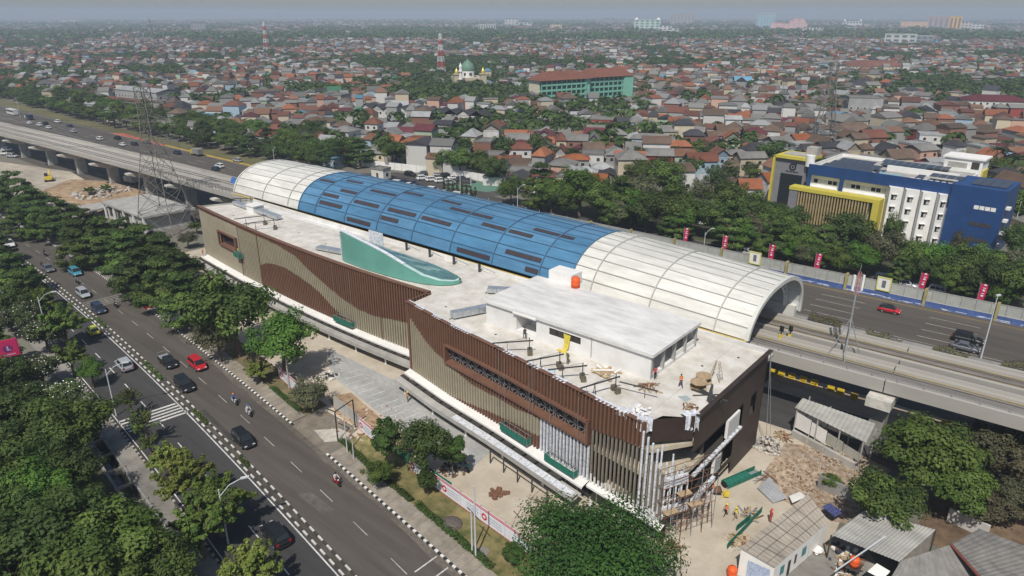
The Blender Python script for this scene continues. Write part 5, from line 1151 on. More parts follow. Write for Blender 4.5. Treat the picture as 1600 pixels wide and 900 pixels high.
street_lamp('curved street lamp behind the wall between two flags over the cream canopy', (at(1103, 395).x, 152.6, 0), 5.6, (.6, .8), 1.5); street_lamp('curved street lamp beyond the middle of the blue canopy', (at(800, 340).x, 150.5, 0), 8.2, (.6, .8), 1.5); street_lamp('curved street lamp by the blue office block among trees', at(1583, 362), 8.5, (-.7, .3), 1.5); street_lamp('street lamp at the toll road verge by the cream canopy end', at(430, 262), 7, (.8, -.2), 1.8); street_lamp('distant street lamp on the toll road near the bus', at(32, 183), 11, (.2, -1), 1.8)
# hoarding with white, red bordered banners
M_BAN = mat('white_banner', (.70, .71, .74), .6, .06, 1.5); M_BRED = mat('red_banner_print', (.55, .03, .06), .6); M_BINK = mat('blue_grey_banner_print', (.32, .36, .46), .7, .2, 2)
def hoarding(label, pts, h=2.1, w=4.2, printed=True, m=None, rail=M_RED, name='site_hoarding'):
    t = thing(name, label, 'hoarding', (pts[0][0], pts[0][1], 0), 0, 'site hoardings'); o = (pts[0][0], pts[0][1], 0); n = 0
    for a, b in zip(pts[:-1], pts[1:]):
        a, b = Vector((a[0], a[1], 0)), Vector((b[0], b[1], 0)); k = max(1, int(round((b - a).length / w)))
        for i in range(k):
            p, q = a.lerp(b, i / k), a.lerp(b, (i + .985) / k); u = (q - p).normalized(); nn = Vector((u.y, -u.x, 0))
            pz = lambda v, z, e=0.0: (v.x + nn.x * e, v.y + nn.y * e, z)
            mb = MB(); mb.add([pz(p, .05), pz(q, .05), pz(q, h), pz(p, h), pz(p, .05, -.06), pz(q, .05, -.06), pz(q, h, -.06), pz(p, h, -.06)], [(0, 1, 2, 3), (5, 4, 7, 6), (3, 2, 6, 7), (4, 0, 3, 7), (1, 5, 6, 2)]); bo = mb.build('banner_panel', [m or M_BAN], t, off=o)
            if printed:
                mb = MB()
                for z0, z1 in ((h - .34, h - .2), (h - .12, h), (.06, .16)): mb.add([pz(p, z0, .012), pz(q, z0, .012), pz(q, z1, .012), pz(p, z1, .012)], [(0, 1, 2, 3)])
                mb.build('red_border', [M_BRED], bo, off=o)
                if n % 2 == 0:
                    c = p.lerp(q, .16); R = .46; mb = MB(); ring = [(R * cos(j * pi / 8), R * sin(j * pi / 8)) for j in range(16)]
                    mb.add([pz(c + u * x, h * .46 + y, .016) for x, y in ring], [tuple(range(16))]); mb.build('round_emblem', [M_BRED], bo, off=o)
                    mb = MB(); mb.add([pz(c + u * x * .5, h * .46 + y * .42, .02) for x, y in ring], [tuple(range(16))]); mb.build('emblem_centre', [M_BAN], bo, off=o)
                mb = MB()
                for r_ in range(3):
                    s = .32; 
                    while s < .88:
                        e = s + random.uniform(.03, .09); zz = h * (.58 - r_ * .16); mb.add([pz(p.lerp(q, s), zz, .014), pz(p.lerp(q, e), zz, .014), pz(p.lerp(q, e), zz + .13, .014), pz(p.lerp(q, s), zz + .13, .014)], [(0, 1, 2, 3)]); s = e + .02
                mb.build('print', [M_BINK], bo, off=o)
            MB().bar(pz(p, 0, -.1), pz(p, h + .05, -.1), .08).build('post', [M_DSTEEL], t, off=o); n += 1
    return t
hoarding('white hoarding with red stripes and round emblems beside the sandy yard', [(-57.8, 48.75), (-51.5, 48.15), (-44.5, 47.45), (-36.5, 46.7)])
hoarding('white and red hoarding at the driveway, beside the grass and parking lot', [(-70.2, 50.6), (-66.8, 50.0), (-62.6, 49.6)])
hoarding('plain pale hoarding behind the driveway gate', [(-77.8, 51.9), (-73.6, 51.4), (-70.4, 50.8)], printed=False, m=mat('grey_hoarding', (.42, .41, .38), .8, .15, .8))
hoarding('faded white hoarding under the bright green tree, up to the driveway', [(-92, 51.9), (-86, 50.9), (-80.2, 50.3)], printed=True)
hoarding('low white hoarding along the avenue beside the worn zebra', [(-138.6, 52.0), (-131.5, 51.8), (-127.4, 51.4), (-126.8, 53.2)], 1.7, 3.5, False)
tag(MB().bar((-62.5, 50.1, .7), (-57.6, 49.6, .7), .08, 1.4).build('green_fence_net', [M_NET], loc=(-60, 50, 0)), 'green netting fence behind the leafy trees, between the two hoardings', 'fence'); tag(MB().bar((-58, 49.5, .8), (-50.5, 48.85, .8), .08, 1.5).build('green_fence_net', [M_NET], loc=(-54, 49, 0)), 'green netting fence running behind the red striped hoarding', 'fence')
for i, (x, y) in enumerate(((-139.6, 51.6), (-138.2, 51.0), (-136.6, 51.4))):
    t = thing('jersey_barrier', ['red plastic barrier at the end of the worn zebra, by the hoarding', 'red plastic barrier on the kerb beside the low white hoarding', 'red plastic barrier behind the kerb, third from the zebra'][i], 'barrier', (x, y, .0), .4 * i, 'red plastic barriers')
    MB().add([(-.8, -.3, 0), (.8, -.3, 0), (.8, .3, 0), (-.8, .3, 0), (-.75, -.12, 1.0), (.75, -.12, 1.0), (.75, .12, 1.0), (-.75, .12, 1.0)], [(0, 1, 5, 4), (1, 2, 6, 5), (2, 3, 7, 6), (3, 0, 4, 7), (4, 5, 6, 7)]).build('body', [M_RED], t); MB().box(-.6, -.34, .3, .6, .34, .4).build('ridge', [M_RED], t)
# gate frame and poles at the driveway
t = thing('gate_frame', 'dark steel goal-post gate frame across the driveway', 'gate', (-74, 50, 0)); o = (-74, 50, 0)
for x, y in ((-70.2, 46.9), (-70.9, 50.4)): MB().bar((x, y, 0), (x, y, 4.6), .14).build('post', [M_DSTEEL], t, off=o)
MB().bar((-70.2, 46.9, 4.6), (-72.6, 46.9, 4.3), .12).build('beam', [M_DSTEEL], t, off=o); MB().bar((-70.2, 46.9, 4.6), (-70.9, 50.4, 4.6), .12).build('beam', [M_DSTEEL], t, off=o)
for i, (px, py, h) in enumerate(((543, 708, 6.5), (553, 718, 3.0))): 
    p = at(px, py); tag(MB().tube((p.x, p.y, 0), (p.x, p.y, h), .09, .06, 6).build('utility_pole', [M_LAMP], loc=tuple(p)), ['taller grey pole on the grass beside the driveway gate', 'short grey post on the grass beside the driveway gate'][i], 'pole', 'grey poles on the verge')
t = thing('utility_pole', 'twin grey steel poles on the verge in front of the red striped hoarding', 'pole', (-41.3, 42.9, 0)); o = (-41.3, 42.9, 0)
for dx in (-.35, .35): MB().tube((-41.3 + dx, 42.9 - dx * .3, 0), (-41.3 + dx, 42.9 - dx * .3, 9.2 if dx > 0 else 6), .11, .08, 8).build('pole', [M_LAMP], t, off=o)
MB().bar((-42.4, 43.2, 5.6), (-40.2, 42.6, 5.6), .08).build('cross_arm', [M_DSTEEL], t, off=o)
tag(MB().tube((-41, 43.9, .02), (-41, 43.9, .09), .75, n=18).build('manhole_cover', [M_PATH], loc=(-41, 43.9, 0)), 'round pale manhole cover on the grass beside the twin poles', 'manhole cover')
tag(MB().lathe((-46.7, 44.9, 0), [(1.35, 0), (1.2, .2), (.8, .42), (.3, .55), (0, .58)], 14).build('gravel_mound', [mat('dark_gravel', (.12, .10, .09), .95, .35, 5, bump=.8)], loc=(-46.7, 44.9, 0)), 'dark gravel mound on the verge beside the red striped hoarding', 'mound')
# magenta advertising board in the park
p = at(23, 583); t = thing('advertising_board', 'magenta square board with dark round emblem on a post, amid the park trees', 'sign', (p.x, p.y, 0)); o = (p.x, p.y, 0); b0 = Vector(o)
MB().tube(b0, b0 + Vector((0, 0, 3.2)), .13).build('post', [M_LAMP], t, off=o)
uu = Vector((.2, .78, 0)); nn = Vector((.97, -.25, 0)); c = b0 + Vector((0, 0, 4.4)); up_ = Vector((0, 0, .8))
def plate(mb, c, hw, hh, e, mi=0): mb.add([c - uu * hw - up_ * hh + nn * e, c + uu * hw - up_ * hh + nn * e, c + uu * hw + up_ * hh + nn * e, c - uu * hw + up_ * hh + nn * e], [(0, 1, 2, 3)], mi); return mb
mb = MB(); plate(mb, c, 1.7, 1.75, .12); plate(mb, c, 1.7, 1.75, -.12); mb.bar(c - uu * 1.7 - up_ * 1.75, c - uu * 1.7 + up_ * 1.75, .22).bar(c + uu * 1.7 - up_ * 1.75, c + uu * 1.7 + up_ * 1.75, .22).bar(c - uu * 1.7 + up_ * 1.75, c + uu * 1.7 + up_ * 1.75, .22); mb.build('panel', [mat('magenta_print', (.50, .025, .11), .6, .06)], t, off=o)
mb = MB(); mb.add([c + nn * .14 + uu * (.8 * cos(k * pi / 10)) + up_ * (.8 * sin(k * pi / 10)) for k in range(20)], [tuple(range(20))]); mb.build('emblem', [mat('violet_print', (.13, .03, .16), .6)], t, off=o)
mb = MB(); plate(mb, c + up_ * .18, .16, .4, .155); plate(mb, c - up_ * .28 + uu * .2, .34, .1, .155); plate(mb, c - up_ * 1.25, 1.1, .12, .14); mb.build('lettering', [mat('pink_print', (.6, .32, .42), .6)], t, off=o)
tag(MB().box(-1.4, -.1, 0, 1.4, .25, .85).build('low_white_wall', [M_WHITE], loc=tuple(at(98, 556)), ), 'low whitewashed wall at the park entrance path', 'wall')
bpy.data.objects['low_white_wall'].rotation_euler = (0, 0, .5)

# suspended work platforms against the facade
def platform(label, f, x0, x1, z):
    a = math.atan2(f(x1) - f(x0), x1 - x0); cx_, cy_ = (x0 + x1) / 2, (f(x0) + f(x1)) / 2 - .75; t = thing('suspended_platform', label, 'platform', (cx_, cy_, z), a, 'green suspended work platforms'); L = (x1 - x0) / 2
    MB().box(-L, -.38, 0, L, .38, .08).build('deck', [M_STEEL], t); MB().box(-L, -.42, .05, L, -.36, .95).box(-L, -.42, .05, -L + .05, .4, .95).box(L - .05, -.42, .05, L, .4, .95).build('netting', [M_NET], t)
    mb = MB()
    for y in (-.38, .38):
        mb.bar((-L, y, 1.15), (L, y, 1.15), .05)
        for k in range(6): mb.bar((-L + k * L / 2.5, y, 0), (-L + k * L / 2.5, y, 1.15), .045)
    mb.build('guard_rail', [M_STEEL], t)
    for s in (-1, 1): MB().tube((s * (L - .2), .2, .1), (s * (L - .2), .2, 13.6 - z), .02, n=4).build('rope', [M_STEEL], t)
platform('green netted platform hanging below the stepped corner on the far wing', frontL, -97.6, -92.6, 3.2); platform('green netted platform hanging at the beige and brown fins before the film wrapped fins', frontR, -51.9, -46.8, 3.2); platform('green netted platform hanging in front of the film wrapped fins', frontR, -43.6, -38.6, 2.9); platform('teal netted platform at the corner window of the far wing', frontL, -133.4, -130.9, 7.0)
person('worker standing in the teal platform at the corner window', (-131.9, frontL(-132) - .75, 7.1), 1.6, 'stand', ROLE['green'], ROLE['black'], 'yellow', None)
# scaffold at the near corner
t = thing('corner_scaffold', 'rusty tube scaffold with film strips around the unfinished corner', 'scaffold', (-25, 61, 0)); o = (-25, 61, 0); rr = random.Random(3)
for i in range(6):
    for j in range(2):
        x, y = -27.6 + i * .62 + j * .75, 57.0 + i * 1.35 - j * .45; MB().tube((x, y, 0), (x + rr.uniform(-.1, .1), y, rr.uniform(6.5, 11.5) - i * .5), .05, n=5).build('standard', [M_RUST if (i + j) % 2 else M_STEEL], t, off=o)
for k in range(5):
    for j in range(2):
        z = 1.9 + k * 1.9; MB().tube((-27.6 + j * .75, 57 - j * .45, z), (-24.5 + j * .75, 63.75 - j * .45, z), .04, n=5).build('ledger', [M_RUST], t, off=o)
    for i in range(0, 6, 2): MB().tube((-27.6 + i * .62, 57 + i * 1.35, 1.9 + k * 1.9), (-26.85 + i * .62, 56.55 + i * 1.35, 1.9 + k * 1.9), .035, n=5).build('transom', [M_RUST], t, off=o)
for k in range(4): MB().tube((-27.6 + k * .6, 57 + k * 1.3, .3), (-26.4 + k * .6, 59.5 + k * 1.3, 5.5), .035, n=5).build('brace', [M_RUST], t, off=o)
for k in range(3): MB().box(-27.0 + k * .7, 57.6 + k * 1.5, 3.8 + (k % 2) * 1.9, -26.2 + k * .7, 59.2 + k * 1.5, 3.86 + (k % 2) * 1.9, 0, -.45).build('board', [M_WOOD], t, off=o)
for k in range(5): MB().bar((-25.9 + k * .35, 61.0 + k * .8, 4.4), (-25.9 + k * .35, 61.0 + k * .8, 2.9 - (k % 2) * .5), .42, .05).build('hanging_film', [M_FOIL], t, off=o)
heap('rebar_heap', 'tangle of rusty rods standing at the foot of the near corner', -25.4, 57.0, 0, 26, 1.6, [M_RUST, M_WOOD], 1.2, 2.6, th=.05, kind_part='rod', hz=1.4)
tag(MB().box(-1.3, -.06, .2, 1.3, .06, 1.35).build('rusty_panel', [M_RUST], loc=tuple(at(1095, 806)),), 'rust brown panel leaning beside the corner scaffold', 'panel'); bpy.data.objects['rusty_panel'].rotation_euler = (.2, 0, 1.15)
# steel frame along the awning
t = thing('goalpost_structure', 'dark box frame standing at the awning edge where sand meets paving', 'frame', (-50, 55, 0)); o = (-50, 55, 0)
for k in range(5):
    x = -51 + k * 2.6; y = frontR(x) - 4.0; MB().bar((x, y, 0), (x, y, 1.9), .13).build('post', [M_DSTEEL], t, off=o)
    if k < 4: MB().bar((x, y, 1.9), (x + 2.6, frontR(x + 2.6) - 4.0, 1.9), .13).build('top_rail', [M_DSTEEL], t, off=o)
# crane rope and rubble bag at the rear corner
tag(MB().tube((-26.2, 82.3, 14.2), (-25.2, 82.6, 1.4), .04, n=5).tube((-26.2, 82.3, 14.2), (-24.5, 82.2, 1.4), .03, n=5).build('hanging_rope', [M_STEEL], loc=(-26, 82, 1)), 'pair of pale ropes hanging from the rear roof corner to the ground', 'rope')
def rubble(label, x, y, n, r, hz, m, smin=.15, smax=.5, name='rubble_heap'):
    rr = random.Random(n * 7 + int(r * 10)); mb = MB()
    for i in range(n):
        b = rr.uniform(0, 2 * pi); d = r * rr.random() ** .6; s = rr.uniform(smin, smax); px, py = x + d * cos(b), y + d * sin(b); z = hz * (1 - d / r) * rr.random()
        mb.box(px - s / 2, py - s * .35, z, px + s / 2, py + s * .35, z + s * .45, i % len(m), rr.uniform(0, 3))
    o = mb.build(name, m, loc=(x, y, 0)); o['kind'] = 'stuff'; o['label'] = label; return o
M_BRKD = mat('dusty_brick_rubble', (.28, .19, .12), .97, .25, 3); M_PLSD = mat('dusty_plaster_rubble', (.46, .39, .30), .97, .2, 3); M_BRK = mat('broken_brick', (.33, .16, .10), .95, .3, 3); M_PLS = mat('broken_plaster', (.55, .51, .45), .95, .15, 3)
rubble('broken concrete and bags at the rear corner of the station', -24.9, 83.0, 130, 2.0, 2.2, [M_PLS, M_CONC])
rubble('broken bricks and plaster strewn over the brown ground', -18.5, 79, 230, 4.6, .4, [M_BRKD, M_BRKD, M_PLSD], .1, .32); rubble('broken concrete along the shed foot', -17.5, 85.2, 110, 3.8, .35, [M_PLSD, M_CONC, M_BRKD], .12, .38)
rubble('debris beside the sandy track and shed', -20.3, 63, 80, 1.9, .2, [M_PLSD, M_CONC, M_WOOD], .1, .3); rubble('debris at the parking lot edge', -53.5, 52.5, 60, 1.9, .6, [mat('dark_bags', (.05, .055, .07), .8), M_CONC, M_RUST]); rubble('stones on the soil strip', -71, 52.6, 110, 5, .15, [M_PLS, M_BRK], .1, .35)
rubble('bags and scrap beside the bright green tree', -86.2, 57.2, 50, 1.8, .7, [M_WHITE, mat('dark_bags', (.05, .055, .07), .8), M_PLS]); rubble('scrap in the dusty yard', -245, 85, 120, 9, .8, [M_PLS, M_CONC], .4, 1.2); rubble('scrap pile by the viaduct', -225, 74, 90, 6, .8, [M_PLS, M_BRK], .4, 1.1)
rubble('scrap in the yard behind the white shed', -10.8, 68.0, 60, 2.2, .5, [mat('dark_bags', (.05, .055, .07), .8), M_WHITE, M_RUST, M_WOOD], .2, .6)
heap('timber_stack', 'red brown boards laid in a V on the sand', -46.1, 52.3, 0, 9, .5, [M_RUST], 1.6, 2.4, th=.25); heap('scrap_heap', 'dry branches and pipes scattered on the sand by the awning', -41, 53.2, 0, 22, 3.0, [M_RUST, M_WOOD, M_DSTEEL], 1.0, 2.6, th=.04, kind_part='rod', hz=.5)
for i, (px, py) in enumerate(((745, 795), (765, 812), (785, 838), (700, 768))):
    p = at(px, py); tag(MB().box(-.9, -.28, 0, .9, .28, .4).build('concrete_block', [M_PLS], loc=(p.x, p.y, .02)), 'pale concrete block on the sand behind the hoarding, %s from the leafy trees' % nth(i + 1), 'block', 'concrete blocks behind the hoarding').rotation_euler = (0, 0, -.2 * i)
tag(MB().box(-.45, -.35, 0, .45, .35, .7).build('timber_crate', [M_WOOD], loc=tuple(at(564, 553))), 'brown crate under the awning of the far wing', 'crate')
# suspended platform lying on the ground, cement mixer etc.
t = thing('work_platform', 'long green netted work platform lying beside the end wall', 'platform', tuple(at(1158, 750)), 1.22); 
MB().box(-2.9, -.55, 0, 2.9, .55, .12).build('deck', [M_STEEL], t); MB().box(-2.9, -.58, .13, 2.9, -.5, .72).box(-2.9, .5, .13, 2.9, .58, .72).box(-2.9, -.45, .55, 1.2, .45, .62).build('netting', [M_NET], t); MB().tube((-3.0, 0, .45), (-2.95, 0, .45), .45, n=12).build('wheel', [M_BLACK], t)
t = thing('cement_mixer', 'small yellow cement mixer beside the end wall doorway', 'mixer', tuple(at(1125, 776)), .5); MB().tube((-.8, 0, .7), (.0, 0, 1.1), .28, .45, 12).build('drum', [M_RUST], t); MB().bar((.2, -.4, 0), (.3, -.3, .9), .09).bar((.9, .4, 0), (.3, .3, .9), .09).bar((.3, -.3, .9), (.9, .2, .9), .09).box(.4, -.3, .3, 1.0, .3, .8).build('frame', [M_YEL], t)
def corr(mb, P0, P1, P2, P3, n, h=.05):
    """corrugated sheet over a quad, ridges running P0->P3"""
    P = [Vector(p) for p in (P0, P1, P2, P3)]; nn = (P[1] - P[0]).cross(P[3] - P[0]).normalized()
    L = [P[0].lerp(P[1], i / n) + nn * (h if i % 2 else 0) for i in range(n + 1)]; R = [P[3].lerp(P[2], i / n) + nn * (h if i % 2 else 0) for i in range(n + 1)]
    mb.strip(L, R); return mb
M_CORR = mat('grey_corrugated_sheet', (.33, .325, .30), .75, .18, .8, big=.12, stretch=(.5, 1, 1)); M_ASB = mat('weathered_fibre_cement', (.20, .19, .175), .92, .22, .8, big=.2)
tag(corr(MB(), at(1183, 762, .25), at(1202, 745, .9), at(1230, 778, .5), at(1208, 786, .15), 10).build('corrugated_sheet', [mat('pale_metal_sheet', (.45, .46, .47), .5, .15, metal=.4)], loc=tuple(at(1206, 768))), 'pale ribbed metal sheets lying between the track and the brown rubble', 'sheet')
tag(MB().add([at(1233, 775, .5), at(1250, 768, .5), at(1260, 776, .8), at(1238, 786, .7)], [(0, 1, 2, 3)]).build('white_board', [M_WHITE], loc=tuple(at(1246, 777))), 'white boards dumped behind the far end of the white shed', 'board')
# lean-to with grey roof by the railway pier
R0, R1, R2, R3 = at(1242, 637, 4.3), at(1353, 692, 4.3), at(1368, 662, 5.1), at(1254, 622, 5.1)
t = thing('lean_to_shed', 'lean-to shed with grey sheet roof and pale walls beside the railway pier', 'shed', (-18.5, 87, 0)); o = (-18.5, 87, 0)
corr(MB(), R0, R1, R2, R3, 34, .06).build('roof', [M_CORR], t, off=o)
Fa, Fb = Vector((R0.x + .3, R0.y + .2, 0)), Vector((R1.x - .3, R1.y + .2, 0))
for i in range(4):
    p, q = Fa.lerp(Fb, i / 4), Fa.lerp(Fb, (i + .97) / 4); MB().add([(p.x, p.y, 1.3), (q.x, q.y, 1.3), (q.x, q.y, 3.5 - .35 * i), (p.x, p.y, 3.7 - .35 * i)], [(0, 1, 2, 3)]).build('wall_panel', [M_WHITE if i < 2 else mat('grey_board', (.36, .35, .30), .85)], t, off=o)
    MB().bar((p.x, p.y - .3, .5), (q.x, q.y - .3, .5), .5, 1.0).build('base_block', [M_CONC], t, off=o); MB().bar((q.x, q.y - 1.2, 0), (q.x, q.y - .1, 1.3), .09).build('prop', [M_WOOD], t, off=o)
for i in range(4): p = Fa.lerp(Fb, i / 3); MB().bar((p.x, p.y, 0), (p.x, p.y, 4.3), .16).build('post', [M_CONC], t, off=o); MB().bar((p.x + .6, p.y + 2.8, 0), (p.x + .6, p.y + 2.8, 5.0), .16).build('post', [M_CONC], t, off=o)
# white site office shed
P0, P1, P2, P3 = at(1156, 856, 3.5), at(1210, 887, 2.9), at(1296, 815, 2.9), at(1262, 772, 3.5)
t = thing('site_shed', 'long white site shed with brownish sheet roof, beside the sandy track', 'shed', (P0.x, P0.y, 0)); o = (P0.x, P0.y, 0)
corr(MB(), P0, P3, P2, P1, 40, .05).build('roof', [mat('brown_grey_sheet', (.33, .29, .24), .85, .15, .6, big=.12)], t, off=o)
ins = lambda p, q, f: (p.lerp(q, f))
G = [Vector((p.x, p.y, 0)) for p in (P0, P1, P2, P3)]; cg = sum(G, Vector()) / 4; G = [g.lerp(cg, .03) for g in G]; ht = [3.4, 2.8, 2.8, 3.4]
mb = MB()
for i, j in ((0, 1), (1, 2), (2, 3), (3, 0)): mb.add([G[i], G[j], G[j] + Vector((0, 0, ht[j])), G[i] + Vector((0, 0, ht[i]))], [(0, 1, 2, 3)])
mb.build('wall', [M_WHITE], t, off=o); d1 = (G[2] - G[1]); n1 = Vector((d1.y, -d1.x, 0)).normalized()
for i, (s, e, z0, z1, nm, m) in enumerate(((.12, .19, 1.0, 2.1, 'window', mat('teal_frame_glass', (.05, .22, .23), .4)), (.26, .31, .05, 2.0, 'door', M_INT), (.38, .42, .9, 2.1, 'window', M_GLASS), (.52, .6, 1.0, 2.1, 'window', mat('teal_frame_glass', (.05, .22, .23), .4)), (.66, .7, .1, 2.0, 'door', M_WHITE))):
    a, b = G[1] + d1 * s + n1 * .04, G[1] + d1 * e + n1 * .04; MB().add([a + Vector((0, 0, z0)), b + Vector((0, 0, z0)), b + Vector((0, 0, z1)), a + Vector((0, 0, z1))], [(0, 1, 2, 3)]).build(nm, [m], t, off=o)
d0 = G[1] - G[0]; n0 = Vector((d0.y, -d0.x, 0)).normalized()
a, b = G[0] + d0 * .25 + n0 * .05, G[0] + d0 * .9 + n0 * .05
MB().add([a + Vector((0, 0, .3)), b + Vector((0, 0, .3)), b + Vector((0, 0, 2.3)), a + Vector((0, 0, 2.3))], [(0, 1, 2, 3)]).build('notice_board', [mat('pale_blue_print', (.35, .42, .55), .7, .3, 4)], t, off=o)
for i in range(5):
    s = .12 + i * .16; MB().bar(P0.lerp(P3, s) + Vector((0, 0, .12)), P1.lerp(P2, s + .06) + Vector((0, 0, .12)), .025).build('roof_batten', [M_DSTEEL], t, off=o)
for i in range(3): MB().bar(P0.lerp(P1, .2 + i * .3) + Vector((0, 0, .16)), P3.lerp(P2, .2 + i * .3) + Vector((0, 0, .16)), .025).build('roof_batten', [M_DSTEEL], t, off=o)
water_tank('orange water tank on the ground at the gable of the white shed', -19.0, 57.9, 0, .5, 1.2); water_tank('orange water tank on legs between the white shed and the grey roofs', *tuple(at(1334, 884, 1.2)), .5, 1.15)
bpy.data.objects['water_tank.002'].location.z = 1.2
q = at(1334, 884, 1.2); tag(MB().bar((q.x - .5, q.y - .5, 0), (q.x - .5, q.y - .5, 1.2), .1).bar((q.x + .5, q.y - .5, 0), (q.x + .5, q.y - .5, 1.2), .1).bar((q.x + .5, q.y + .5, 0), (q.x + .5, q.y + .5, 1.2), .1).bar((q.x - .5, q.y + .5, 0), (q.x - .5, q.y + .5, 1.2), .1).box(q.x - .7, q.y - .7, 1.1, q.x + .7, q.y + .7, 1.19).build('tank_stand', [M_DSTEEL], loc=(q.x, q.y, 0)), 'steel stand carrying the orange tank between sheds', 'stand')
# corrugated canopies and old roofs in the corner
def roof_on_posts(name, label, P, n, m, walls=None):
    P = [Vector(p) for p in P]; c = sum(P, Vector()) / 4; t = thing(name, label, 'shed', (c.x, c.y, 0)); o = (c.x, c.y, 0)
    corr(MB(), P[0], P[1], P[2], P[3], n, .05).build('roof', [m], t, off=o)
    for p in P: MB().bar((p.x, p.y, 0), (p.x, p.y, p.z - .02), .14).build('post', [M_DSTEEL], t, off=o)
    if walls:
        for i, j in walls: a, b = P[i].lerp(c, .04), P[j].lerp(c, .04); MB().add([(a.x, a.y, 0), (b.x, b.y, 0), (b.x, b.y, b.z - .1), (a.x, a.y, a.z - .1)], [(0, 1, 2, 3)]).build('wall', [walls_m], t, off=o)
    return t
walls_m = mat('blockwork', (.34, .31, .27), .92, .2, 1.5)
roof_on_posts('shed_canopy', 'wide grey corrugated canopy beyond the white shed', (at(1299, 836, 3.0), at(1405, 878, 3.0), at(1462, 828, 3.6), at(1352, 796, 3.6)), 40, M_CORR, [(1, 2)])
roof_on_posts('old_house', 'weathered fibre cement roof slope facing the white shed', (at(1372, 935, 3.4), at(1545, 935, 3.4), at(1486, 851, 5.0), at(1408, 876, 5.0)), 26, M_ASB, [(0, 1), (3, 0)])
roof_on_posts('old_house', 'weathered fibre cement roof slope behind a red brown ridge', (at(1487, 850, 5.05), at(1556, 935, 5.05), at(1720, 900, 3.5), at(1530, 826, 3.5)), 34, M_ASB, [(2, 3)])
tag(MB().bar(at(1486, 851, 5.1), at(1556, 930, 5.12), .3, .12).build('ridge_cap', [mat('maroon_ridge', (.16, .05, .04), .8)], loc=tuple(at(1512, 880, 5.1))), 'red brown ridge cap between two weathered roof slopes', 'ridge')
tag(MB().bar(at(1384, 838, 3.9), at(1304, 893, 3.4), .12, .08).build('roof_pole', [M_LAMP], loc=tuple(at(1340, 870, 3))), 'long white pole lying across the grey corrugated canopy', 'pole')
tag(MB().add([at(1355, 893, 2.2), at(1378, 905, 2.2), at(1392, 893, 2.6), at(1370, 880, 2.6)], [(0, 1, 2, 3)]).build('white_awning', [M_WHITE], loc=tuple(at(1374, 893, 0))), 'small white awning beside the orange tank on legs', 'awning')
tag(MB().bar(at(1279, 752, .9), at(1340, 778, .9), .3, 1.8).build('retaining_wall', [M_CONCD], loc=tuple(at(1310, 765))), 'short stained concrete wall between rubble and trees', 'wall')
tag(MB().bar(at(1482, 803, .9), at(1545, 832, .9), .25, 1.8).build('boundary_wall', [mat('whitewashed_wall', (.5, .48, .45), .9, .2)], loc=tuple(at(1510, 815))), 'pale boundary wall below the dry brown scrub', 'wall')
tag(corr(MB(), at(1284, 792, 1.6), at(1305, 808, 1.4), at(1318, 800, 1.6), at(1296, 786, 1.8), 8).build('blue_tarpaulin', [mat('navy_tarpaulin', (.05, .06, .16), .6, .3, 3)], loc=tuple(at(1300, 797))), 'dark blue tarpaulin draped at the far end of the white shed', 'tarpaulin')
tag(MB().lathe(tuple(at(1276, 864)), [(.0, .35), (.55, .35), (.62, .55), (.55, .55), (.5, .4)], 14).tube(at(1276, 864), at(1276, 864, .35), .2).build('basin', [M_WHITE], loc=tuple(at(1276, 864))), 'round white basin on the yard beside the white shed', 'basin')
for i, (a, b) in enumerate((((1136, 858), (1190, 800)), ((1150, 830), (1172, 812)))):
    p, q = at(*a), at(*b); tag(MB().bar((p.x, p.y, .4), (q.x, q.y, .4), .05, .8).build('green_fence_net', [M_NET], loc=tuple(p)), ['long green netting fence between the sandy track and white shed', 'short green netting fence beside the two walking workers'][i], 'fence', None)
heap('scrap_heap', 'planks and frames stacked by the green fence at the white shed', -21.3, 68.4, 0, 18, 1.3, [M_WOOD, M_STEEL, M_RUST], .8, 2.2, th=.09)

heap('timber_stack', 'stack of brown planks between the green fence and the white shed', -20.4, 63.4, 0, 16, .9, [M_WOOD, M_PLYW, M_RUST], 1.2, 2.6, th=.12); heap('scrap_heap', 'scaffold tubes heaped on the sand near the lying green platform', -22.6, 76.2, 0, 16, 1.2, [M_STEEL, M_RUST], 1.4, 3.0, th=.05, kind_part='tube', hz=.3); heap('scrap_heap', 'broken boards and frames in the yard beside the orange tank on legs', -9.9, 64.6, 0, 22, 1.5, [M_WOOD, M_STEEL, M_RUST, M_WHITE], .6, 1.8, th=.08); heap('scrap_heap', 'ladder rungs and battens stacked at the foot of the lean-to shed', -24.4, 86.8, 0, 18, 1.1, [M_WOOD, M_RUST], 1.0, 2.4, th=.08)
# concrete pavilion with flat roof beside the pylon
Q = [at(222, 336, 4.6), at(312, 326, 4.6), at(226, 302, 4.6), at(165, 314, 4.6)]
t = thing('flat_roofed_pavilion', 'grey concrete pavilion with overhanging flat roof beside the lattice pylon', 'building', (-199, 79, 0)); o = (-199, 79, 0)
rp_ = [(-213, 73.2), (-187.4, 73.6), (-186.0, 87.0), (-212.4, 86.2)]
MB().prism(rp_, 4.2, 4.75).build('roof', [M_CONC], t, off=o); cgx, cgy = -199.8, 80
wl = [(x + (cgx - x) * .1, y + (cgy - y) * .14) for x, y in rp_]; MB().prism(wl, 0, 4.2).build('wall', [mat('pale_grey_wall', (.42, .42, .40), .85, .1)], t, off=o)
for k in range(5): x = -209.5 + k * 2.6; MB().box(x - .8, wl[0][1] - .06, 1.0, x + .8, wl[0][1] + .02, 3.4).build('window', [M_INT], t, off=o)
for k in range(5): MB().box(-212.3 + k * 6.1, 73.5, 0, -211.9 + k * 6.1, 73.9, 4.2).build('column', [M_WHITE], t, off=o)
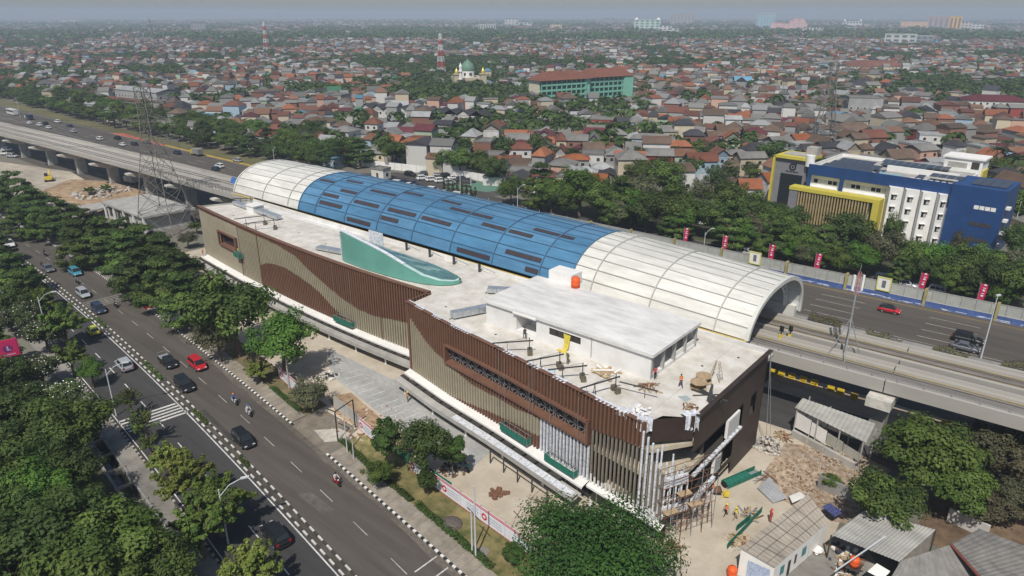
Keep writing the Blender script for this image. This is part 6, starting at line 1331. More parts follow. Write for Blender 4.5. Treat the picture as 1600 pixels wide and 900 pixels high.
MB().prism([(-221, 69.5), (-213.5, 70), (-213, 76), (-220.5, 75.6)], 2.4, 2.8).build('porch_roof', [M_CONC], t, off=o)
# lattice pylons
M_PYL = mat('pylon_steel', (.20, .19, .17), .7, .15, metal=.3)
def pylon(label, base, h, w0, rz, arms, lean=(0, 0), m=M_PYL, th=.16, name='lattice_pylon', cat='pylon', w1=.9, wa=None):
    t = thing(name, label, cat, tuple(base), rz, 'lattice pylons'); H = h; n = 9
    lv = [H * (1 - (1 - i / n) ** 1.35) for i in range(n + 1)]; wd = lambda z: max(w1, w0 + (w1 - w0) * min(1, z / (H * .72)))
    for sx in (-1, 1):
        for sy in (-1, 1):
            mb = MB(); P = [(sx * wd(z) / 2, sy * wd(z) / 2, z) for z in lv]
            for a, b in zip(P[:-1], P[1:]): mb.bar(a, b, th)
            mb.build('leg', [m], t)
    for f in range(4):
        mb = MB(); c, s = cos(f * pi / 2), sin(f * pi / 2); R = lambda x, y, z: (x * c - y * s, x * s + y * c, z)
        for a, b in zip(lv[:-1], lv[1:]):
            wa_, wb_ = wd(a) / 2, wd(b) / 2; mb.bar(R(-wa_, -wa_, a), R(wb_, -wb_, b), th * .55).bar(R(wa_, -wa_, a), R(-wb_, -wb_, b), th * .55).bar(R(-wb_, -wb_, b), R(wb_, -wb_, b), th * .5)
        mb.build('bracing', [m], t)
    for z, l in arms:
        for s in (-1, 1):
            mb = MB(); e = (s * l, 0, z + .2); w = wd(z) / 2
            for y in (-w, w): mb.bar((s * w, y, z), e, th * .8).bar((s * w, y, z + 1.6), e, th * .7)
            for k in (.35, .65): mb.bar((s * (w + (l - w) * k), w * (1 - k), z), (s * (w + (l - w) * k), -w * (1 - k), z), th * .4).bar((s * (w + (l - w) * k), 0, z), (s * (w + (l - w) * (k - .2)), 0, z + 1.6 * (1 - k)), th * .4)
            mb.tube(e, (e[0], 0, z - 1.6), .1, n=5); mb.build('cross_arm', [m], t)
    MB().bar((0, 0, H), (0, 0, H + 2), th * .6).build('peak', [m], t)
pylon('tall rusty lattice pylon straddling the ground beside the pavilion and viaduct', at(262, 358), 37, 10.5, RAD(30), [(23.5, 7.6), (28.6, 7.4), (33, 5.6)], th=.17, w1=2.6)
pylon('grey lattice pylon among red roofs behind the blue office block', at(1283, 238), 36, 9, RAD(35), [(21.5, 7.0), (26.5, 7.4), (31.5, 6.4)], th=.24, w1=2.6)
pylon('hazy lattice pylon at the tree line far beyond the bus', at(240, 66), 44, 9, RAD(20), [(28, 8), (34, 9), (40, 7)], th=.5); pylon('faint thin lattice pylon left of the hazy one'.replace('left of', 'beyond'), at(125, 62), 40, 9, RAD(20), [(28, 7), (35, 7)], th=.5)
# red and white telecom towers
def tele(label, base, h, w0, th):
    t = thing('telecom_tower', label, 'tower', tuple(base), .3, 'red and white telecom towers'); n = 8
    for i in range(n):
        z0, z1 = h * i / n, h * (i + 1) / n; w = lambda z: (w0 + (1.3 - w0) * z / h) / 2; m = mat('tower_red', (.42, .07, .06), .6) if i % 2 == 0 else mat('tower_white', (.62, .62, .62), .6); mb = MB()
        for sx in (-1, 1):
            for sy in (-1, 1): mb.bar((sx * w(z0), sy * w(z0), z0), (sx * w(z1), sy * w(z1), z1), th)
        zm = (z0 + z1) / 2
        for za, zb_ in ((z0, zm), (zm, z1)):
            for s in (-1, 1): mb.bar((-w(za), s * w(za), za), (w(zb_), s * w(zb_), zb_), th * .7).bar((w(za), s * w(za), za), (-w(zb_), s * w(zb_), zb_), th * .7).bar((s * w(za), -w(za), za), (s * w(zb_), w(zb_), zb_), th * .7)
        mb.build('tower_section', [m], t)
    for z in (.72, .84): 
        for a in range(3): q = a * 2.1; MB().box(1.1 * cos(q) - .2, 1.1 * sin(q) - .2, h * z, 1.1 * cos(q) + .2, 1.1 * sin(q) + .2, h * z + 2.4).build('antenna', [M_WHITE], t)
    MB().bar((0, 0, h), (0, 0, h + 3), th * .6).build('rod', [M_STEEL], t)
tele('red and white telecom tower beside the mosque', at(690, 122), 38, 6.5, .34); tele('red and white telecom tower in the hazy distance beyond the pylon', at(418, 86), 44, 7, .5)

# conductors of the power lines
def wires(a, b, offs, zs, sag, label, grp, r=.035):
    a, b = Vector(a), Vector(b); u = (b - a).normalized(); nn = Vector((-u.y, u.x, 0))
    for o in offs:
        for z in zs:
            mb = MB(); P = [a.lerp(b, i / 14) + nn * o + Vector((0, 0, z - sag * 4 * (i / 14) * (1 - i / 14))) for i in range(15)]
            for p, q in zip(P[:-1], P[1:]): mb.tube(p, q, r, n=4, cap=False)
            tag(mb.build('power_line', [M_DSTEEL], loc=tuple(P[0])), '%s %s, %s' % (['lower', 'middle', 'upper'][zs.index(z)], label, 'on the arm tips facing the avenue' if o > 0 else 'on the arm tips facing away'), 'power line', grp)
pl = at(262, 358); pr_ = at(1283, 238)
wires((pl.x, pl.y, 0), (pl.x - 330, pl.y - 20, 0), (-7, 7), (23, 28.2, 32.6), 9, 'power cable of the rusty pylon', 'cables of the rusty pylon')
wires((pr_.x, pr_.y, 0), (pr_.x - 150, pr_.y + 290, 0), (-6.6, 6.6), (21, 26, 31), 9, 'power cable of the grey pylon', 'cables of the grey pylon')
# ------------------------------------------------------------------ trees
def leaf_mat(name, trans=.22):
    m = bpy.data.materials.new(name); m.use_nodes = True; nt = m.node_tree; N = nt.nodes; L = nt.links
    b = N['Principled BSDF']; b.inputs['Roughness'].default_value = .6; b.inputs['Specular IOR Level'].default_value = .25
    at_ = N.new('ShaderNodeAttribute'); at_.attribute_name = 'tint'
    oi = N.new('ShaderNodeObjectInfo'); hs = N.new('ShaderNodeHueSaturation')
    mr = N.new('ShaderNodeMapRange'); mr.inputs[3].default_value = 1.05; mr.inputs[4].default_value = 1.85; L.new(oi.outputs['Random'], mr.inputs[0]); L.new(mr.outputs[0], hs.inputs['Value'])
    mr2 = N.new('ShaderNodeMapRange'); mr2.inputs[3].default_value = .49; mr2.inputs[4].default_value = .515; L.new(oi.outputs['Random'], mr2.inputs[0]); L.new(mr2.outputs[0], hs.inputs['Hue'])
    L.new(at_.outputs['Color'], hs.inputs['Color']); L.new(hs.outputs[0], b.inputs['Base Color'])
    tr = N.new('ShaderNodeBsdfTranslucent'); L.new(hs.outputs[0], tr.inputs[0]); mx = N.new('ShaderNodeMixShader'); mx.inputs[0].default_value = trans
    out = N['Material Output']; L.new(b.outputs[0], mx.inputs[1]); L.new(tr.outputs[0], mx.inputs[2]); L.new(mx.outputs[0], out.inputs[0])
    return m
M_LEAF = leaf_mat('foliage'); M_BARK = mat('bark', (.13, .10, .075), .95, .25, 2.0)
def leaves_mesh(name, C, D, size, tint, r, aspect=.6):
    """one quad per leaf: centres C, facing D, sizes, colours"""
    n = len(C); D = D / np.maximum(np.linalg.norm(D, axis=1, keepdims=True), 1e-6)
    A = r.normal(size=(n, 3)); U = np.cross(D, A); U /= np.maximum(np.linalg.norm(U, axis=1, keepdims=True), 1e-6); V = np.cross(D, U)
    s = np.asarray(size)[:, None]; U = U * s * .5; V = V * s * .5 * aspect
    P = np.stack([C - U, C - V + D * s * .08, C + U, C + V + D * s * .08], 1).reshape(-1, 3)
    me = bpy.data.meshes.new(name); me.vertices.add(4 * n); me.vertices.foreach_set('co', P.astype(np.float32).ravel())
    me.loops.add(4 * n); me.loops.foreach_set('vertex_index', np.arange(4 * n, dtype=np.int32)); me.polygons.add(n)
    me.polygons.foreach_set('loop_start', np.arange(0, 4 * n, 4, dtype=np.int32)); me.polygons.foreach_set('loop_total', np.full(n, 4, np.int32))
    ca = me.color_attributes.new('tint', 'FLOAT_COLOR', 'POINT'); col = np.concatenate([np.repeat(tint, 4, 0), np.ones((4 * n, 1))], 1); ca.data.foreach_set('color', col.astype(np.float32).ravel())
    me.materials.append(M_LEAF); me.polygons.foreach_set('use_smooth', np.zeros(n, bool)); me.update(); me.validate(); return me
def crown(name, kind, seed, n, leaf, base, base2, R=5.0, H=11.0, flowers=0, clumps=46):
    r = np.random.default_rng(seed); b0, b1 = np.array(base), np.array(base2)
    zc = H * .62; rz = H * .36
    K = []
    if kind == 'broad':
        k = 0
        while len(K) < clumps:
            d = r.normal(size=3); d /= np.linalg.norm(d); d[2] = d[2] * .9 + .12
            f = r.uniform(.45, .86) if k % 4 else r.uniform(.1, .45); k += 1
            K.append((d * np.array([R, R, rz]) * f * (1 + .12 * r.normal()), r.uniform(.22, .36) * R))
    elif kind == 'tier':
        for lv in range(6):
            z = -rz + 2 * rz * lv / 5; rr = R * (1.0 - .74 * (lv / 5) ** 1.5) * (.85 if lv == 0 else 1)
            m = max(5, int(clumps / 3.6 * rr / R))
            for i in range(m): a = r.uniform(0, 2 * pi); q = rr * r.uniform(.25, 1) ** .6; K.append((np.array([q * cos(a), q * sin(a), z + r.normal() * .22 - .1 * q]), r.uniform(.19, .29) * R))
    elif kind == 'feather':
        for i in range(clumps):
            a = r.uniform(0, 2 * pi); e = r.uniform(-.1, 1.2); l = r.uniform(.45, 1.0); d = np.array([cos(a) * cos(e), sin(a) * cos(e), sin(e)])
            for f in np.linspace(.35, 1, 5): K.append((d * np.array([R, R, rz * 1.3]) * l * f + np.array([0, 0, -rz * .45]), .10 * R))
    elif kind == 'column':
        for i in range(clumps): z = r.uniform(-1, 1); a = r.uniform(0, 2 * pi); q = R * .55 * (1 - .8 * max(0, z)) * r.uniform(.4, 1); K.append((np.array([q * cos(a), q * sin(a), z * H * .42]), R * .4))
    elif kind == 'box':
        for i in range(clumps): K.append((np.array([r.uniform(-R, R), r.uniform(-.5, .5), r.uniform(-.2, .25)]), .42))
    m = max(1, n // len(K)); C = []; D = []; T = []
    for c, s in K:
        d = r.normal(size=(m, 3)); d /= np.linalg.norm(d, axis=1, keepdims=True)
        fl = np.array([1, 1, .42 if kind == 'tier' else .8])
        C.append(c + d * s * r.uniform(.45, 1.0, (m, 1)) * fl); D.append(d * np.array([.8, .8, .9]) + np.array([0, 0, .5]) + r.normal(size=(m, 3)) * .30 + (c / R) * .5)
        t = r.uniform(0, 1); T.append((b0 * (1 - t) + b1 * t) * r.uniform(.82, 1.18, (m, 1)))
    C = np.concatenate(C); D = np.concatenate(D); T = np.concatenate(T); C[:, 2] += zc if kind not in ('box',) else 0.5
    sz = leaf * r.uniform(.5, 1.45, len(C))
    if flowers:
        i = r.choice(len(C), flowers, replace=False); out = (C[i] - np.array([0, 0, zc])); top = out[:, 2] > -.3 * rz; i = i[top]
        C[i] += out[top] * .06; T[i] = np.array([.75, .72, .66]); sz[i] = leaf * .8; D[i] = np.array([0, 0, 1]) + r.normal(size=(len(i), 3)) * .2
    return leaves_mesh('crown', C, D, sz, np.clip(T, 0, 1), r)
def trunk_mesh(R, H, seed, w=.26, limbs=6, m=M_BARK):
    rr = random.Random(seed); mb = MB(); zt = H * .42
    P = [(0, 0, 0), (rr.uniform(-.15, .15), rr.uniform(-.15, .15), zt * .5), (rr.uniform(-.2, .2), rr.uniform(-.2, .2), zt)]
    mb.tube(P[0], P[1], w * 1.25, w, 8).tube(P[1], P[2], w, w * .8, 8)
    for i in range(limbs):
        a = 2 * pi * i / limbs + rr.uniform(-.4, .4); l = R * rr.uniform(.45, .75); q = Vector((l * .5 * cos(a), l * .5 * sin(a), zt + H * .14)); e = Vector((l * cos(a), l * sin(a), H * rr.uniform(.62, .82)))
        mb.tube(P[2], q, w * .5, w * .32, 6).tube(q, e, w * .32, w * .1, 5)
        for s in (-1, 1): mb.tube(q, q.lerp(e, .7) + Vector((s * .8 * sin(a), -s * .8 * cos(a), .5)), w * .2, w * .06, 4)
    return mb.mesh('trunk', m)
DKG, DKG2 = (.027, .047, .011), (.05, .078, .018); MDG, MDG2 = (.042, .072, .013), (.082, .122, .024); LTG, LTG2 = (.088, .122, .022), (.16, .185, .04); BRG, BRG2 = (.040, .088, .012), (.072, .135, .02); OLV, OLV2 = (.05, .058, .028), (.085, .085, .045); BRN, BRN2 = (.09, .075, .04), (.15, .115, .065); BLG, BLG2 = (.03, .05, .018), (.055, .08, .028)
TP = {}
def proto(key, *a, **k):
    R = k.get('R', 5.0); H = k.get('H', 11.0)
    TP[key] = (crown(key, *a, **k), trunk_mesh(R, H, a[1], .26 if R > 3 else .14), R, H)
proto('broadA', 'broad', 1, 11000, .46, DKG, MDG2, clumps=70); proto('broadB', 'broad', 2, 11000, .46, MDG, MDG2, clumps=64); proto('broadC', 'broad', 3, 9500, .46, DKG, DKG2, clumps=56)
proto('tierA', 'tier', 4, 11000, .46, DKG, DKG2, clumps=74); proto('tierB', 'tier', 5, 11000, .46, DKG, MDG2, clumps=66)
proto('feather', 'feather', 6, 8500, .42, LTG, LTG2, R=4.0, H=9.0, clumps=52); proto('featherB', 'feather', 16, 8500, .42, MDG, LTG, R=4.0, H=9.0, clumps=56)
proto('frangi', 'broad', 7, 8000, .38, OLV, DKG2, R=4.0, H=6.5, flowers=520, clumps=46)
proto('bright', 'broad', 8, 9500, .34, BRG, BRG2, R=4.0, H=9.5, clumps=60); proto('huge', 'broad', 28, 40000, .16, (.018, .042, .008), (.034, .070, .012), R=4.0, H=6.4, clumps=110); proto('olive', 'broad', 9, 8000, .42, OLV, OLV2, R=4.5, H=10, clumps=60)
proto('dry', 'broad', 10, 7000, .36, BRN, OLV2, R=4.0, H=7.0, clumps=46); proto('upright', 'broad', 11, 7000, .40, DKG, MDG, R=2.6, H=9.0, clumps=46)
proto('farA', 'broad', 12, 1500, .78, DKG, MDG, clumps=34); proto('farB', 'broad', 13, 1500, .78, MDG, MDG2, clumps=30); proto('farC', 'tier', 14, 1500, .78, DKG, DKG2, clumps=40); proto('farD', 'broad', 15, 1400, .8, BLG, BLG2, clumps=30)
proto('column', 'column', 17, 900, .26, DKG, MDG, R=.8, H=5.0, clumps=40); proto('thin', 'feather', 18, 1500, .36, MDG, LTG, R=3.2, H=8.0, clumps=22)
def palm_proto():
    r = np.random.default_rng(3); C = []; D = []; T = []
    for k in range(18):
        a = 2 * pi * k / 18 + r.uniform(-.15, .15); e = r.uniform(-.1, .9)
        for f in np.linspace(.15, 1, 20):
            L = 3.4 * f; z = 10.6 + L * sin(e) * .8 - 1.9 * f * f; x = L * cos(e * .6)
            for s in (-1, 1): C.append((x * cos(a) - s * .28 * sin(a) * (1.2 - f), x * sin(a) + s * .28 * cos(a) * (1.2 - f), z - .1)); D.append((-.3 * cos(a), -.3 * sin(a), 1)); T.append(np.array((.05, .085, .025)) * r.uniform(.7, 1.3))
    me = leaves_mesh('crown', np.array(C), np.array(D), np.full(len(C), .55), np.array(T), r, .35)
    mb = MB()
    for k in range(5): mb.tube((.1 * k * .3, 0, 2.15 * k), (.1 * (k + 1) * .3, 0, 2.15 * (k + 1)), .2 - k * .015, .185 - k * .015, 8)
    TP['palm'] = (me, mb.mesh('trunk', M_BARK), 3.4, 11.0)
palm_proto()
ntree = [0]
def tree(key, x, y, R, H, label, name='broadleaf_tree', group=None, z=0.0):
    cme, tme, R0, H0 = TP[key]; t = thing(name, label, 'tree' if name != 'shrub' else 'shrub', (x, y, z), random.uniform(0, 2 * pi), group)
    t.scale = (R / R0 * random.uniform(.94, 1.06), R / R0 * random.uniform(.94, 1.06), H / H0); part('crown', cme, t); part('trunk', tme, t); ntree[0] += 1
    return t
RSC = [1.0]
def treeZ(key, px, py, R, H, label, **k):
    R = R * RSC[0]
    p = at(px, py, H * .6); return tree(key, p.x, p.y, R, H, label, **k)
# roadside row along the avenue, from the driveway outwards
row = [(20, 296, 5.2, 9.5), (52, 318, 4.8, 9), (-20, 292, 5, 9.5), (95, 338, 4.8, 9), (62, 345, 3.6, 7), (128, 358, 4.6, 8.6), (158, 372, 4.8, 9), (120, 385, 3.6, 7), (188, 372, 4.6, 8.6), (196, 396, 4.6, 9), (226, 384, 4.6, 9), (222, 420, 4.6, 8.6), (252, 402, 4.6, 9), (254, 440, 4.4, 8.4), (282, 428, 4.6, 9), (284, 462, 4.2, 8.2), (26, 345, 3.4, 6.6)]
RSC[0] = 1.32
row = sorted(row, key=lambda q: -q[0])
for i, (px, py, R, H) in enumerate(row):
    H *= 1.22; treeZ('tierA' if i % 2 else 'tierB', px, py, R, H, 'dark layered roadside tree, %s along the avenue counted from the bushy tall tree' % nth(i + 1), name='layered_tree', group='layered trees along the avenue')
RSC[0] = 1.0
treeZ('broadA', 362, 478, 7.6, 15.5, 'tall dark bushy tree in front of the far wing, next to the bright green one', name='broadleaf_tree'); treeZ('olive', 338, 520, 3.6, 9, 'lower olive leaved tree at the foot of the tall bushy tree'); treeZ('bright', 438, 530, 5.4, 12.0, 'bright green round tree beside the concrete pole', name='broadleaf_tree')
treeZ('feather', 402, 575, 2.4, 4.4, 'small pale bushy tree between kerb and bright green tree'); treeZ('olive', 486, 612, 2.9, 5.6, 'small round tree over the faded hoarding, beside the driveway'); treeZ('olive', 292, 372, 2.6, 4.5, 'low green shrubby tree between pavilion and station end', name='shrub'); treeZ('featherB', 306, 352, 2.4, 4, 'scrubby shrub by the station end, near the pylon foot', name='shrub'); treeZ('featherB', 110, 333, 2, 3, 'shrub at the yard beside the viaduct, nearer the excavator', name='shrub'); treeZ('featherB', 140, 296, 2.2, 3, 'shrub at the foot of a viaduct pier, by the brown soil', name='shrub'); treeZ('featherB', 165, 292, 2.0, 3, 'shrub between two viaduct piers behind the brown soil', name='shrub')
treeZ('upright', 602, 690, 2.3, 8.2, 'dark upright leafy tree with knobbly shoots on the verge, by the soil strip'); treeZ('broadC', 664, 690, 3.4, 8.6, 'dark wide leafy tree on the verge, in front of the red hoarding end'); treeZ('broadB', 592, 738, 1.9, 3.8, 'low bright bush below the dark upright tree', name='shrub'); treeZ('upright', 706, 706, 1.8, 6.4, 'slim dark side tree leaning over the parking lot end')
treeZ('huge', 927, 862, 7.6, 11.0, 'huge dense green tree in front of the station corner'); treeZ('upright', 668, 752, 1.4, 3.4, 'small dark sapling under the wide leafy tree', name='shrub'); treeZ('upright', 800, 866, 1.3, 2.6, 'dark shrub at the end of the red striped hoarding', name='shrub')
for px, py, R, H, k, lb in ((1448, 705, 5.6, 11, 'broadB', 'large green tree between railway and grey roofs'), (1385, 778, 4.2, 8, 'broadA', 'green tree drooping over the grey corrugated canopy'), (1500, 760, 3.8, 8, 'broadB', 'green tree beside the dry brown scrub, behind the boundary wall'), (1432, 690, 3.2, 7, 'broadB', 'green tree with yellow tips next to the railway pier'), (1535, 690, 4.0, 7.5, 'olive', 'olive green tree below the railway girder, by the brown scrub'), (1580, 715, 4.2, 7, 'dry', 'tangled brown dry shrub tree at the railway side'), (1555, 790, 3.2, 4.5, 'dry', 'brown dry scrub above the old roofs'), (1598, 780, 3.2, 5.5, 'olive', 'dull scrub tree at the edge of view by the old roofs'), (1590, 690, 3.4, 6, 'dry', 'dry shrub against the railway girder at the edge of view'), (1300, 752, 1.3, 2.2, 'broadB', 'low green bush against the short stained wall')):
    treeZ(k, px, py, R, H, lb, name='shrub' if R < 3.3 else 'broadleaf_tree')
# park trees on the near side
RSC[0] = 1.1
PKT = [('tierB', 22, 425, 4.6, 9, 'layered green tree over the grey saloon at the edge of view'), ('tierA', -12, 380, 4, 9, 'dark tree at the edge of view across the avenue'), ('featherB', 96, 500, 4.0, 9.0, 'airy green tree around the half hidden street lamp'), ('featherB', 55, 470, 3.6, 8, 'airy green tree just behind the half hidden street lamp'), ('frangi', 28, 492, 3.4, 6.5, 'white flowering frangipani behind the magenta board'), ('frangi', 28, 640, 3.9, 6.5, 'white flowering frangipani in front of the magenta board'), ('frangi', 96, 616, 3.6, 6.5, 'white flowering frangipani beside the park path, by the round tree'), ('bright', 140, 578, 1.9, 5.2, 'small round green tree at the path edge by the street lamp'), ('broadB', 118, 660, 4.2, 9, 'dense green park tree beside the street lamp foot'), ('broadA', 62, 680, 4.4, 10, 'dense dark park tree behind the bright leaved one'), ('broadC', 12, 650, 4.6, 10, 'dark park tree at the edge of view below the frangipani'), ('bright', 58, 775, 3.6, 9.5, 'vivid light green tree amid the dark park trees'), ('broadA', 5, 760, 4.6, 11, 'dark park tree at the edge of view by the vivid green one'), ('broadC', 90, 835, 4.8, 11, 'dark green park tree behind the big mid green crown'), ('broadB', 178, 852, 4.7, 11, 'big mid green park tree beside the canal'), ('broadC', 20, 880, 4.8, 11, 'dark park tree in the lower corner of the view'), ('broadB', 120, 905, 4.4, 11, 'mid green park tree at the lower edge'), ('broadA', 250, 890, 3.2, 8.5, 'green park tree overhanging the canal at the lower edge'),
       ('broadC', 112, 742, 3.0, 8, 'dark tree leaning over the canal start'), ('featherB', 178, 788, 1.3, 3.0, 'bushy undergrowth at the canal bank'), ('feather', 283, 742, 3.3, 8, 'yellow green feathery street tree beside the canal beams'), ('feather', 262, 712, 2.2, 6, 'small yellow green feathery tree next to the path'), ('featherB', 336, 778, 3.6, 8.5, 'green feathery street tree over the far carriageway'), ('featherB', 308, 820, 3.3, 7.5, 'feathery street tree in front of the canal end'), ('feather', 384, 886, 3.3, 7.5, 'yellow green feathery street tree at the lower edge, by the off-roader'), ('thin', 222, 655, 2.4, 7.0, 'thin sparse sapling across the zebra bars'), ('thin', 200, 618, 1.9, 6.0, 'thin sparse sapling before the zebra, by the lamp'), ('thin', 232, 690, 1.7, 4.5, 'small sapling at the kerb after the zebra'), ('featherB', 108, 552, 2.6, 7.0, 'airy green tree by the lime yellow car'), ('tierB', -8, 535, 3.0, 8, 'dark tree behind the magenta board post'), ('frangi', 62, 575, 3.4, 6, 'white flowering frangipani directly below the magenta board'), ('frangi', 70, 520, 3.2, 6.5, 'white flowering frangipani between board and half hidden lamp'), ('tierB', 38, 452, 4.4, 9, 'layered tree between the half hidden lamp and the edge of view'), ('broadC', -5, 590, 3.6, 8, 'dark tree at the edge of view beside the magenta board'), ('broadC', 8, 480, 3.6, 8, 'dark tree behind the frangipani with white flowers'), ('frangi', 12, 600, 3.2, 6, 'low white flowering frangipani at the edge of view'), ('broadC', 60, 735, 3.2, 9, 'dark crown above the vivid light green tree'), ('broadA', 118, 795, 2.8, 8.5, 'dark crown between vivid tree and canal'), ('broadC', 30, 805, 3.0, 9, 'dark crown between the vivid tree and the lower corner')]
for k, px, py, R, H, lb in PKT: treeZ(k, px, py, R, H, lb, name={'frangi': 'frangipani_tree', 'tierA': 'layered_tree', 'tierB': 'layered_tree', 'feather': 'feathery_tree', 'featherB': 'feathery_tree', 'thin': 'sapling'}.get(k, 'broadleaf_tree'))
# belt of trees between toll road and city, from the viaduct end towards the blue office
BELT = [(800, 298, 5, 10), (852, 308, 5.4, 11), (886, 328, 4.4, 9), (935, 322, 4.6, 10), (962, 344, 4, 8.5), (1012, 338, 5, 10), (1040, 275, 5.2, 10), (1000, 298, 4.4, 9), (1082, 330, 4, 8), (1060, 308, 3.6, 8), (1135, 352, 4.2, 9), (1142, 312, 4.8, 10), (1192, 330, 4.6, 9.5), (1212, 372, 4.4, 9), (1250, 372, 4.2, 9), (1290, 380, 4.2, 9), (1328, 362, 4.2, 9.5), (1380, 388, 4.6, 10), (1424, 398, 4.4, 9), (1460, 404, 4.4, 9), (1504, 414, 4.6, 9.5), (1544, 432, 4.6, 9.5), (1584, 452, 4.8, 10), (1535, 408, 4.2, 9), (1600, 420, 4.4, 9), (1486, 432, 3.4, 7), (1230, 345, 3.8, 8), (1165, 365, 3.4, 7.5), (1345, 402, 3.6, 8), (905, 352, 3.2, 7), (1100, 300, 3.6, 8), (1310, 410, 3.0, 6.5), (1408, 420, 2.8, 6), (1395, 362, 1.8, 9), (1500, 385, 2.0, 9), (770, 300, 3.6, 7), (830, 330, 3.4, 6.5), (1256, 398, 2.6, 6), (1180, 392, 2.4, 5.5), (1560, 470, 3, 6), (820, 312, 4, 8), (920, 345, 3.6, 7), (990, 318, 4.2, 8.5), (1030, 355, 3.4, 7), (1060, 338, 3.6, 7.5), (1115, 335, 4, 8), (1160, 338, 4, 8), (1185, 355, 3.6, 7), (1270, 392, 3.4, 7), (1360, 400, 3.4, 7), (1440, 418, 3.6, 7), (1520, 440, 3.4, 7), (1240, 390, 3, 6), (1000, 270, 4.2, 8.5), (955, 300, 4.2, 8.5), (1215, 350, 3.6, 8)]
RSC[0] = 1.3
BELT.sort()
for i, (px, py, R, H) in enumerate(BELT):
    H *= 1.35 if py < 365 else 1.1; p_ = at(px, py, H * .6); R_ = R * (1.3 if py < 365 else 1.05); tree(['broadA', 'tierB', 'broadB', 'broadC', 'bright', 'broadB', 'olive'][i % 7], p_.x, max(p_.y, 153.6 + R_), R_, H, '%s roadside tree beyond the canopy and wall, %s from the car park end' % (['dark round', 'layered', 'mid green', 'very dark', 'fresh green', 'broad green', 'olive'][i % 7], nth(i + 1)), group='trees beyond the toll road wall')
BELT2 = [(330, 216, 5.5, 11), (352, 228, 4.6, 9), (392, 214, 6, 12), (424, 212, 5.6, 12), (455, 224, 4.6, 9), (482, 226, 5.4, 11), (302, 198, 5.4, 11), (275, 192, 5, 10), (232, 172, 5.4, 10), (205, 168, 5, 10), (180, 162, 5.2, 10), (150, 160, 5.4, 11), (128, 152, 5.4, 11), (100, 150, 6, 11), (62, 148, 6.4, 12), (22, 148, 6.4, 12), (-6, 158, 6, 11), (490, 204, 6.2, 12), (502, 232, 4.2, 8), (554, 226, 3.4, 9.5), (612, 232, 5.4, 12), (640, 232, 3.4, 8), (700, 222, 6.4, 13), (718, 248, 5.0, 11), (745, 252, 4.6, 10), (772, 262, 4.4, 10), (696, 250, 4, 9), (380, 236, 4, 7), (410, 240, 4, 7), (440, 246, 3.6, 6), (310, 222, 3.6, 6), (345, 238, 3.4, 6), (250, 190, 4, 7), (215, 182, 3.6, 6), (188, 174, 3.6, 6), (160, 170, 3.4, 6), (80, 165, 4, 7), (40, 165, 4.4, 8), (470, 248, 3.2, 6), (528, 248, 2.4, 4)]
RSC[0] = 1.2
BELT2 = sorted(q for q in BELT2 if q[0] > 478)
for i, (px, py, R, H) in enumerate(BELT2):
    treeZ(['broadA', 'broadC', 'broadA', 'tierA', 'broadB'][i % 5], px, py, R, H, '%s tree beyond the cream canopy end, %s from the toll road' % (['dark round', 'very dark', 'dark broad', 'layered', 'mid green'][i % 5], nth(i + 1)), group='trees on the far verge of the toll road')
rv = random.Random(17); VB = []
x = -620.0
while x < -212:
    VB.append((x, (148.5 if x > -400 else 148.5 + (-400 - x) * .045) + rv.uniform(-1.5, 2.5) + (3 if x > -260 else 0), rv.uniform(4.6, 6.2), rv.uniform(6.5, 9.5))); VB.append((x + 4, (162 if x > -400 else 162 + (-400 - x) * .045) + rv.uniform(-3, 4), rv.uniform(5.4, 7.2), rv.uniform(9, 12.5))); x += rv.uniform(8.0, 11.0)
for i, (x, y, R, H) in enumerate(VB):
    k = rv.choice(('broadA', 'broadC', 'broadB', 'tierA', 'farA', 'farB')); d_ = {'broadA': 'dark round', 'broadC': 'very dark', 'broadB': 'mid green', 'tierA': 'layered', 'farA': 'dark open', 'farB': 'light open'}[k]
    tree(k, x, y, R, H, '%s verge belt tree, %s along from the bus' % (d_, nth(i + 1)), group='trees on the far verge of the toll road')
for i, (px, py, H) in enumerate(((530, 222, 10), (1575, 222, 11), (1592, 245, 10), (1540, 250, 9), (1560, 232, 12), (528, 232, 8))):
    p = at(px, py, H * .95); tree('palm', p.x, p.y, 3.2, H, ['coconut palm among trees beyond the cream canopy end', 'coconut palm behind the blue office, tallest of its group', 'coconut palm behind the blue office at the edge of view', 'short coconut palm beside the white roof house of the office', 'slim coconut palm behind the office rear house', 'lower coconut palm beyond the cream canopy end'][i], name='palm_tree', group='coconut palms')
for px, py, R, H, k, lb in ((1597, 318, 4.6, 12, 'broadB', 'broad green tree at the edge of view beside the blue end block'), (1604, 282, 4.4, 11, 'broadA', 'dark tree behind the blue end block, below the palms'), (1592, 372, 4.0, 10, 'broadC', 'dark tree at the edge of view below the office street lamp'), (1560, 262, 4.4, 10, 'broadB', 'green tree behind the office stair tower')):
    tree(k, at(px, py, H * .6).x, at(px, py, H * .6).y, R, H, lb)
for i in range(8):
    p = at(694 + i * 7.0, 300 + i * 2.2); tree('column', p.x, p.y, .75, 4.6, 'slim dark conifer in the row at the car park, %s from the parked cars' % nth(i + 1), name='conifer', group='conifers at the car park')
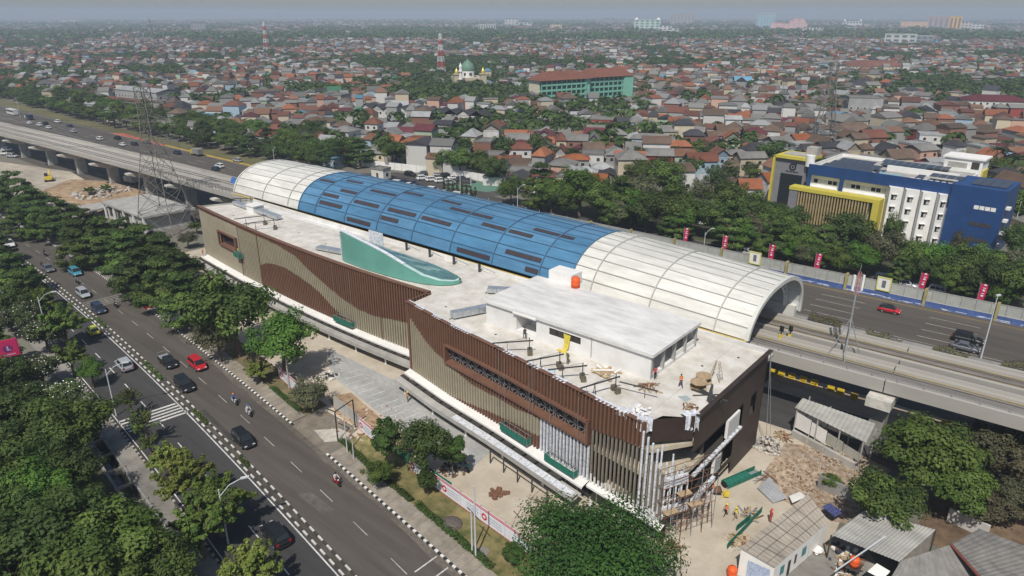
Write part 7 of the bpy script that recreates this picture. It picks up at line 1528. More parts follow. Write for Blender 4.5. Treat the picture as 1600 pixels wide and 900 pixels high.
# hedges
def hedge(label, a, b, w, h, key, seed, name='hedge'):
    a, b = Vector((a[0], a[1], 0)), Vector((b[0], b[1], 0)); L = (b - a).length; r = np.random.default_rng(seed); n = int(L * 150 * max(w, .5))
    C = np.stack([r.uniform(-L / 2, L / 2, n), r.uniform(-w / 2, w / 2, n), h * r.uniform(.15, 1.0, n) ** .7], 1); C[:, 2] *= 1 + .25 * np.sin(C[:, 0] * 1.7 + seed); D = np.stack([r.normal(0, .5, n), C[:, 1] * 1.4 + r.normal(0, .4, n), np.full(n, .9)], 1)
    c0, c1 = np.array(key[0]), np.array(key[1]); T = c0 + (c1 - c0) * r.uniform(0, 1, (n, 1))
    me = leaves_mesh(name, C, D, r.uniform(.16, .3, n), T, r); o = bpy.data.objects.new(name, me); COL.objects.link(o); o.location = (a + b) / 2; o.rotation_euler = (0, 0, math.atan2(b.y - a.y, b.x - a.x)); tag(o, label, 'hedge')
    return o
HC = [(1264, 492, 1314, 505), (1353, 518, 1407, 535), (1458, 541, 1512, 557), (1564, 566, 1640, 584)]
for i, (x0, y0, x1, y1) in enumerate(HC):
    a, b = at(x0, y0 + 6, .3), at(x1, y1 + 6, .3); hedge('clipped reddish green hedge in the toll road median, %s from the canopy mouth' % nth(i + 1), a, b, 1.7, 1.5, (OLV, (.11, .085, .04)), i, 'median_hedge')['group'] = 'hedges in the toll road median'
hedge('low dark hedge at the grass edge beside the driveway', (-70.0, 47.2), (-62.5, 45.9), .9, .6, (DKG, MDG), 11); hedge('low dark hedge under the leafy trees along the pavement', (-60.8, 45.6), (-53, 44.7), .9, .5, (DKG, MDG), 12); hedge('low dark hedge along the pavement before the twin poles', (-52, 44.6), (-38.5, 42.7), .9, .6, (DKG, MDG), 13)
hedge('strip of low green plants on the verge before the driveway', (-90, 49.3), (-80.5, 48), .9, .4, (DKG, MDG), 14)
for i, (x0, x1) in enumerate(((-113, -105), (-92.5, -87.5), (-76.5, -74), (-139, -133))):
    hedge('low shrubs in the median between kerb rows, %s' % ['by the silver car', 'beside the black pickup', 'beyond the zebra', 'near the silver car at the worn zebra'][i], (x0, yk(x0) - 8.7), (x1, yk(x1) - 8.7), .6, .6, (DKG, MDG2), 20 + i)['group'] = 'shrubs in the avenue median'
# ------------------------------------------------------------------ landmarks of the city
def frame_of(o, a):
    c, s = cos(a), sin(a); return lambda x, y, z=0: (o[0] + x * c - y * s, o[1] + x * s + y * c, z)
# blue, white and yellow office block
OA = math.atan2(-4.7, 36.0) + RAD(3.2); OO = at(1265, 256, 16); OO.z = 0
OF = thing('office_block', 'blue and white office block with yellow frames and solar panels on its roof', 'office building', (OO.x, OO.y, 0), OA)
M_OBL = mat('cobalt_cladding', (.017, .055, .165), .55, .1, .4, big=.08); M_OYE = mat('bright_yellow_cladding', (.54, .46, .07), .6, .06); M_OGR = mat('grey_cladding', (.20, .20, .215), .6, .08); M_SOL = mat('solar_cell', (.045, .055, .075), .3, .15, 2)
def O(mb, n, m, par=None): return mb.build(n, m if isinstance(m, list) else [m], par or OF)
LB, DP, HO_ = 35.0, 24.0, 16.0
O(MB().box(.2, .3, 0, LB, DP, 10.0).box(.2, .3, 12.9, LB, DP, 14.9).box(.2, 1.6, 10.0, LB, DP, 12.9), 'body', M_WHITE)
O(MB().box(.4, .5, 14.9, LB - .3, DP - .4, 14.93), 'roof_deck', M_CONC); O(MB().box(-.1, -.05, 13.2, LB, .28, HO_).box(-.1, -.05, 9.5, .9, .28, 13.2).box(8.6, -.05, 9.9, 9.6, .28, 13.2), 'blue_band', M_OBL)
O(MB().box(-.1, .3, 14.9, .2, DP, 15.7).box(-.1, DP - .3, 14.9, LB, DP, 15.7), 'parapet', M_WHITE)
for k in range(14):
    x = 1.3 + k * 1.27 + (1.0 if k > 5 else 0)
    if x < 19.2: O(MB().box(x, 1.5, 10.9, x + 1.05, 1.6, 11.9), 'window', M_GLASS if k % 4 in (0, 3) else mat('bright_window', (.5, .52, .52), .3))
# yellow framed louvre box
O(MB().box(-3.3, -3.2, 9.0, 20.3, .25, 9.9).box(18.7, -3.2, 0, 20.3, .25, 9.0), 'yellow_frame', M_OYE); O(MB().box(-3.2, -3.0, 0, -.9, .25, 9.0), 'grey_end', M_OGR)
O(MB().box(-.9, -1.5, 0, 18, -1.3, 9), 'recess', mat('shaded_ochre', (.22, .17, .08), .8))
for k in range(25): O(MB().box(-.6 + k * .75, -3.0, .5, -.35 + k * .75, -2.5, 9.0), 'louvre', mat('ochre_louvre', (.42, .33, .16), .7))
for f in range(3):
    for k in range(13):
        if k not in (6, 7): O(MB().box(-.3 + k * 1.42, -1.56, 1.1 + f * 2.8, .7 + k * 1.42, -1.5, 2.7 + f * 2.8), 'window', mat('pale_blind', (.46, .44, .40), .6))
# folded white facade with windows
xs0 = 20.6
for k in range(4):
    x = xs0 + k * 3.75; w = 3.75 if k < 3 else 2.4
    mb = MB(); mb.add([(x, .3, 0), (x + 1.25, -2.2, 0), (x + 1.25, -2.2, 13.4), (x, .3, 13.4)], [(0, 1, 2, 3)]); mb.add([(x + 1.25, -2.2, 0), (x + w, -.4, 0), (x + w, -.4, 13.4), (x + 1.25, -2.2, 13.4)], [(0, 1, 2, 3)]); mb.add([(x + w, -.4, 0), (x + w, .3, 0), (x + w, .3, 13.4), (x + w, -.4, 13.4)], [(0, 1, 2, 3)]); mb.add([(x, .3, 13.4), (x + 1.25, -2.2, 13.4), (x + w, -.4, 13.4), (x + w, .3, 13.4)], [(0, 1, 2, 3)])
    fo = O(mb, 'folded_bay', M_WHITE); dx, dy = (w - 1.25), 1.8; L = math.hypot(dx, dy); ux, uy = dx / L, dy / L
    for f in range(4):
        z = 10.3 - f * 3.1; a0 = .55; P = lambda t, e, zz: (x + 1.25 + ux * t + uy * e, -2.2 + uy * t - ux * e, zz)
        wo = O(MB().add([P(a0, .05, z), P(a0 + 1.15, .05, z), P(a0 + 1.15, .05, z + 1.4), P(a0, .05, z + 1.4)], [(0, 1, 2, 3)]), 'window', M_GLASS, None)
        O(MB().add([P(a0 + .55, .07, z + .1), P(a0 + 1.05, .07, z + .1), P(a0 + 1.05, .07, z + 1.3), P(a0 + .55, .07, z + 1.3)], [(0, 1, 2, 3)]), 'blind', mat('pale_blind', (.46, .44, .40), .6), wo)
        O(MB().add([P(a0 - .1, .05, z + 1.45), P(a0 + 1.3, .05, z + 1.45), P(a0 + 1.4, .5, z + 1.4), P(a0, .5, z + 1.4)], [(3, 2, 1, 0)]).add([P(a0 - .1, .05, z + 1.55), P(a0 + 1.3, .05, z + 1.55), P(a0 + 1.4, .5, z + 1.46), P(a0, .5, z + 1.46)], [(0, 1, 2, 3)]), 'window_hood', M_WHITE, wo)
# blue end block
O(MB().box(LB - .2, -.6, 0, LB + 11.2, 13, HO_ + .1), 'end_block', M_OBL)
for k in range(16): O(MB().box(LB - .22, -.62, .6 + k * .98, LB + 11.22, -.58, .64 + k * .98), 'cladding_joint', mat('deep_blue_joint', (.012, .05, .2), .6))
for z, m, x0 in ((11.0, M_WHITE, 5.2), (7.0, M_INT, 5.0), (3.2, M_INT, 4.8)):
    for k in range(4): O(MB().box(LB + x0 + k * 1.15, -.68, z, LB + x0 + k * 1.15 + 1.0, -.62, z + .9), 'slot_window', m)
for k in range(4): O(MB().box(LB + 11.2, 1.0, 2.5 + k * 3, LB + 12.1, 2.6, 3.1 + k * 3), 'air_conditioner', M_WHITE)
# solar panels
for (x0, y0, nx, ny, z, tl) in ((2.4, 2.0, 7, 1, 15.6, .35), (3.0, 6.4, 7, 1, 15.8, .35), (3.6, 10.8, 5, 1, 15.9, .35), (16.2, 2.4, 1, 1, 15.6, .35), (12.5, 18.6, 9, 1, 15.7, .3), (13.5, 14.6, 6, 1, 15.6, .3), (25.5, 3.0, 1, 1, 15.6, .35), (28.2, 4.6, 4, 1, 16.2, .3), (LB + 3.0, 2.0, 4, 1, HO_ + .3, .2), (LB + 3.0, 6.4, 4, 1, HO_ + .3, .2)):
    for i in range(nx): O(MB().add([(x0 + i * 1.85, y0, z), (x0 + i * 1.85 + 1.75, y0, z), (x0 + i * 1.85 + 1.75, y0 + 3.4, z + tl), (x0 + i * 1.85, y0 + 3.4, z + tl), (x0 + i * 1.85, y0, z - .06), (x0 + i * 1.85 + 1.75, y0, z - .06), (x0 + i * 1.85 + 1.75, y0 + 3.4, z + tl - .06), (x0 + i * 1.85, y0 + 3.4, z + tl - .06)], [(0, 1, 2, 3), (4, 5, 1, 0), (5, 6, 2, 1), (6, 7, 3, 2), (7, 4, 0, 3)]), 'solar_panel', M_SOL)
O(MB().box(16.5, 10.6, 14.94, 33.5, 11.4, 16.4), 'roof_upstand', M_WHITE); O(MB().box(17.5, 1.2, 15, 23.2, 1.3, 16.2).box(17.5, 1.2, 15, 17.6, 3, 16.2), 'pale_blue_screen', mat('pale_blue_glass', (.36, .55, .60), .3))
for k in range(7): O(MB().box(25 + k * 1.4, .6, 15, 25.9 + k * 1.4, 1.4, 15.9), 'air_conditioner', M_WHITE)
O(MB().box(26.5, 24.1, 0, 35.5, 31.0, 18.2).box(26, 23.7, 18.2, 36, 31.4, 18.6), 'stair_tower', M_WHITE); O(MB().box(27.5, 24.0, 14.8, 32, 24.1, 17.2), 'shutter', M_CONC); O(MB().box(33, 24.0, 14.6, 34.8, 24.1, 17.6), 'shutter', M_INT); O(MB().box(35.5, 24.5, 12, 35.9, 30, 15.5), 'yellow_fin', M_OYE)
# grey gate tower with yellow edge and round emblem
O(MB().box(-11.2, 4.0, 0, -2.2, 12, 15.8), 'gate_tower', M_OGR); O(MB().box(-11.8, 3.2, 0, -11.2, 12, 16.7).box(-11.8, 3.2, 15.9, -1.4, 12, 16.7), 'yellow_edge', M_OYE); O(MB().box(-9.3, 3.9, 0, -3.0, 4.0, 11.6), 'black_glass', M_GLASS)
O(MB().tube((-1.4, 3.8, 14.6), (-1.4, 3.8, 17.6), 1.2, n=16), 'white_drum', M_WHITE); O(MB().box(-9.5, 5, 16.7, -3, 9, 17.1).box(-4.5, 8, 16.7, -1.5, 11, 19), 'roof_plant', M_CONC)
mb = MB(); n = 20
for r0, r1 in ((.62, 1.05),): mb.add([(-6.1 + r * cos(2 * pi * i / n), 3.93, 13.7 + r * sin(2 * pi * i / n)) for r in (r0, r1) for i in range(n)], [(i, (i + 1) % n, n + (i + 1) % n, n + i) for i in range(n)])
mb.add([(-6.1 + .3 * cos(2 * pi * i / n), 3.92, 13.7 + .3 * sin(2 * pi * i / n)) for i in range(n)], [tuple(range(n))]); mb.add([(-5.35, 3.92, 14.3), (-5.05, 3.92, 14.3), (-5.05, 3.92, 15.1), (-5.35, 3.92, 15.1)], [(0, 1, 2, 3)]); O(mb, 'round_emblem', mat('black_emblem', (.012, .012, .012), .6))
mb = MB()
for k in range(9): mb.box(-7.9 + k * .41, 3.9, 12.15, -7.62 + k * .41 - (.08 if k % 3 == 1 else 0), 3.95, 12.55)
O(mb, 'lettering', mat('black_emblem', (.012, .012, .012), .6))
# green school with red brown roof
SA = math.atan2(77, 25); so_ = at(843, 161); SF = thing('school', 'four storey mint green school with long red brown hipped roof', 'school', (so_.x, so_.y, 0), SA)
M_MINT = mat('mint_render', (.20, .47, .36), .8, .08, .3); M_RBR = mat('red_brown_tiles', (.165, .065, .042), .85, .15, .5, big=.12)
def SB(mb, n, m): return mb.build(n, m if isinstance(m, list) else [m], SF)
SB(MB().box(0, .6, 0, 38, 13, 13.8).box(38, 3.6, 0, 80, 15, 13.8), 'wall', mat('cream_render', (.58, .55, .42), .8, .06)); SB(MB().box(-.1, 2, 0, 0, 12, 13.8), 'end_wall', mat('cream_render', (.58, .55, .42), .8))
for seg, (x0, x1, y0) in enumerate(((.5, 37.5, .6), (38.5, 79, 3.6))):
    for f in range(4):
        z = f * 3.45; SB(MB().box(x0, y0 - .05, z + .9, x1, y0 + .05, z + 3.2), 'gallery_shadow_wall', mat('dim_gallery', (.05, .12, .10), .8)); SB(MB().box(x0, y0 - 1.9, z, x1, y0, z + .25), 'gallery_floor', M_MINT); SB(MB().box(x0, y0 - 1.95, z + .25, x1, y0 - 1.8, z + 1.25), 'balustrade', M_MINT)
    for k in range(int((x1 - x0) / 4) + 1): SB(MB().box(x0 + k * 4, y0 - 1.95, 0, x0 + k * 4 + .5, y0 - 1.4, 13.8), 'column', M_MINT)
SB(MB().box(72, .8, 0, 80.1, 3.6, 13.6), 'stair_block', M_MINT); SB(MB().box(36, -.6, 0, 40.5, 3.6, 13.7), 'stair_block', M_MINT)
def hip(mb, x0, y0, x1, y1, z, h, ov=1.4, r=None):
    x0 -= ov; x1 += ov; y0 -= ov; y1 += ov; r = (y1 - y0) / 2 if r is None else r; ym = (y0 + y1) / 2
    return mb.add([(x0, y0, z), (x1, y0, z), (x1, y1, z), (x0, y1, z), (x0 + r, ym, z + h), (x1 - r, ym, z + h)], [(0, 1, 5, 4), (1, 2, 5), (2, 3, 4, 5), (3, 0, 4), (3, 2, 1, 0)])
SB(hip(MB(), 0, -1.2, 40, 13, 13.9, 5.2), 'roof', M_RBR); SB(hip(MB(), 38, 1.6, 80, 15, 13.95, 5.4), 'roof', M_RBR)
# mosque
mo = at(735, 141); MQ = thing('mosque', 'cream mosque with green dome, gold capped turrets and a white minaret', 'mosque', (mo.x, mo.y, 0), HEAD + .25); MC = mat('mosque_cream', (.44, .39, .29), .8, .08); MG = mat('mosque_green_dome', (.12, .22, .15), .6, .1); MGO = mat('gilded_cap', (.62, .46, .12), .35, .1, metal=.5)
def Q_(mb, n, m): return mb.build(n, [m], MQ)
Q_(MB().box(-11, 0, 0, 11, 22, 9), 'hall', MC); Q_(MB().box(-4.5, -3, 0, 4.5, 0, 6.5), 'porch', mat('brown_porch', (.25, .17, .13), .8)); Q_(MB().tube((0, 9, 9), (0, 9, 13.5), 5.4, n=20), 'drum', M_WHITE)
Q_(MB().lathe((0, 9, 13.5), [(5.3, 0), (5.6, 1.4), (5.2, 3.2), (4.2, 5), (2.6, 6.6), (.9, 7.8), (.2, 8.6), (.12, 10)], 22), 'dome', MG)
for k in range(8): a = k * pi / 4 + .2; Q_(MB().box(-.9 + 5.35 * cos(a), 9 - .3 + 5.35 * sin(a) , 10.4, .9 + 5.35 * cos(a), 9.3 + 5.35 * sin(a), 12.4), 'drum_window', M_INT)
for s in (-1, 1):
    Q_(MB().box(s * 10.2 - 2.2, -1.5, 0, s * 10.2 + 2.2, 3, 11.5).box(s * 10.2 - 2.7, -2, 11.5, s * 10.2 + 2.7, 3.5, 12.1), 'turret', MC); Q_(MB().lathe((s * 10.2, .7, 12.1), [(1.6, 0), (1.7, 1.2), (1.2, 2.6), (.3, 3.8), (.1, 5)], 14), 'gold_cap', MGO)
Q_(MB().tube((-8, -4.5, 0), (-8, -4.5, 17), 1.3, 1.1, 12).tube((-8, -4.5, 8.5), (-8, -4.5, 9.1), 1.9, n=12).tube((-8, -4.5, 14), (-8, -4.5, 14.6), 1.8, n=12), 'minaret', M_WHITE); Q_(MB().lathe((-8, -4.5, 17), [(1.2, 0), (1.3, .8), (.8, 1.9), (.1, 3.4)], 12), 'minaret_cap', M_WHITE)
# far high buildings: footprint from the photo, real height from its distance
def tall(label, px0, px1, pyb, pyt, cols, dep=.6, floors=5, bays=6, name='city_building', domes=False, steps=None, strip=None):
    p = at((px0 + px1) / 2, pyb); dist = (Vector((p.x, p.y, -54))).length; m_px = dist / CAM_F; w = (px1 - px0) * m_px; h = (pyb - pyt) * m_px / cos(PITCH * .2); a = math.atan2(p.y, p.x) - pi / 2; d = w * dep
    t = thing(name, label, 'building', (p.x, p.y, 0), a); M = [mat('city_' + k, v, .8, .06, .05) for k, v in cols]
    for i, (f0, f1, hh) in enumerate(steps or [(0, 1, 1)]): MB().box(-w / 2 + w * f0, i * .3, 0, -w / 2 + w * f1, d, h * hh).build('wall', [M[0]], t)
    g = M[1] if len(M) > 1 else M_GLASS
    for i, (f0, f1, hh) in enumerate(steps or [(0, 1, 1)]):
        x0, x1 = -w / 2 + w * f0, -w / 2 + w * f1; nb = max(2, int(bays * (f1 - f0))); nf = max(2, int(floors * hh))
        for k in range(nb):
            if strip == 'v': MB().box(x0 + (k + .25) * (x1 - x0) / nb, i * .3 - .4, h * hh * .06, x0 + (k + .75) * (x1 - x0) / nb, i * .3, h * hh * .92).build('window_strip', [g], t)
            else:
                for f in range(nf): MB().box(x0 + (k + .2) * (x1 - x0) / nb, i * .3 - .4, h * hh * (f + .35) / nf, x0 + (k + .8) * (x1 - x0) / nb, i * .3, h * hh * (f + .8) / nf).build('window', [g], t)
        MB().box(x0 - .5, i * .3 - .6, h * hh, x1 + .5, d + .5, h * hh + h * .025).build('roof', [M[-1]], t)
    if domes:
        for s in (-1, 1): MB().lathe((s * w * .42, d * .3, h), [(w * .07, 0), (w * .075, w * .03), (w * .05, w * .07), (0, w * .09)], 12).build('dome', [M_WHITE], t)
CW, CG = ('white', (.62, .62, .60)), ('dusk_glass', (.10, .13, .15))
tall('mint green and white hospital with two white domes', 992, 1029, 51, 34, [('mint_white', (.50, .60, .55)), ('green_glass', (.06, .22, .17)), CW], domes=True, floors=5, bays=5); tall('stepped white block beside the domed hospital', 1030, 1063, 56, 42, [CW, CG], steps=[(0, .55, 1), (.4, .85, .75), (.6, 1, .5)], floors=4)
tall('grey slab apartment block on the skyline', 1048, 1082, 39, 24, [('stone_grey', (.36, .34, .33)), ('slab_window', (.22, .21, .21)), ('stone_grey', (.36, .34, .33))], floors=6, bays=7, strip='v'); tall('pale blue glass tower on the skyline', 1183, 1207, 47, 26, [('aqua_glass', (.33, .48, .55)), ('aqua_dark', (.18, .30, .38)), CW], floors=9, bays=6)
tall('pink stepped hotel beside the blue glass tower', 1208, 1255, 49, 33, [('pink_render', (.66, .36, .34)), ('pink_white', (.62, .55, .53)), ('pink_render', (.66, .36, .34))], steps=[(0, .3, .65), (.25, 1, .6), (.5, .95, .85), (.6, .9, 1)], floors=5, bays=8); tall('long low white building next to the pink hotel', 1256, 1282, 54, 45, [CW, CG], floors=3)
tall('white domed hall in the distance', 1319, 1342, 44, 35, [CW, CG], floors=2, domes=True); tall('white office slab amid dark trees', 1386, 1423, 73, 58, [('grey_white', (.50, .52, .50)), CG, CW], floors=3, bays=4); tall('grey office slab with white stair fin', 1424, 1452, 72, 60, [('slate_grey', (.25, .28, .29)), CG, CW], floors=3, bays=4)
tall('long orange hospital building on the skyline', 1413, 1452, 47, 37, [('apricot', (.62, .38, .20)), ('apricot_white', (.6, .55, .48)), ('apricot', (.62, .38, .20))], floors=4, bays=9); tall('pink grey block beside the yellow tower', 1453, 1482, 50, 32, [('mauve', (.42, .33, .33)), ('mauve_dark', (.22, .22, .25)), ('salmon', (.6, .35, .3))], floors=6, bays=5, strip='v'); tall('yellow striped tower on the skyline', 1483, 1496, 51, 32, [('tower_yellow', (.66, .47, .16)), ('tower_brown', (.25, .10, .05)), ('tower_yellow', (.66, .47, .16))], bays=3, strip='v')
tall('white block next to the yellow tower', 1497, 1513, 50, 38, [('pink_white', (.62, .55, .53)), CG], floors=4, bays=4); tall('white paired block further from the yellow tower', 1514, 1531, 50, 40, [CW, CG], floors=4, bays=4); tall('pale office with fins beyond the telecom tower', 748, 774, 53, 40, [('grey_white', (.50, .52, .50)), CG, CW], floors=5, bays=7, strip='v'); tall('white terraced mall on the skyline beyond the mosque', 790, 829, 43, 31, [CW, CG], steps=[(0, .5, 1), (.4, 1, .6)], floors=4, bays=8)
tall('cream block beyond the school roof', 860, 877, 49, 39, [('cream_block', (.64, .55, .36)), CG], floors=4, bays=4); tall('faint grey block on the skyline beyond the school', 942, 959, 39, 30, [('slate_grey', (.25, .28, .29)), CG], floors=5); tall('grey block at the dark tree band beyond the pylon', 302, 320, 50, 38, [('stone_grey', (.36, .34, .33)), CG], floors=5, bays=5); tall('white low hall in the haze beyond the bus', 100, 118, 37, 31, [CW, CG], floors=2); tall('faint pair block in far haze', 1258, 1264, 29, 22, [('slate_grey', (.25, .28, .29)), CG], floors=5, bays=3); tall('faint slim block in far haze beyond the hazy tower', 432, 440, 30, 22, [('slate_grey', (.25, .28, .29)), CG], floors=6, bays=3)
# ------------------------------------------------------------------ houses
ROOFC = {'orange': (.34, .12, .055), 'red brown': (.19, .075, .05), 'grey': (.24, .235, .22), 'dark slate': (.055, .055, .062), 'brown': (.155, .105, .075), 'pale metal': (.40, .41, .41), 'rusty': (.25, .13, .08), 'maroon': (.14, .035, .045), 'light blue': (.14, .34, .48), 'green': (.06, .22, .12)}
WALLC = {'white': (.60, .59, .56), 'cream': (.54, .47, .34), 'grey': (.32, .32, .31), 'pale blue': (.33, .44, .52), 'peach': (.56, .36, .27), 'brick': (.25, .13, .09), 'pale green': (.36, .45, .33), 'red': (.30, .06, .05)}
ROOFC = {k: tuple(c * (.74 if k in ('orange', 'red brown', 'brown', 'rusty') else .72) for c in v) for k, v in ROOFC.items()}; WALLC = {k: tuple(c * .92 for c in v) for k, v in WALLC.items()}
RM = {k: mat('roof_' + k.replace(' ', '_'), v, .88, .16, .35, big=.14, rnd=.12) for k, v in ROOFC.items()}; WM = {k: mat('house_' + k.replace(' ', '_'), v, .85, .1, .3, big=.12, rnd=.08) for k, v in WALLC.items()}
_hm = {}
def h_mesh(name, key, fn, m):
    k = (name, key, m.name)
    if k not in _hm: _hm[k] = fn().mesh(name, m)
    return _hm[k]
def roof_mb(kind, w, d, rh, ov):
    mb = MB(); x, y = w / 2 + ov, d / 2 + ov; t = .14
    if kind == 'flat':
        mb.box(-w / 2 - .15, -d / 2 - .15, 0, w / 2 + .15, d / 2 + .15, .18)
        for a in ((-w / 2 - .15, -d / 2 - .15, w / 2 + .15, -d / 2), (-w / 2 - .15, d / 2, w / 2 + .15, d / 2 + .15), (-w / 2 - .15, -d / 2, -w / 2, d / 2), (w / 2, -d / 2, w / 2 + .15, d / 2)): mb.box(a[0], a[1], .181, a[2], a[3], .7)
        return mb
    if kind == 'shed':
        mb.add([(-x, -y, 0), (x, -y, 0), (x, y, rh * .6), (-x, y, rh * .6), (-x, -y, -t), (x, -y, -t), (x, y, rh * .6 - t), (-x, y, rh * .6 - t)], [(0, 1, 2, 3), (7, 6, 5, 4), (4, 5, 1, 0), (5, 6, 2, 1), (6, 7, 3, 2), (7, 4, 0, 3)]); return mb
    r = 0 if kind == 'gable' else min(x, y) * .92
    if w >= d: A, Bq = (-x + r, 0, rh), (x - r, 0, rh); vs = [(-x, -y, 0), (x, -y, 0), (x, y, 0), (-x, y, 0), A, Bq]; fs = [(0, 1, 5, 4), (1, 2, 5), (2, 3, 4, 5), (3, 0, 4)]
    else: A, Bq = (0, -y + r, rh), (0, y - r, rh); vs = [(-x, -y, 0), (x, -y, 0), (x, y, 0), (-x, y, 0), A, Bq]; fs = [(0, 1, 4), (1, 2, 5, 4), (2, 3, 5), (3, 0, 4, 5)]
    if kind == 'gable': fs = [f for f in fs if len(f) == 4]
    mb.add(vs, fs); lo = [(a, b, c - t) for a, b, c in vs]; mb.add(lo, [tuple(reversed(f)) for f in fs])
    for i in range(4): j = (i + 1) % 4; mb.add([lo[i], lo[j], vs[j], vs[i]], [(0, 1, 2, 3)])
    return mb
def wall_mb(kind, w, d, h, rh):
    mb = MB().box(-w / 2, -d / 2, 0, w / 2, d / 2, h)
    if kind == 'gable':
        e = .02
        if w >= d:
            for s in (-1, 1): mb.add([(s * (w / 2 - e), -d / 2, h), (s * (w / 2 - e), d / 2, h), (s * (w / 2 - e), 0, h + rh * .93)], [(0, 1, 2), (2, 1, 0)])
        else:
            for s in (-1, 1): mb.add([(-w / 2, s * (d / 2 - e), h), (w / 2, s * (d / 2 - e), h), (0, s * (d / 2 - e), h + rh * .93)], [(0, 1, 2), (2, 1, 0)])
    return mb
_win = MB().box(-.55, -.05, 0, .55, .03, 1.15).mesh('window', M_GLASS); _frm = MB().box(-.66, -.03, -.1, .66, .02, 0).box(-.66, -.03, 1.15, .66, .02, 1.27).box(-.66, -.03, 0, -.55, .02, 1.15).box(.55, -.03, 0, .66, .02, 1.15).mesh('window_frame', M_WHITE); _dor = MB().box(-.5, -.05, 0, .5, .03, 2.1).mesh('door', mat('house_door', (.12, .07, .045), .7, .15, rnd=.3))
nhouse = [0]
def house(x, y, a, w, d, h, kind, rc, wc, rh, label, rr, detail=True, name='house', cat='house'):
    t = thing(name, label, cat, (x, y, 0), a, 'city houses'); nhouse[0] += 1
    q = lambda v: round(v * 2) / 2
    w, d, rh = q(w), q(d), q(rh * 2) / 2
    part('wall', h_mesh('wall', (kind if kind == 'gable' else 'x', w, d, h, rh), lambda: wall_mb(kind, w, d, h, rh), WM[wc]), t); part('roof', h_mesh('roof', (kind, w, d, rh), lambda: roof_mb(kind, w, d, rh, .45), RM[rc]), t, (0, 0, h + (.1 if kind != 'flat' else .002)))
    if kind == 'shed': pass
    if detail:
        fl = 1 if h < 4.5 else 2
        for f in range(fl):
            for k in range(max(1, int(w / 3.2))):
                xx = -w / 2 + (k + .5) * w / max(1, int(w / 3.2))
                if f == 0 and k == 0: part('door', _dor, t, (xx, -d / 2, .02))
                else: wo = part('window', _win, t, (xx, -d / 2, .95 + f * 3.0)); part('window_frame', _frm, wo) if detail == 2 else None
            for k in range(max(1, int(d / 4.5))):
                yy = -d / 2 + (k + .5) * d / max(1, int(d / 4.5)); part('window', _win, t, (w / 2, yy, .95 + f * 3.0), (0, 0, pi / 2))
    return t
LMK = [('the mosque', 735, 130), ('the green school', 905, 145), ('the car park', 690, 285), ('the office block', 1400, 290), ('the grey pylon', 1290, 190), ('the telecom tower', 690, 95), ('the cream canopy end', 430, 262), ('the bus', 20, 176), ('the rusty pylon', 240, 170), ('the coconut palms', 1575, 235), ('the first flag', 1068, 370)]
def where(px, py):
    b = min(LMK, key=lambda q: (q[1] - px) ** 2 + ((q[2] - py) * 2.2) ** 2); dy = py - b[2]
    rel = 'beyond' if dy < -9 else ('before' if dy > 9 else 'level with'); return rel + ' ' + b[0], b, math.hypot(b[1] - px, (b[2] - py) * 2.2)
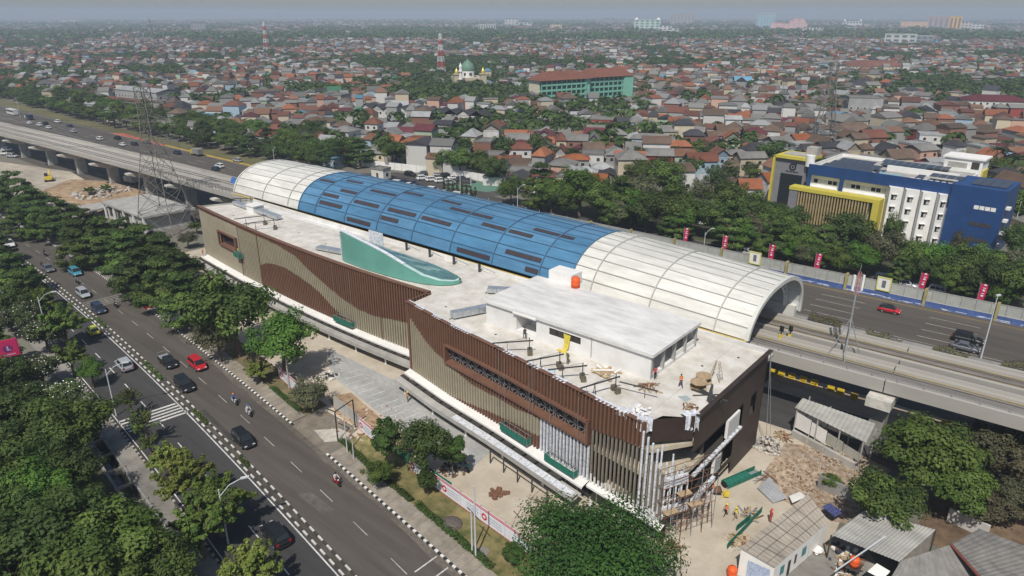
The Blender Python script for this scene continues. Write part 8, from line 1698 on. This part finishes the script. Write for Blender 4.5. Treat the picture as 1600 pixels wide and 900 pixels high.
# special rows and halls first
RES = []
def reserve(x, y, r): RES.append((x, y, r))
q0, q1 = at(572, 186), at(762, 200)
for i in range(10):
    p = q0.lerp(q1, (i + .5) / 10); L = (q1 - q0).length / 10; a = math.atan2((q1 - q0).y, (q1 - q0).x)
    house(p.x, p.y, a, L - .3, 9, 6.2, 'gable', 'dark slate', 'white', 2.4, 'white terraced house under dark slate roof, %s in the row from the telecom tower side' % nth(i + 1), random, 1, 'terraced_house'); reserve(p.x, p.y, L * .9)
for lb, px, py, w, d, h, a, kd, rc, wc, rh in (('long grey warehouse with pale roof by the far verge trees', 232, 160, 46, 16, 8, RAD(8), 'gable', 'pale metal', 'grey', 1.5), ('long red brown roofed hall in front of the grey warehouse', 200, 170, 44, 12, 4, RAD(8), 'gable', 'red brown', 'white', 2.5), ('large maroon roofed hall near the edge of view', 1548, 172, 34, 16, 6, RAD(24), 'hip', 'maroon', 'white', 3), ('wide red brown hip roof amid trees beyond the grey pylon', 1362, 112, 60, 26, 6, RAD(30), 'hip', 'red brown', 'cream', 5),
      ('light blue roofed house beyond the red roofs', 1158, 143, 12, 12, 8, RAD(30), 'gable', 'light blue', 'pale blue', 3), ('pale blue two storey house in front of the school houses', 1018, 238, 17, 8, 6, RAD(22), 'hip', 'grey', 'pale blue', 1.8), ('white hip roofed house with white walls between trees', 914, 282, 8, 7, 3.2, RAD(30), 'hip', 'pale metal', 'white', 1.8), ('white flat roofed house behind the office block', 1455, 232, 12, 8, 6, RAD(20), 'flat', 'pale metal', 'white', 1), ('big dark brown hip roof beside the grey pylon', 1330, 218, 20, 14, 4, RAD(25), 'hip', 'brown', 'cream', 4), ('bare grey concrete block house by the grey pylon', 1345, 180, 18, 12, 10, RAD(28), 'flat', 'grey', 'grey', 1), ('salmon two storey house behind the grey pylon', 1400, 132, 13, 10, 6, RAD(25), 'hip', 'orange', 'peach', 2), ('large white house with dark hip roof beyond the grey pylon', 1348, 145, 18, 14, 6.2, RAD(25), 'hip', 'dark slate', 'white', 4), ('white cube tower house on bare earth by the round trees', 1142, 212, 7, 7, 8, RAD(30), 'gable', 'pale metal', 'white', 1.5), ('red walled flat roofed house before the school', 940, 205, 12, 10, 6.2, RAD(25), 'flat', 'grey', 'red', 1), ('unfinished grey three storey frame house at the tree belt', 530, 172, 12, 10, 9, RAD(15), 'flat', 'grey', 'grey', 1), ('guard hut with flat grey roof by the car park', 596, 278, 5.5, 4, 3.2, RAD(8), 'flat', 'grey', 'white', 1), ('blue roofed workshop behind the cream canopy end', 520, 258, 12, 6, 3.5, RAD(8), 'shed', 'light blue', 'pale blue', 1.2), ('pale shed with grey roof above the conifers', 775, 245, 9, 7, 3.6, RAD(25), 'gable', 'grey', 'white', 1.8)):
    p = at(px, py); house(p.x, p.y, a, w, d, h, kd, rc, wc, rh, lb, random, 2, 'hall' if 'hall' in lb or 'warehouse' in lb else 'house', 'hall' if 'hall' in lb or 'warehouse' in lb else 'house'); reserve(p.x, p.y, max(w, d) * .62)
reserve(so_.x + 12, so_.y + 38, 46); reserve(mo.x, mo.y + 8, 22); reserve(*at(690, 122)[:2], 8); reserve(*at(1283, 238)[:2], 8); reserve(OO.x + 20, OO.y + 10, 34); reserve(OO.x + 44, OO.y + 4, 14)
wl0 = None
# white wall along the back of the car park
WP = [at(540, 257), at(640, 268), at(735, 280), at(800, 292)]
t = thing('compound_wall', 'white compound wall behind the car park', 'wall', tuple(WP[0])); o = tuple(WP[0])
for a_, b_ in zip(WP[:-1], WP[1:]):
    k = max(1, int((b_ - a_).length / 3.2))
    for i in range(k): p, q = a_.lerp(b_, i / k), a_.lerp(b_, (i + .97) / k); MB().bar((p.x, p.y, 1.3), (q.x, q.y, 1.3), .18, 2.6).build('wall_panel', [M_WHITE], t, off=o)
p = at(728, 306); t = thing('score_board', 'grey frame board with posts beside the conifers', 'board', tuple(p), .2)
for s in (-1, 1): MB().bar((s * 2, 0, 0), (s * 2, 0, 6.5), .2).build('post', [M_LAMP], t)
for k in range(3): MB().box(-2, -.08, 2.8 + k * 1.1, 2, .08, 3.6 + k * 1.1).build('board_panel', [M_DSTEEL], t)
sheet('sports_court', [at(695, 292)[:2], at(760, 300)[:2], at(800, 296)[:2], at(748, 284)[:2]], .018, mat('green_court', (.10, .20, .15), .85, .15, .4))
# districts of lots
rr = random.Random(21)
def free(x, y):
    lim = 176 if -215 < x < -120 else (196 if x > -150 else 158)
    if x < -420: lim = 160 + (-420 - x) * .02
    if y < lim: return False
    for a, b, r in RES:
        if (x - a) ** 2 + (y - b) ** 2 < r * r: return False
    return True
lots = []; trees_c = []
DS = 96
for ix in range(-50, 36):
    for iy in range(1, 50):
        cx_, cy_ = ix * DS + 40, iy * DS + 60; px, py, w = proj((cx_, cy_, 0))
        if w < 60 or px < -250 or px > 1850 or w > 2300: continue
        ang = RAD(rr.choice((10, 24, 24, -12, 36, 52))); c, s = cos(ang), sin(ang); far = w > 900
        gy = -DS * .62
        while gy < DS * .62:
            dpt = rr.uniform(6.0, 10.5) * (1.0 if far else .85 if w > 380 else .95); gx = -DS * .62
            while gx < DS * .62:
                wd = rr.uniform(4.6, 11.5) * (1.0 if far else .85 if w > 380 else .95); X = cx_ + (gx + wd / 2) * c - (gy + dpt / 2) * s; Y = cy_ + (gx + wd / 2) * s + (gy + dpt / 2) * c
                if abs(X - cx_) < DS * .5 and abs(Y - cy_) < DS * .5 and free(X, Y):
                    n = mnoise.noise(Vector((X * .006, Y * .006, 1.7))) + .55 * mnoise.noise(Vector((X * .02, Y * .02, 5)))
                    pt = (.02 + max(0, n - .12) * 1.2) if w < 420 else (.17 + max(0, n) * 2.0)
                    if rr.random() < pt: trees_c.append((X, Y, rr.uniform(2.8, 5.6)))
                    elif rr.random() < .95: lots.append((X, Y, ang + rr.choice((0, 0, pi / 2)) + rr.uniform(-.12, .12), wd * rr.uniform(.86, .99), dpt * rr.uniform(.84, .97)))
                    if rr.random() < .035: trees_c.append((X + wd * .5, Y + rr.uniform(-3, 3), rr.uniform(2.0, 3.6)))
                gx += wd
            gy += dpt + (rr.uniform(1.8, 3.6) if rr.random() < .45 else .3)
def style(X, Y):
    n = mnoise.noise(Vector((X * .008, Y * .008, 9)))
    rc = rr.choices(list(ROOFC), weights=[14 if n > .0 else 6, 15, 29, 8, 16, 9, 6, 2.5, .7, .6])[0]; wc = rr.choices(list(WALLC), weights=[30, 18, 20, 5, 6, 9, 3, 2.5])[0]
    kd = rr.choices(('hip', 'gable', 'shed', 'flat'), weights=(34, 36, 14, 14))[0]
    if kd == 'flat': rc = rr.choice(('grey', 'grey', 'pale metal', 'brown'))
    h = rr.choices((3.0, 3.4, 6.2, 9.0), weights=(30, 20, 38, 9))[0]; return rc, wc, kd, h
def dist(q): return (q[0] ** 2 + q[1] ** 2) ** .5
inview = lambda q: (lambda p: p[2] > 0 and -30 < p[0] < 1630 and p[1] > 0)(proj((q[0], q[1], 3)))
lots = [q for q in lots if (lambda p: -120 < p[0] < 1720)(proj((q[0], q[1], 3)))]
# measured by size in view: near ones first, away from where the canopy or the belt of trees would cover them
lots.sort(key=dist); near = []; rest = []
def hidden(q):
    px, py, w = proj((q[0], q[1], 5))
    top = [(0, 160), (200, 172), (330, 200), (480, 205), (600, 205), (780, 225), (960, 275), (1010, 262), (1130, 270), (1215, 320), (1600, 400)]
    lim = np.interp(px, [t_[0] for t_ in top], [t_[1] for t_ in top]) + 26
    return py > lim
for q in lots: (near if len(near) < 268 and inview(q) and not hidden(q) else rest).append(q)
info = []
for q in near:
    rc, wc, kd, h = style(q[0], q[1]); px, py, _ = proj((q[0], q[1], h)); ph, lm, dd = where(px, py); info.append((q, rc, wc, kd, h, ph, lm, dd))
cnt = {}
for it in sorted(info, key=lambda i: i[-1]):
    q, rc, wc, kd, h, ph, lm, dd = it; st = {3.0: 'low', 3.4: 'single storey', 6.2: 'two storey', 9.0: 'three storey'}[h]
    base = '%s %s house, %s %s roof, %s' % (wc, st, rc, kd if kd != 'shed' else 'lean-to', ph); cnt[base] = cnt.get(base, 0) + 1; n = cnt[base]
    lb = base if n == 1 else base + (', %s out' % nth(n))
    house(q[0], q[1], q[2], q[3], q[4], h, kd, rc, wc, rr.uniform(1.5, 2.8), lb, rr, 1)
# the rest of the city: one mesh
def box_city(name, L, far):
    n = len(L); A = np.array([(q[0], q[1], q[2], q[3], q[4]) for q in L]); col_r = np.zeros((n, 3)); col_w = np.zeros((n, 3)); H = np.zeros(n); RH = np.zeros(n); RI = np.zeros(n)
    for i, q in enumerate(L):
        rc, wc, kd, h = style(q[0], q[1]); f = rr.uniform(.6, 1.1); col_r[i] = np.array(ROOFC[rc]) * f; col_w[i] = np.array(WALLC[wc]) * rr.uniform(.85, 1.1); H[i] = h * (1.15 if far else 1); RH[i] = .25 if kd == 'flat' else rr.uniform(1.3, 2.8) * (1.2 if far else 1); RI[i] = {'hip': .42, 'gable': 0, 'shed': 0, 'flat': .06}[kd]
    c, s = np.cos(A[:, 2]), np.sin(A[:, 2])
    def W_(x, y, z): return np.stack([A[:, 0] + x * c - y * s, A[:, 1] + x * s + y * c, z], 1)
    hw, hd = A[:, 3] / 2, A[:, 4] / 2; ov = .4; V = []
    for z in (np.zeros(n), H):
        for sx, sy in ((-1, -1), (1, -1), (1, 1), (-1, 1)): V.append(W_(sx * hw, sy * hd, z))
    for sx, sy in ((-1, -1), (1, -1), (1, 1), (-1, 1)): V.append(W_(sx * (hw + ov), sy * (hd + ov), H + .05))
    V.append(W_(-(hw + ov) * (1 - RI * 1.6), 0 * hd, H + RH)); V.append(W_((hw + ov) * (1 - RI * 1.6), 0 * hd, H + RH))
    V = np.stack(V, 1); base = (np.arange(n) * 14)[:, None]
    quads = np.concatenate([base + np.array(q)[None] for q in ((0, 1, 5, 4), (1, 2, 6, 5), (2, 3, 7, 6), (3, 0, 4, 7), (8, 9, 13, 12), (10, 11, 12, 13))]); tris = np.concatenate([base + np.array(q)[None] for q in ((9, 10, 13), (11, 8, 12))])
    me = bpy.data.meshes.new(name); me.vertices.add(14 * n); me.vertices.foreach_set('co', V.astype(np.float32).ravel()); nq, nt_ = len(quads), len(tris)
    me.loops.add(4 * nq + 3 * nt_); me.loops.foreach_set('vertex_index', np.concatenate([quads.ravel(), tris.ravel()]).astype(np.int32)); me.polygons.add(nq + nt_)
    me.polygons.foreach_set('loop_start', np.concatenate([np.arange(nq) * 4, 4 * nq + np.arange(nt_) * 3]).astype(np.int32)); me.polygons.foreach_set('loop_total', np.concatenate([np.full(nq, 4), np.full(nt_, 3)]).astype(np.int32))
    C = np.ones((n, 14, 4)); C[:, :8, :3] = col_w[:, None]; C[:, 8:, :3] = col_r[:, None]; ca = me.color_attributes.new('tint', 'FLOAT_COLOR', 'POINT'); ca.data.foreach_set('color', C.astype(np.float32).ravel())
    me.materials.append(M_CITY); me.polygons.foreach_set('use_smooth', np.zeros(nq + nt_, bool)); me.update(); o = bpy.data.objects.new(name, me); COL.objects.link(o); o['kind'] = 'stuff'; o['label'] = 'mass of small tiled and flat roofed houses spreading to the horizon'; return o
M_CITY = bpy.data.materials.new('distant_city'); M_CITY.use_nodes = True
_n = M_CITY.node_tree.nodes; _a = _n.new('ShaderNodeAttribute'); _a.attribute_name = 'tint'; M_CITY.node_tree.links.new(_a.outputs['Color'], _n['Principled BSDF'].inputs['Base Color']); _n['Principled BSDF'].inputs['Roughness'].default_value = .9
# coarser blocks out to the skyline
k = 0
farl = []
while len(farl) < 15000:
    w = 2200 + 4600 * rr.random() ** 1.3; tx = rr.uniform(-.80, .80); p = CP + FW * w + RT * (w * tx)
    n = mnoise.noise(Vector((p[0] * .0016, p[1] * .0016, 4)))
    if n + .4 * mnoise.noise(Vector((p[0] * .005, p[1] * .005, 2))) < .25: farl.append((p[0], p[1], rr.uniform(0, 3), rr.uniform(10, 26), rr.uniform(9, 18)))
    k += 1
box_city('distant_houses', rest, False); box_city('skyline_houses', farl, True)
# city trees
trees_c.sort(key=dist); tn = []; tf = []
NT = 298 - ntree[0]
for q in trees_c: (tn if len(tn) < NT and inview(q) and not hidden(q) else tf).append(q)
cnt = {}
lst = []
for q in tn: px, py, _ = proj((q[0], q[1], 5)); ph, lm, dd = where(px, py); lst.append((dd, q, ph))
for dd, q, ph in sorted(lst, key=lambda i: i[0]):
    k = rr.choice(('farA', 'farB', 'farC', 'farD', 'farA')); kn = {'farA': 'dark round', 'farB': 'mid green', 'farC': 'layered', 'farD': 'dull green'}[k]; b = '%s tree among the houses %s' % (kn, ph); cnt[b] = cnt.get(b, 0) + 1
    tree(k, q[0], q[1], q[2] * 1.1, q[2] * rr.uniform(1.9, 2.3), b if cnt[b] == 1 else b + ', %s out' % nth(cnt[b]), group='trees among the houses')
def tree_mass(name, L, per, leaf, seed, label):
    r = np.random.default_rng(seed); n = len(L); A = np.array(L); m = per
    d = r.normal(size=(n, m, 3)); d /= np.linalg.norm(d, axis=2, keepdims=True); d[:, :, 2] = np.abs(d[:, :, 2]) * .9 - .12
    R = A[:, 2][:, None, None]; C = d * R * r.uniform(.55, 1.0, (n, m, 1)) * np.array([1, 1, .85]); C[:, :, 0] += A[:, 0][:, None]; C[:, :, 1] += A[:, 1][:, None]; C[:, :, 2] += (A[:, 2] * 1.15)[:, None]
    tc = np.array(DKG) + (np.array(MDG) - np.array(DKG)) * r.uniform(0, 1.1, (n, 1, 1)); T = tc * r.uniform(.75, 1.3, (n, m, 1))
    me = leaves_mesh(name, C.reshape(-1, 3), (d + np.array([0, 0, .6])).reshape(-1, 3), (np.repeat(A[:, 2], m) * leaf) * r.uniform(.7, 1.3, n * m), T.reshape(-1, 3), r, .8)
    o = bpy.data.objects.new(name, me); COL.objects.link(o); o['kind'] = 'stuff'; o['label'] = label; return o
far_t = []
while len(far_t) < 9500:
    w = 1500 + 5200 * rr.random() ** 1.5; tx = rr.uniform(-.80, .80); p = CP + FW * w + RT * (w * tx); n = mnoise.noise(Vector((p[0] * .0016, p[1] * .0016, 4))) + .4 * mnoise.noise(Vector((p[0] * .005, p[1] * .005, 2)))
    if n > -.05 or rr.random() < .15: far_t.append((p[0], p[1], rr.uniform(5, 10)))
tree_mass('city_tree_foliage', tf, 46, .55, 5, 'dark tree crowns scattered between the houses'); tree_mass('distant_forest', far_t, 16, .8, 6, 'dark bands of trees toward the horizon')
# ------------------------------------------------------------------ haze
hz = MB().box(-8900, -3200, -3, 8900, 8900, 96).build('haze', []); hz['kind'] = 'stuff'
hm = bpy.data.materials.new('haze'); hm.use_nodes = True; hn = hm.node_tree; hn.nodes.remove(hn.nodes['Principled BSDF']); pv = hn.nodes.new('ShaderNodeVolumePrincipled'); pv.inputs['Color'].default_value = (.70, .81, .96, 1); pv.inputs['Density'].default_value = 0.00026; pv.inputs['Anisotropy'].default_value = 0.0
hn.links.new(pv.outputs[0], hn.nodes['Material Output'].inputs['Volume']); hz.data.materials.append(hm)
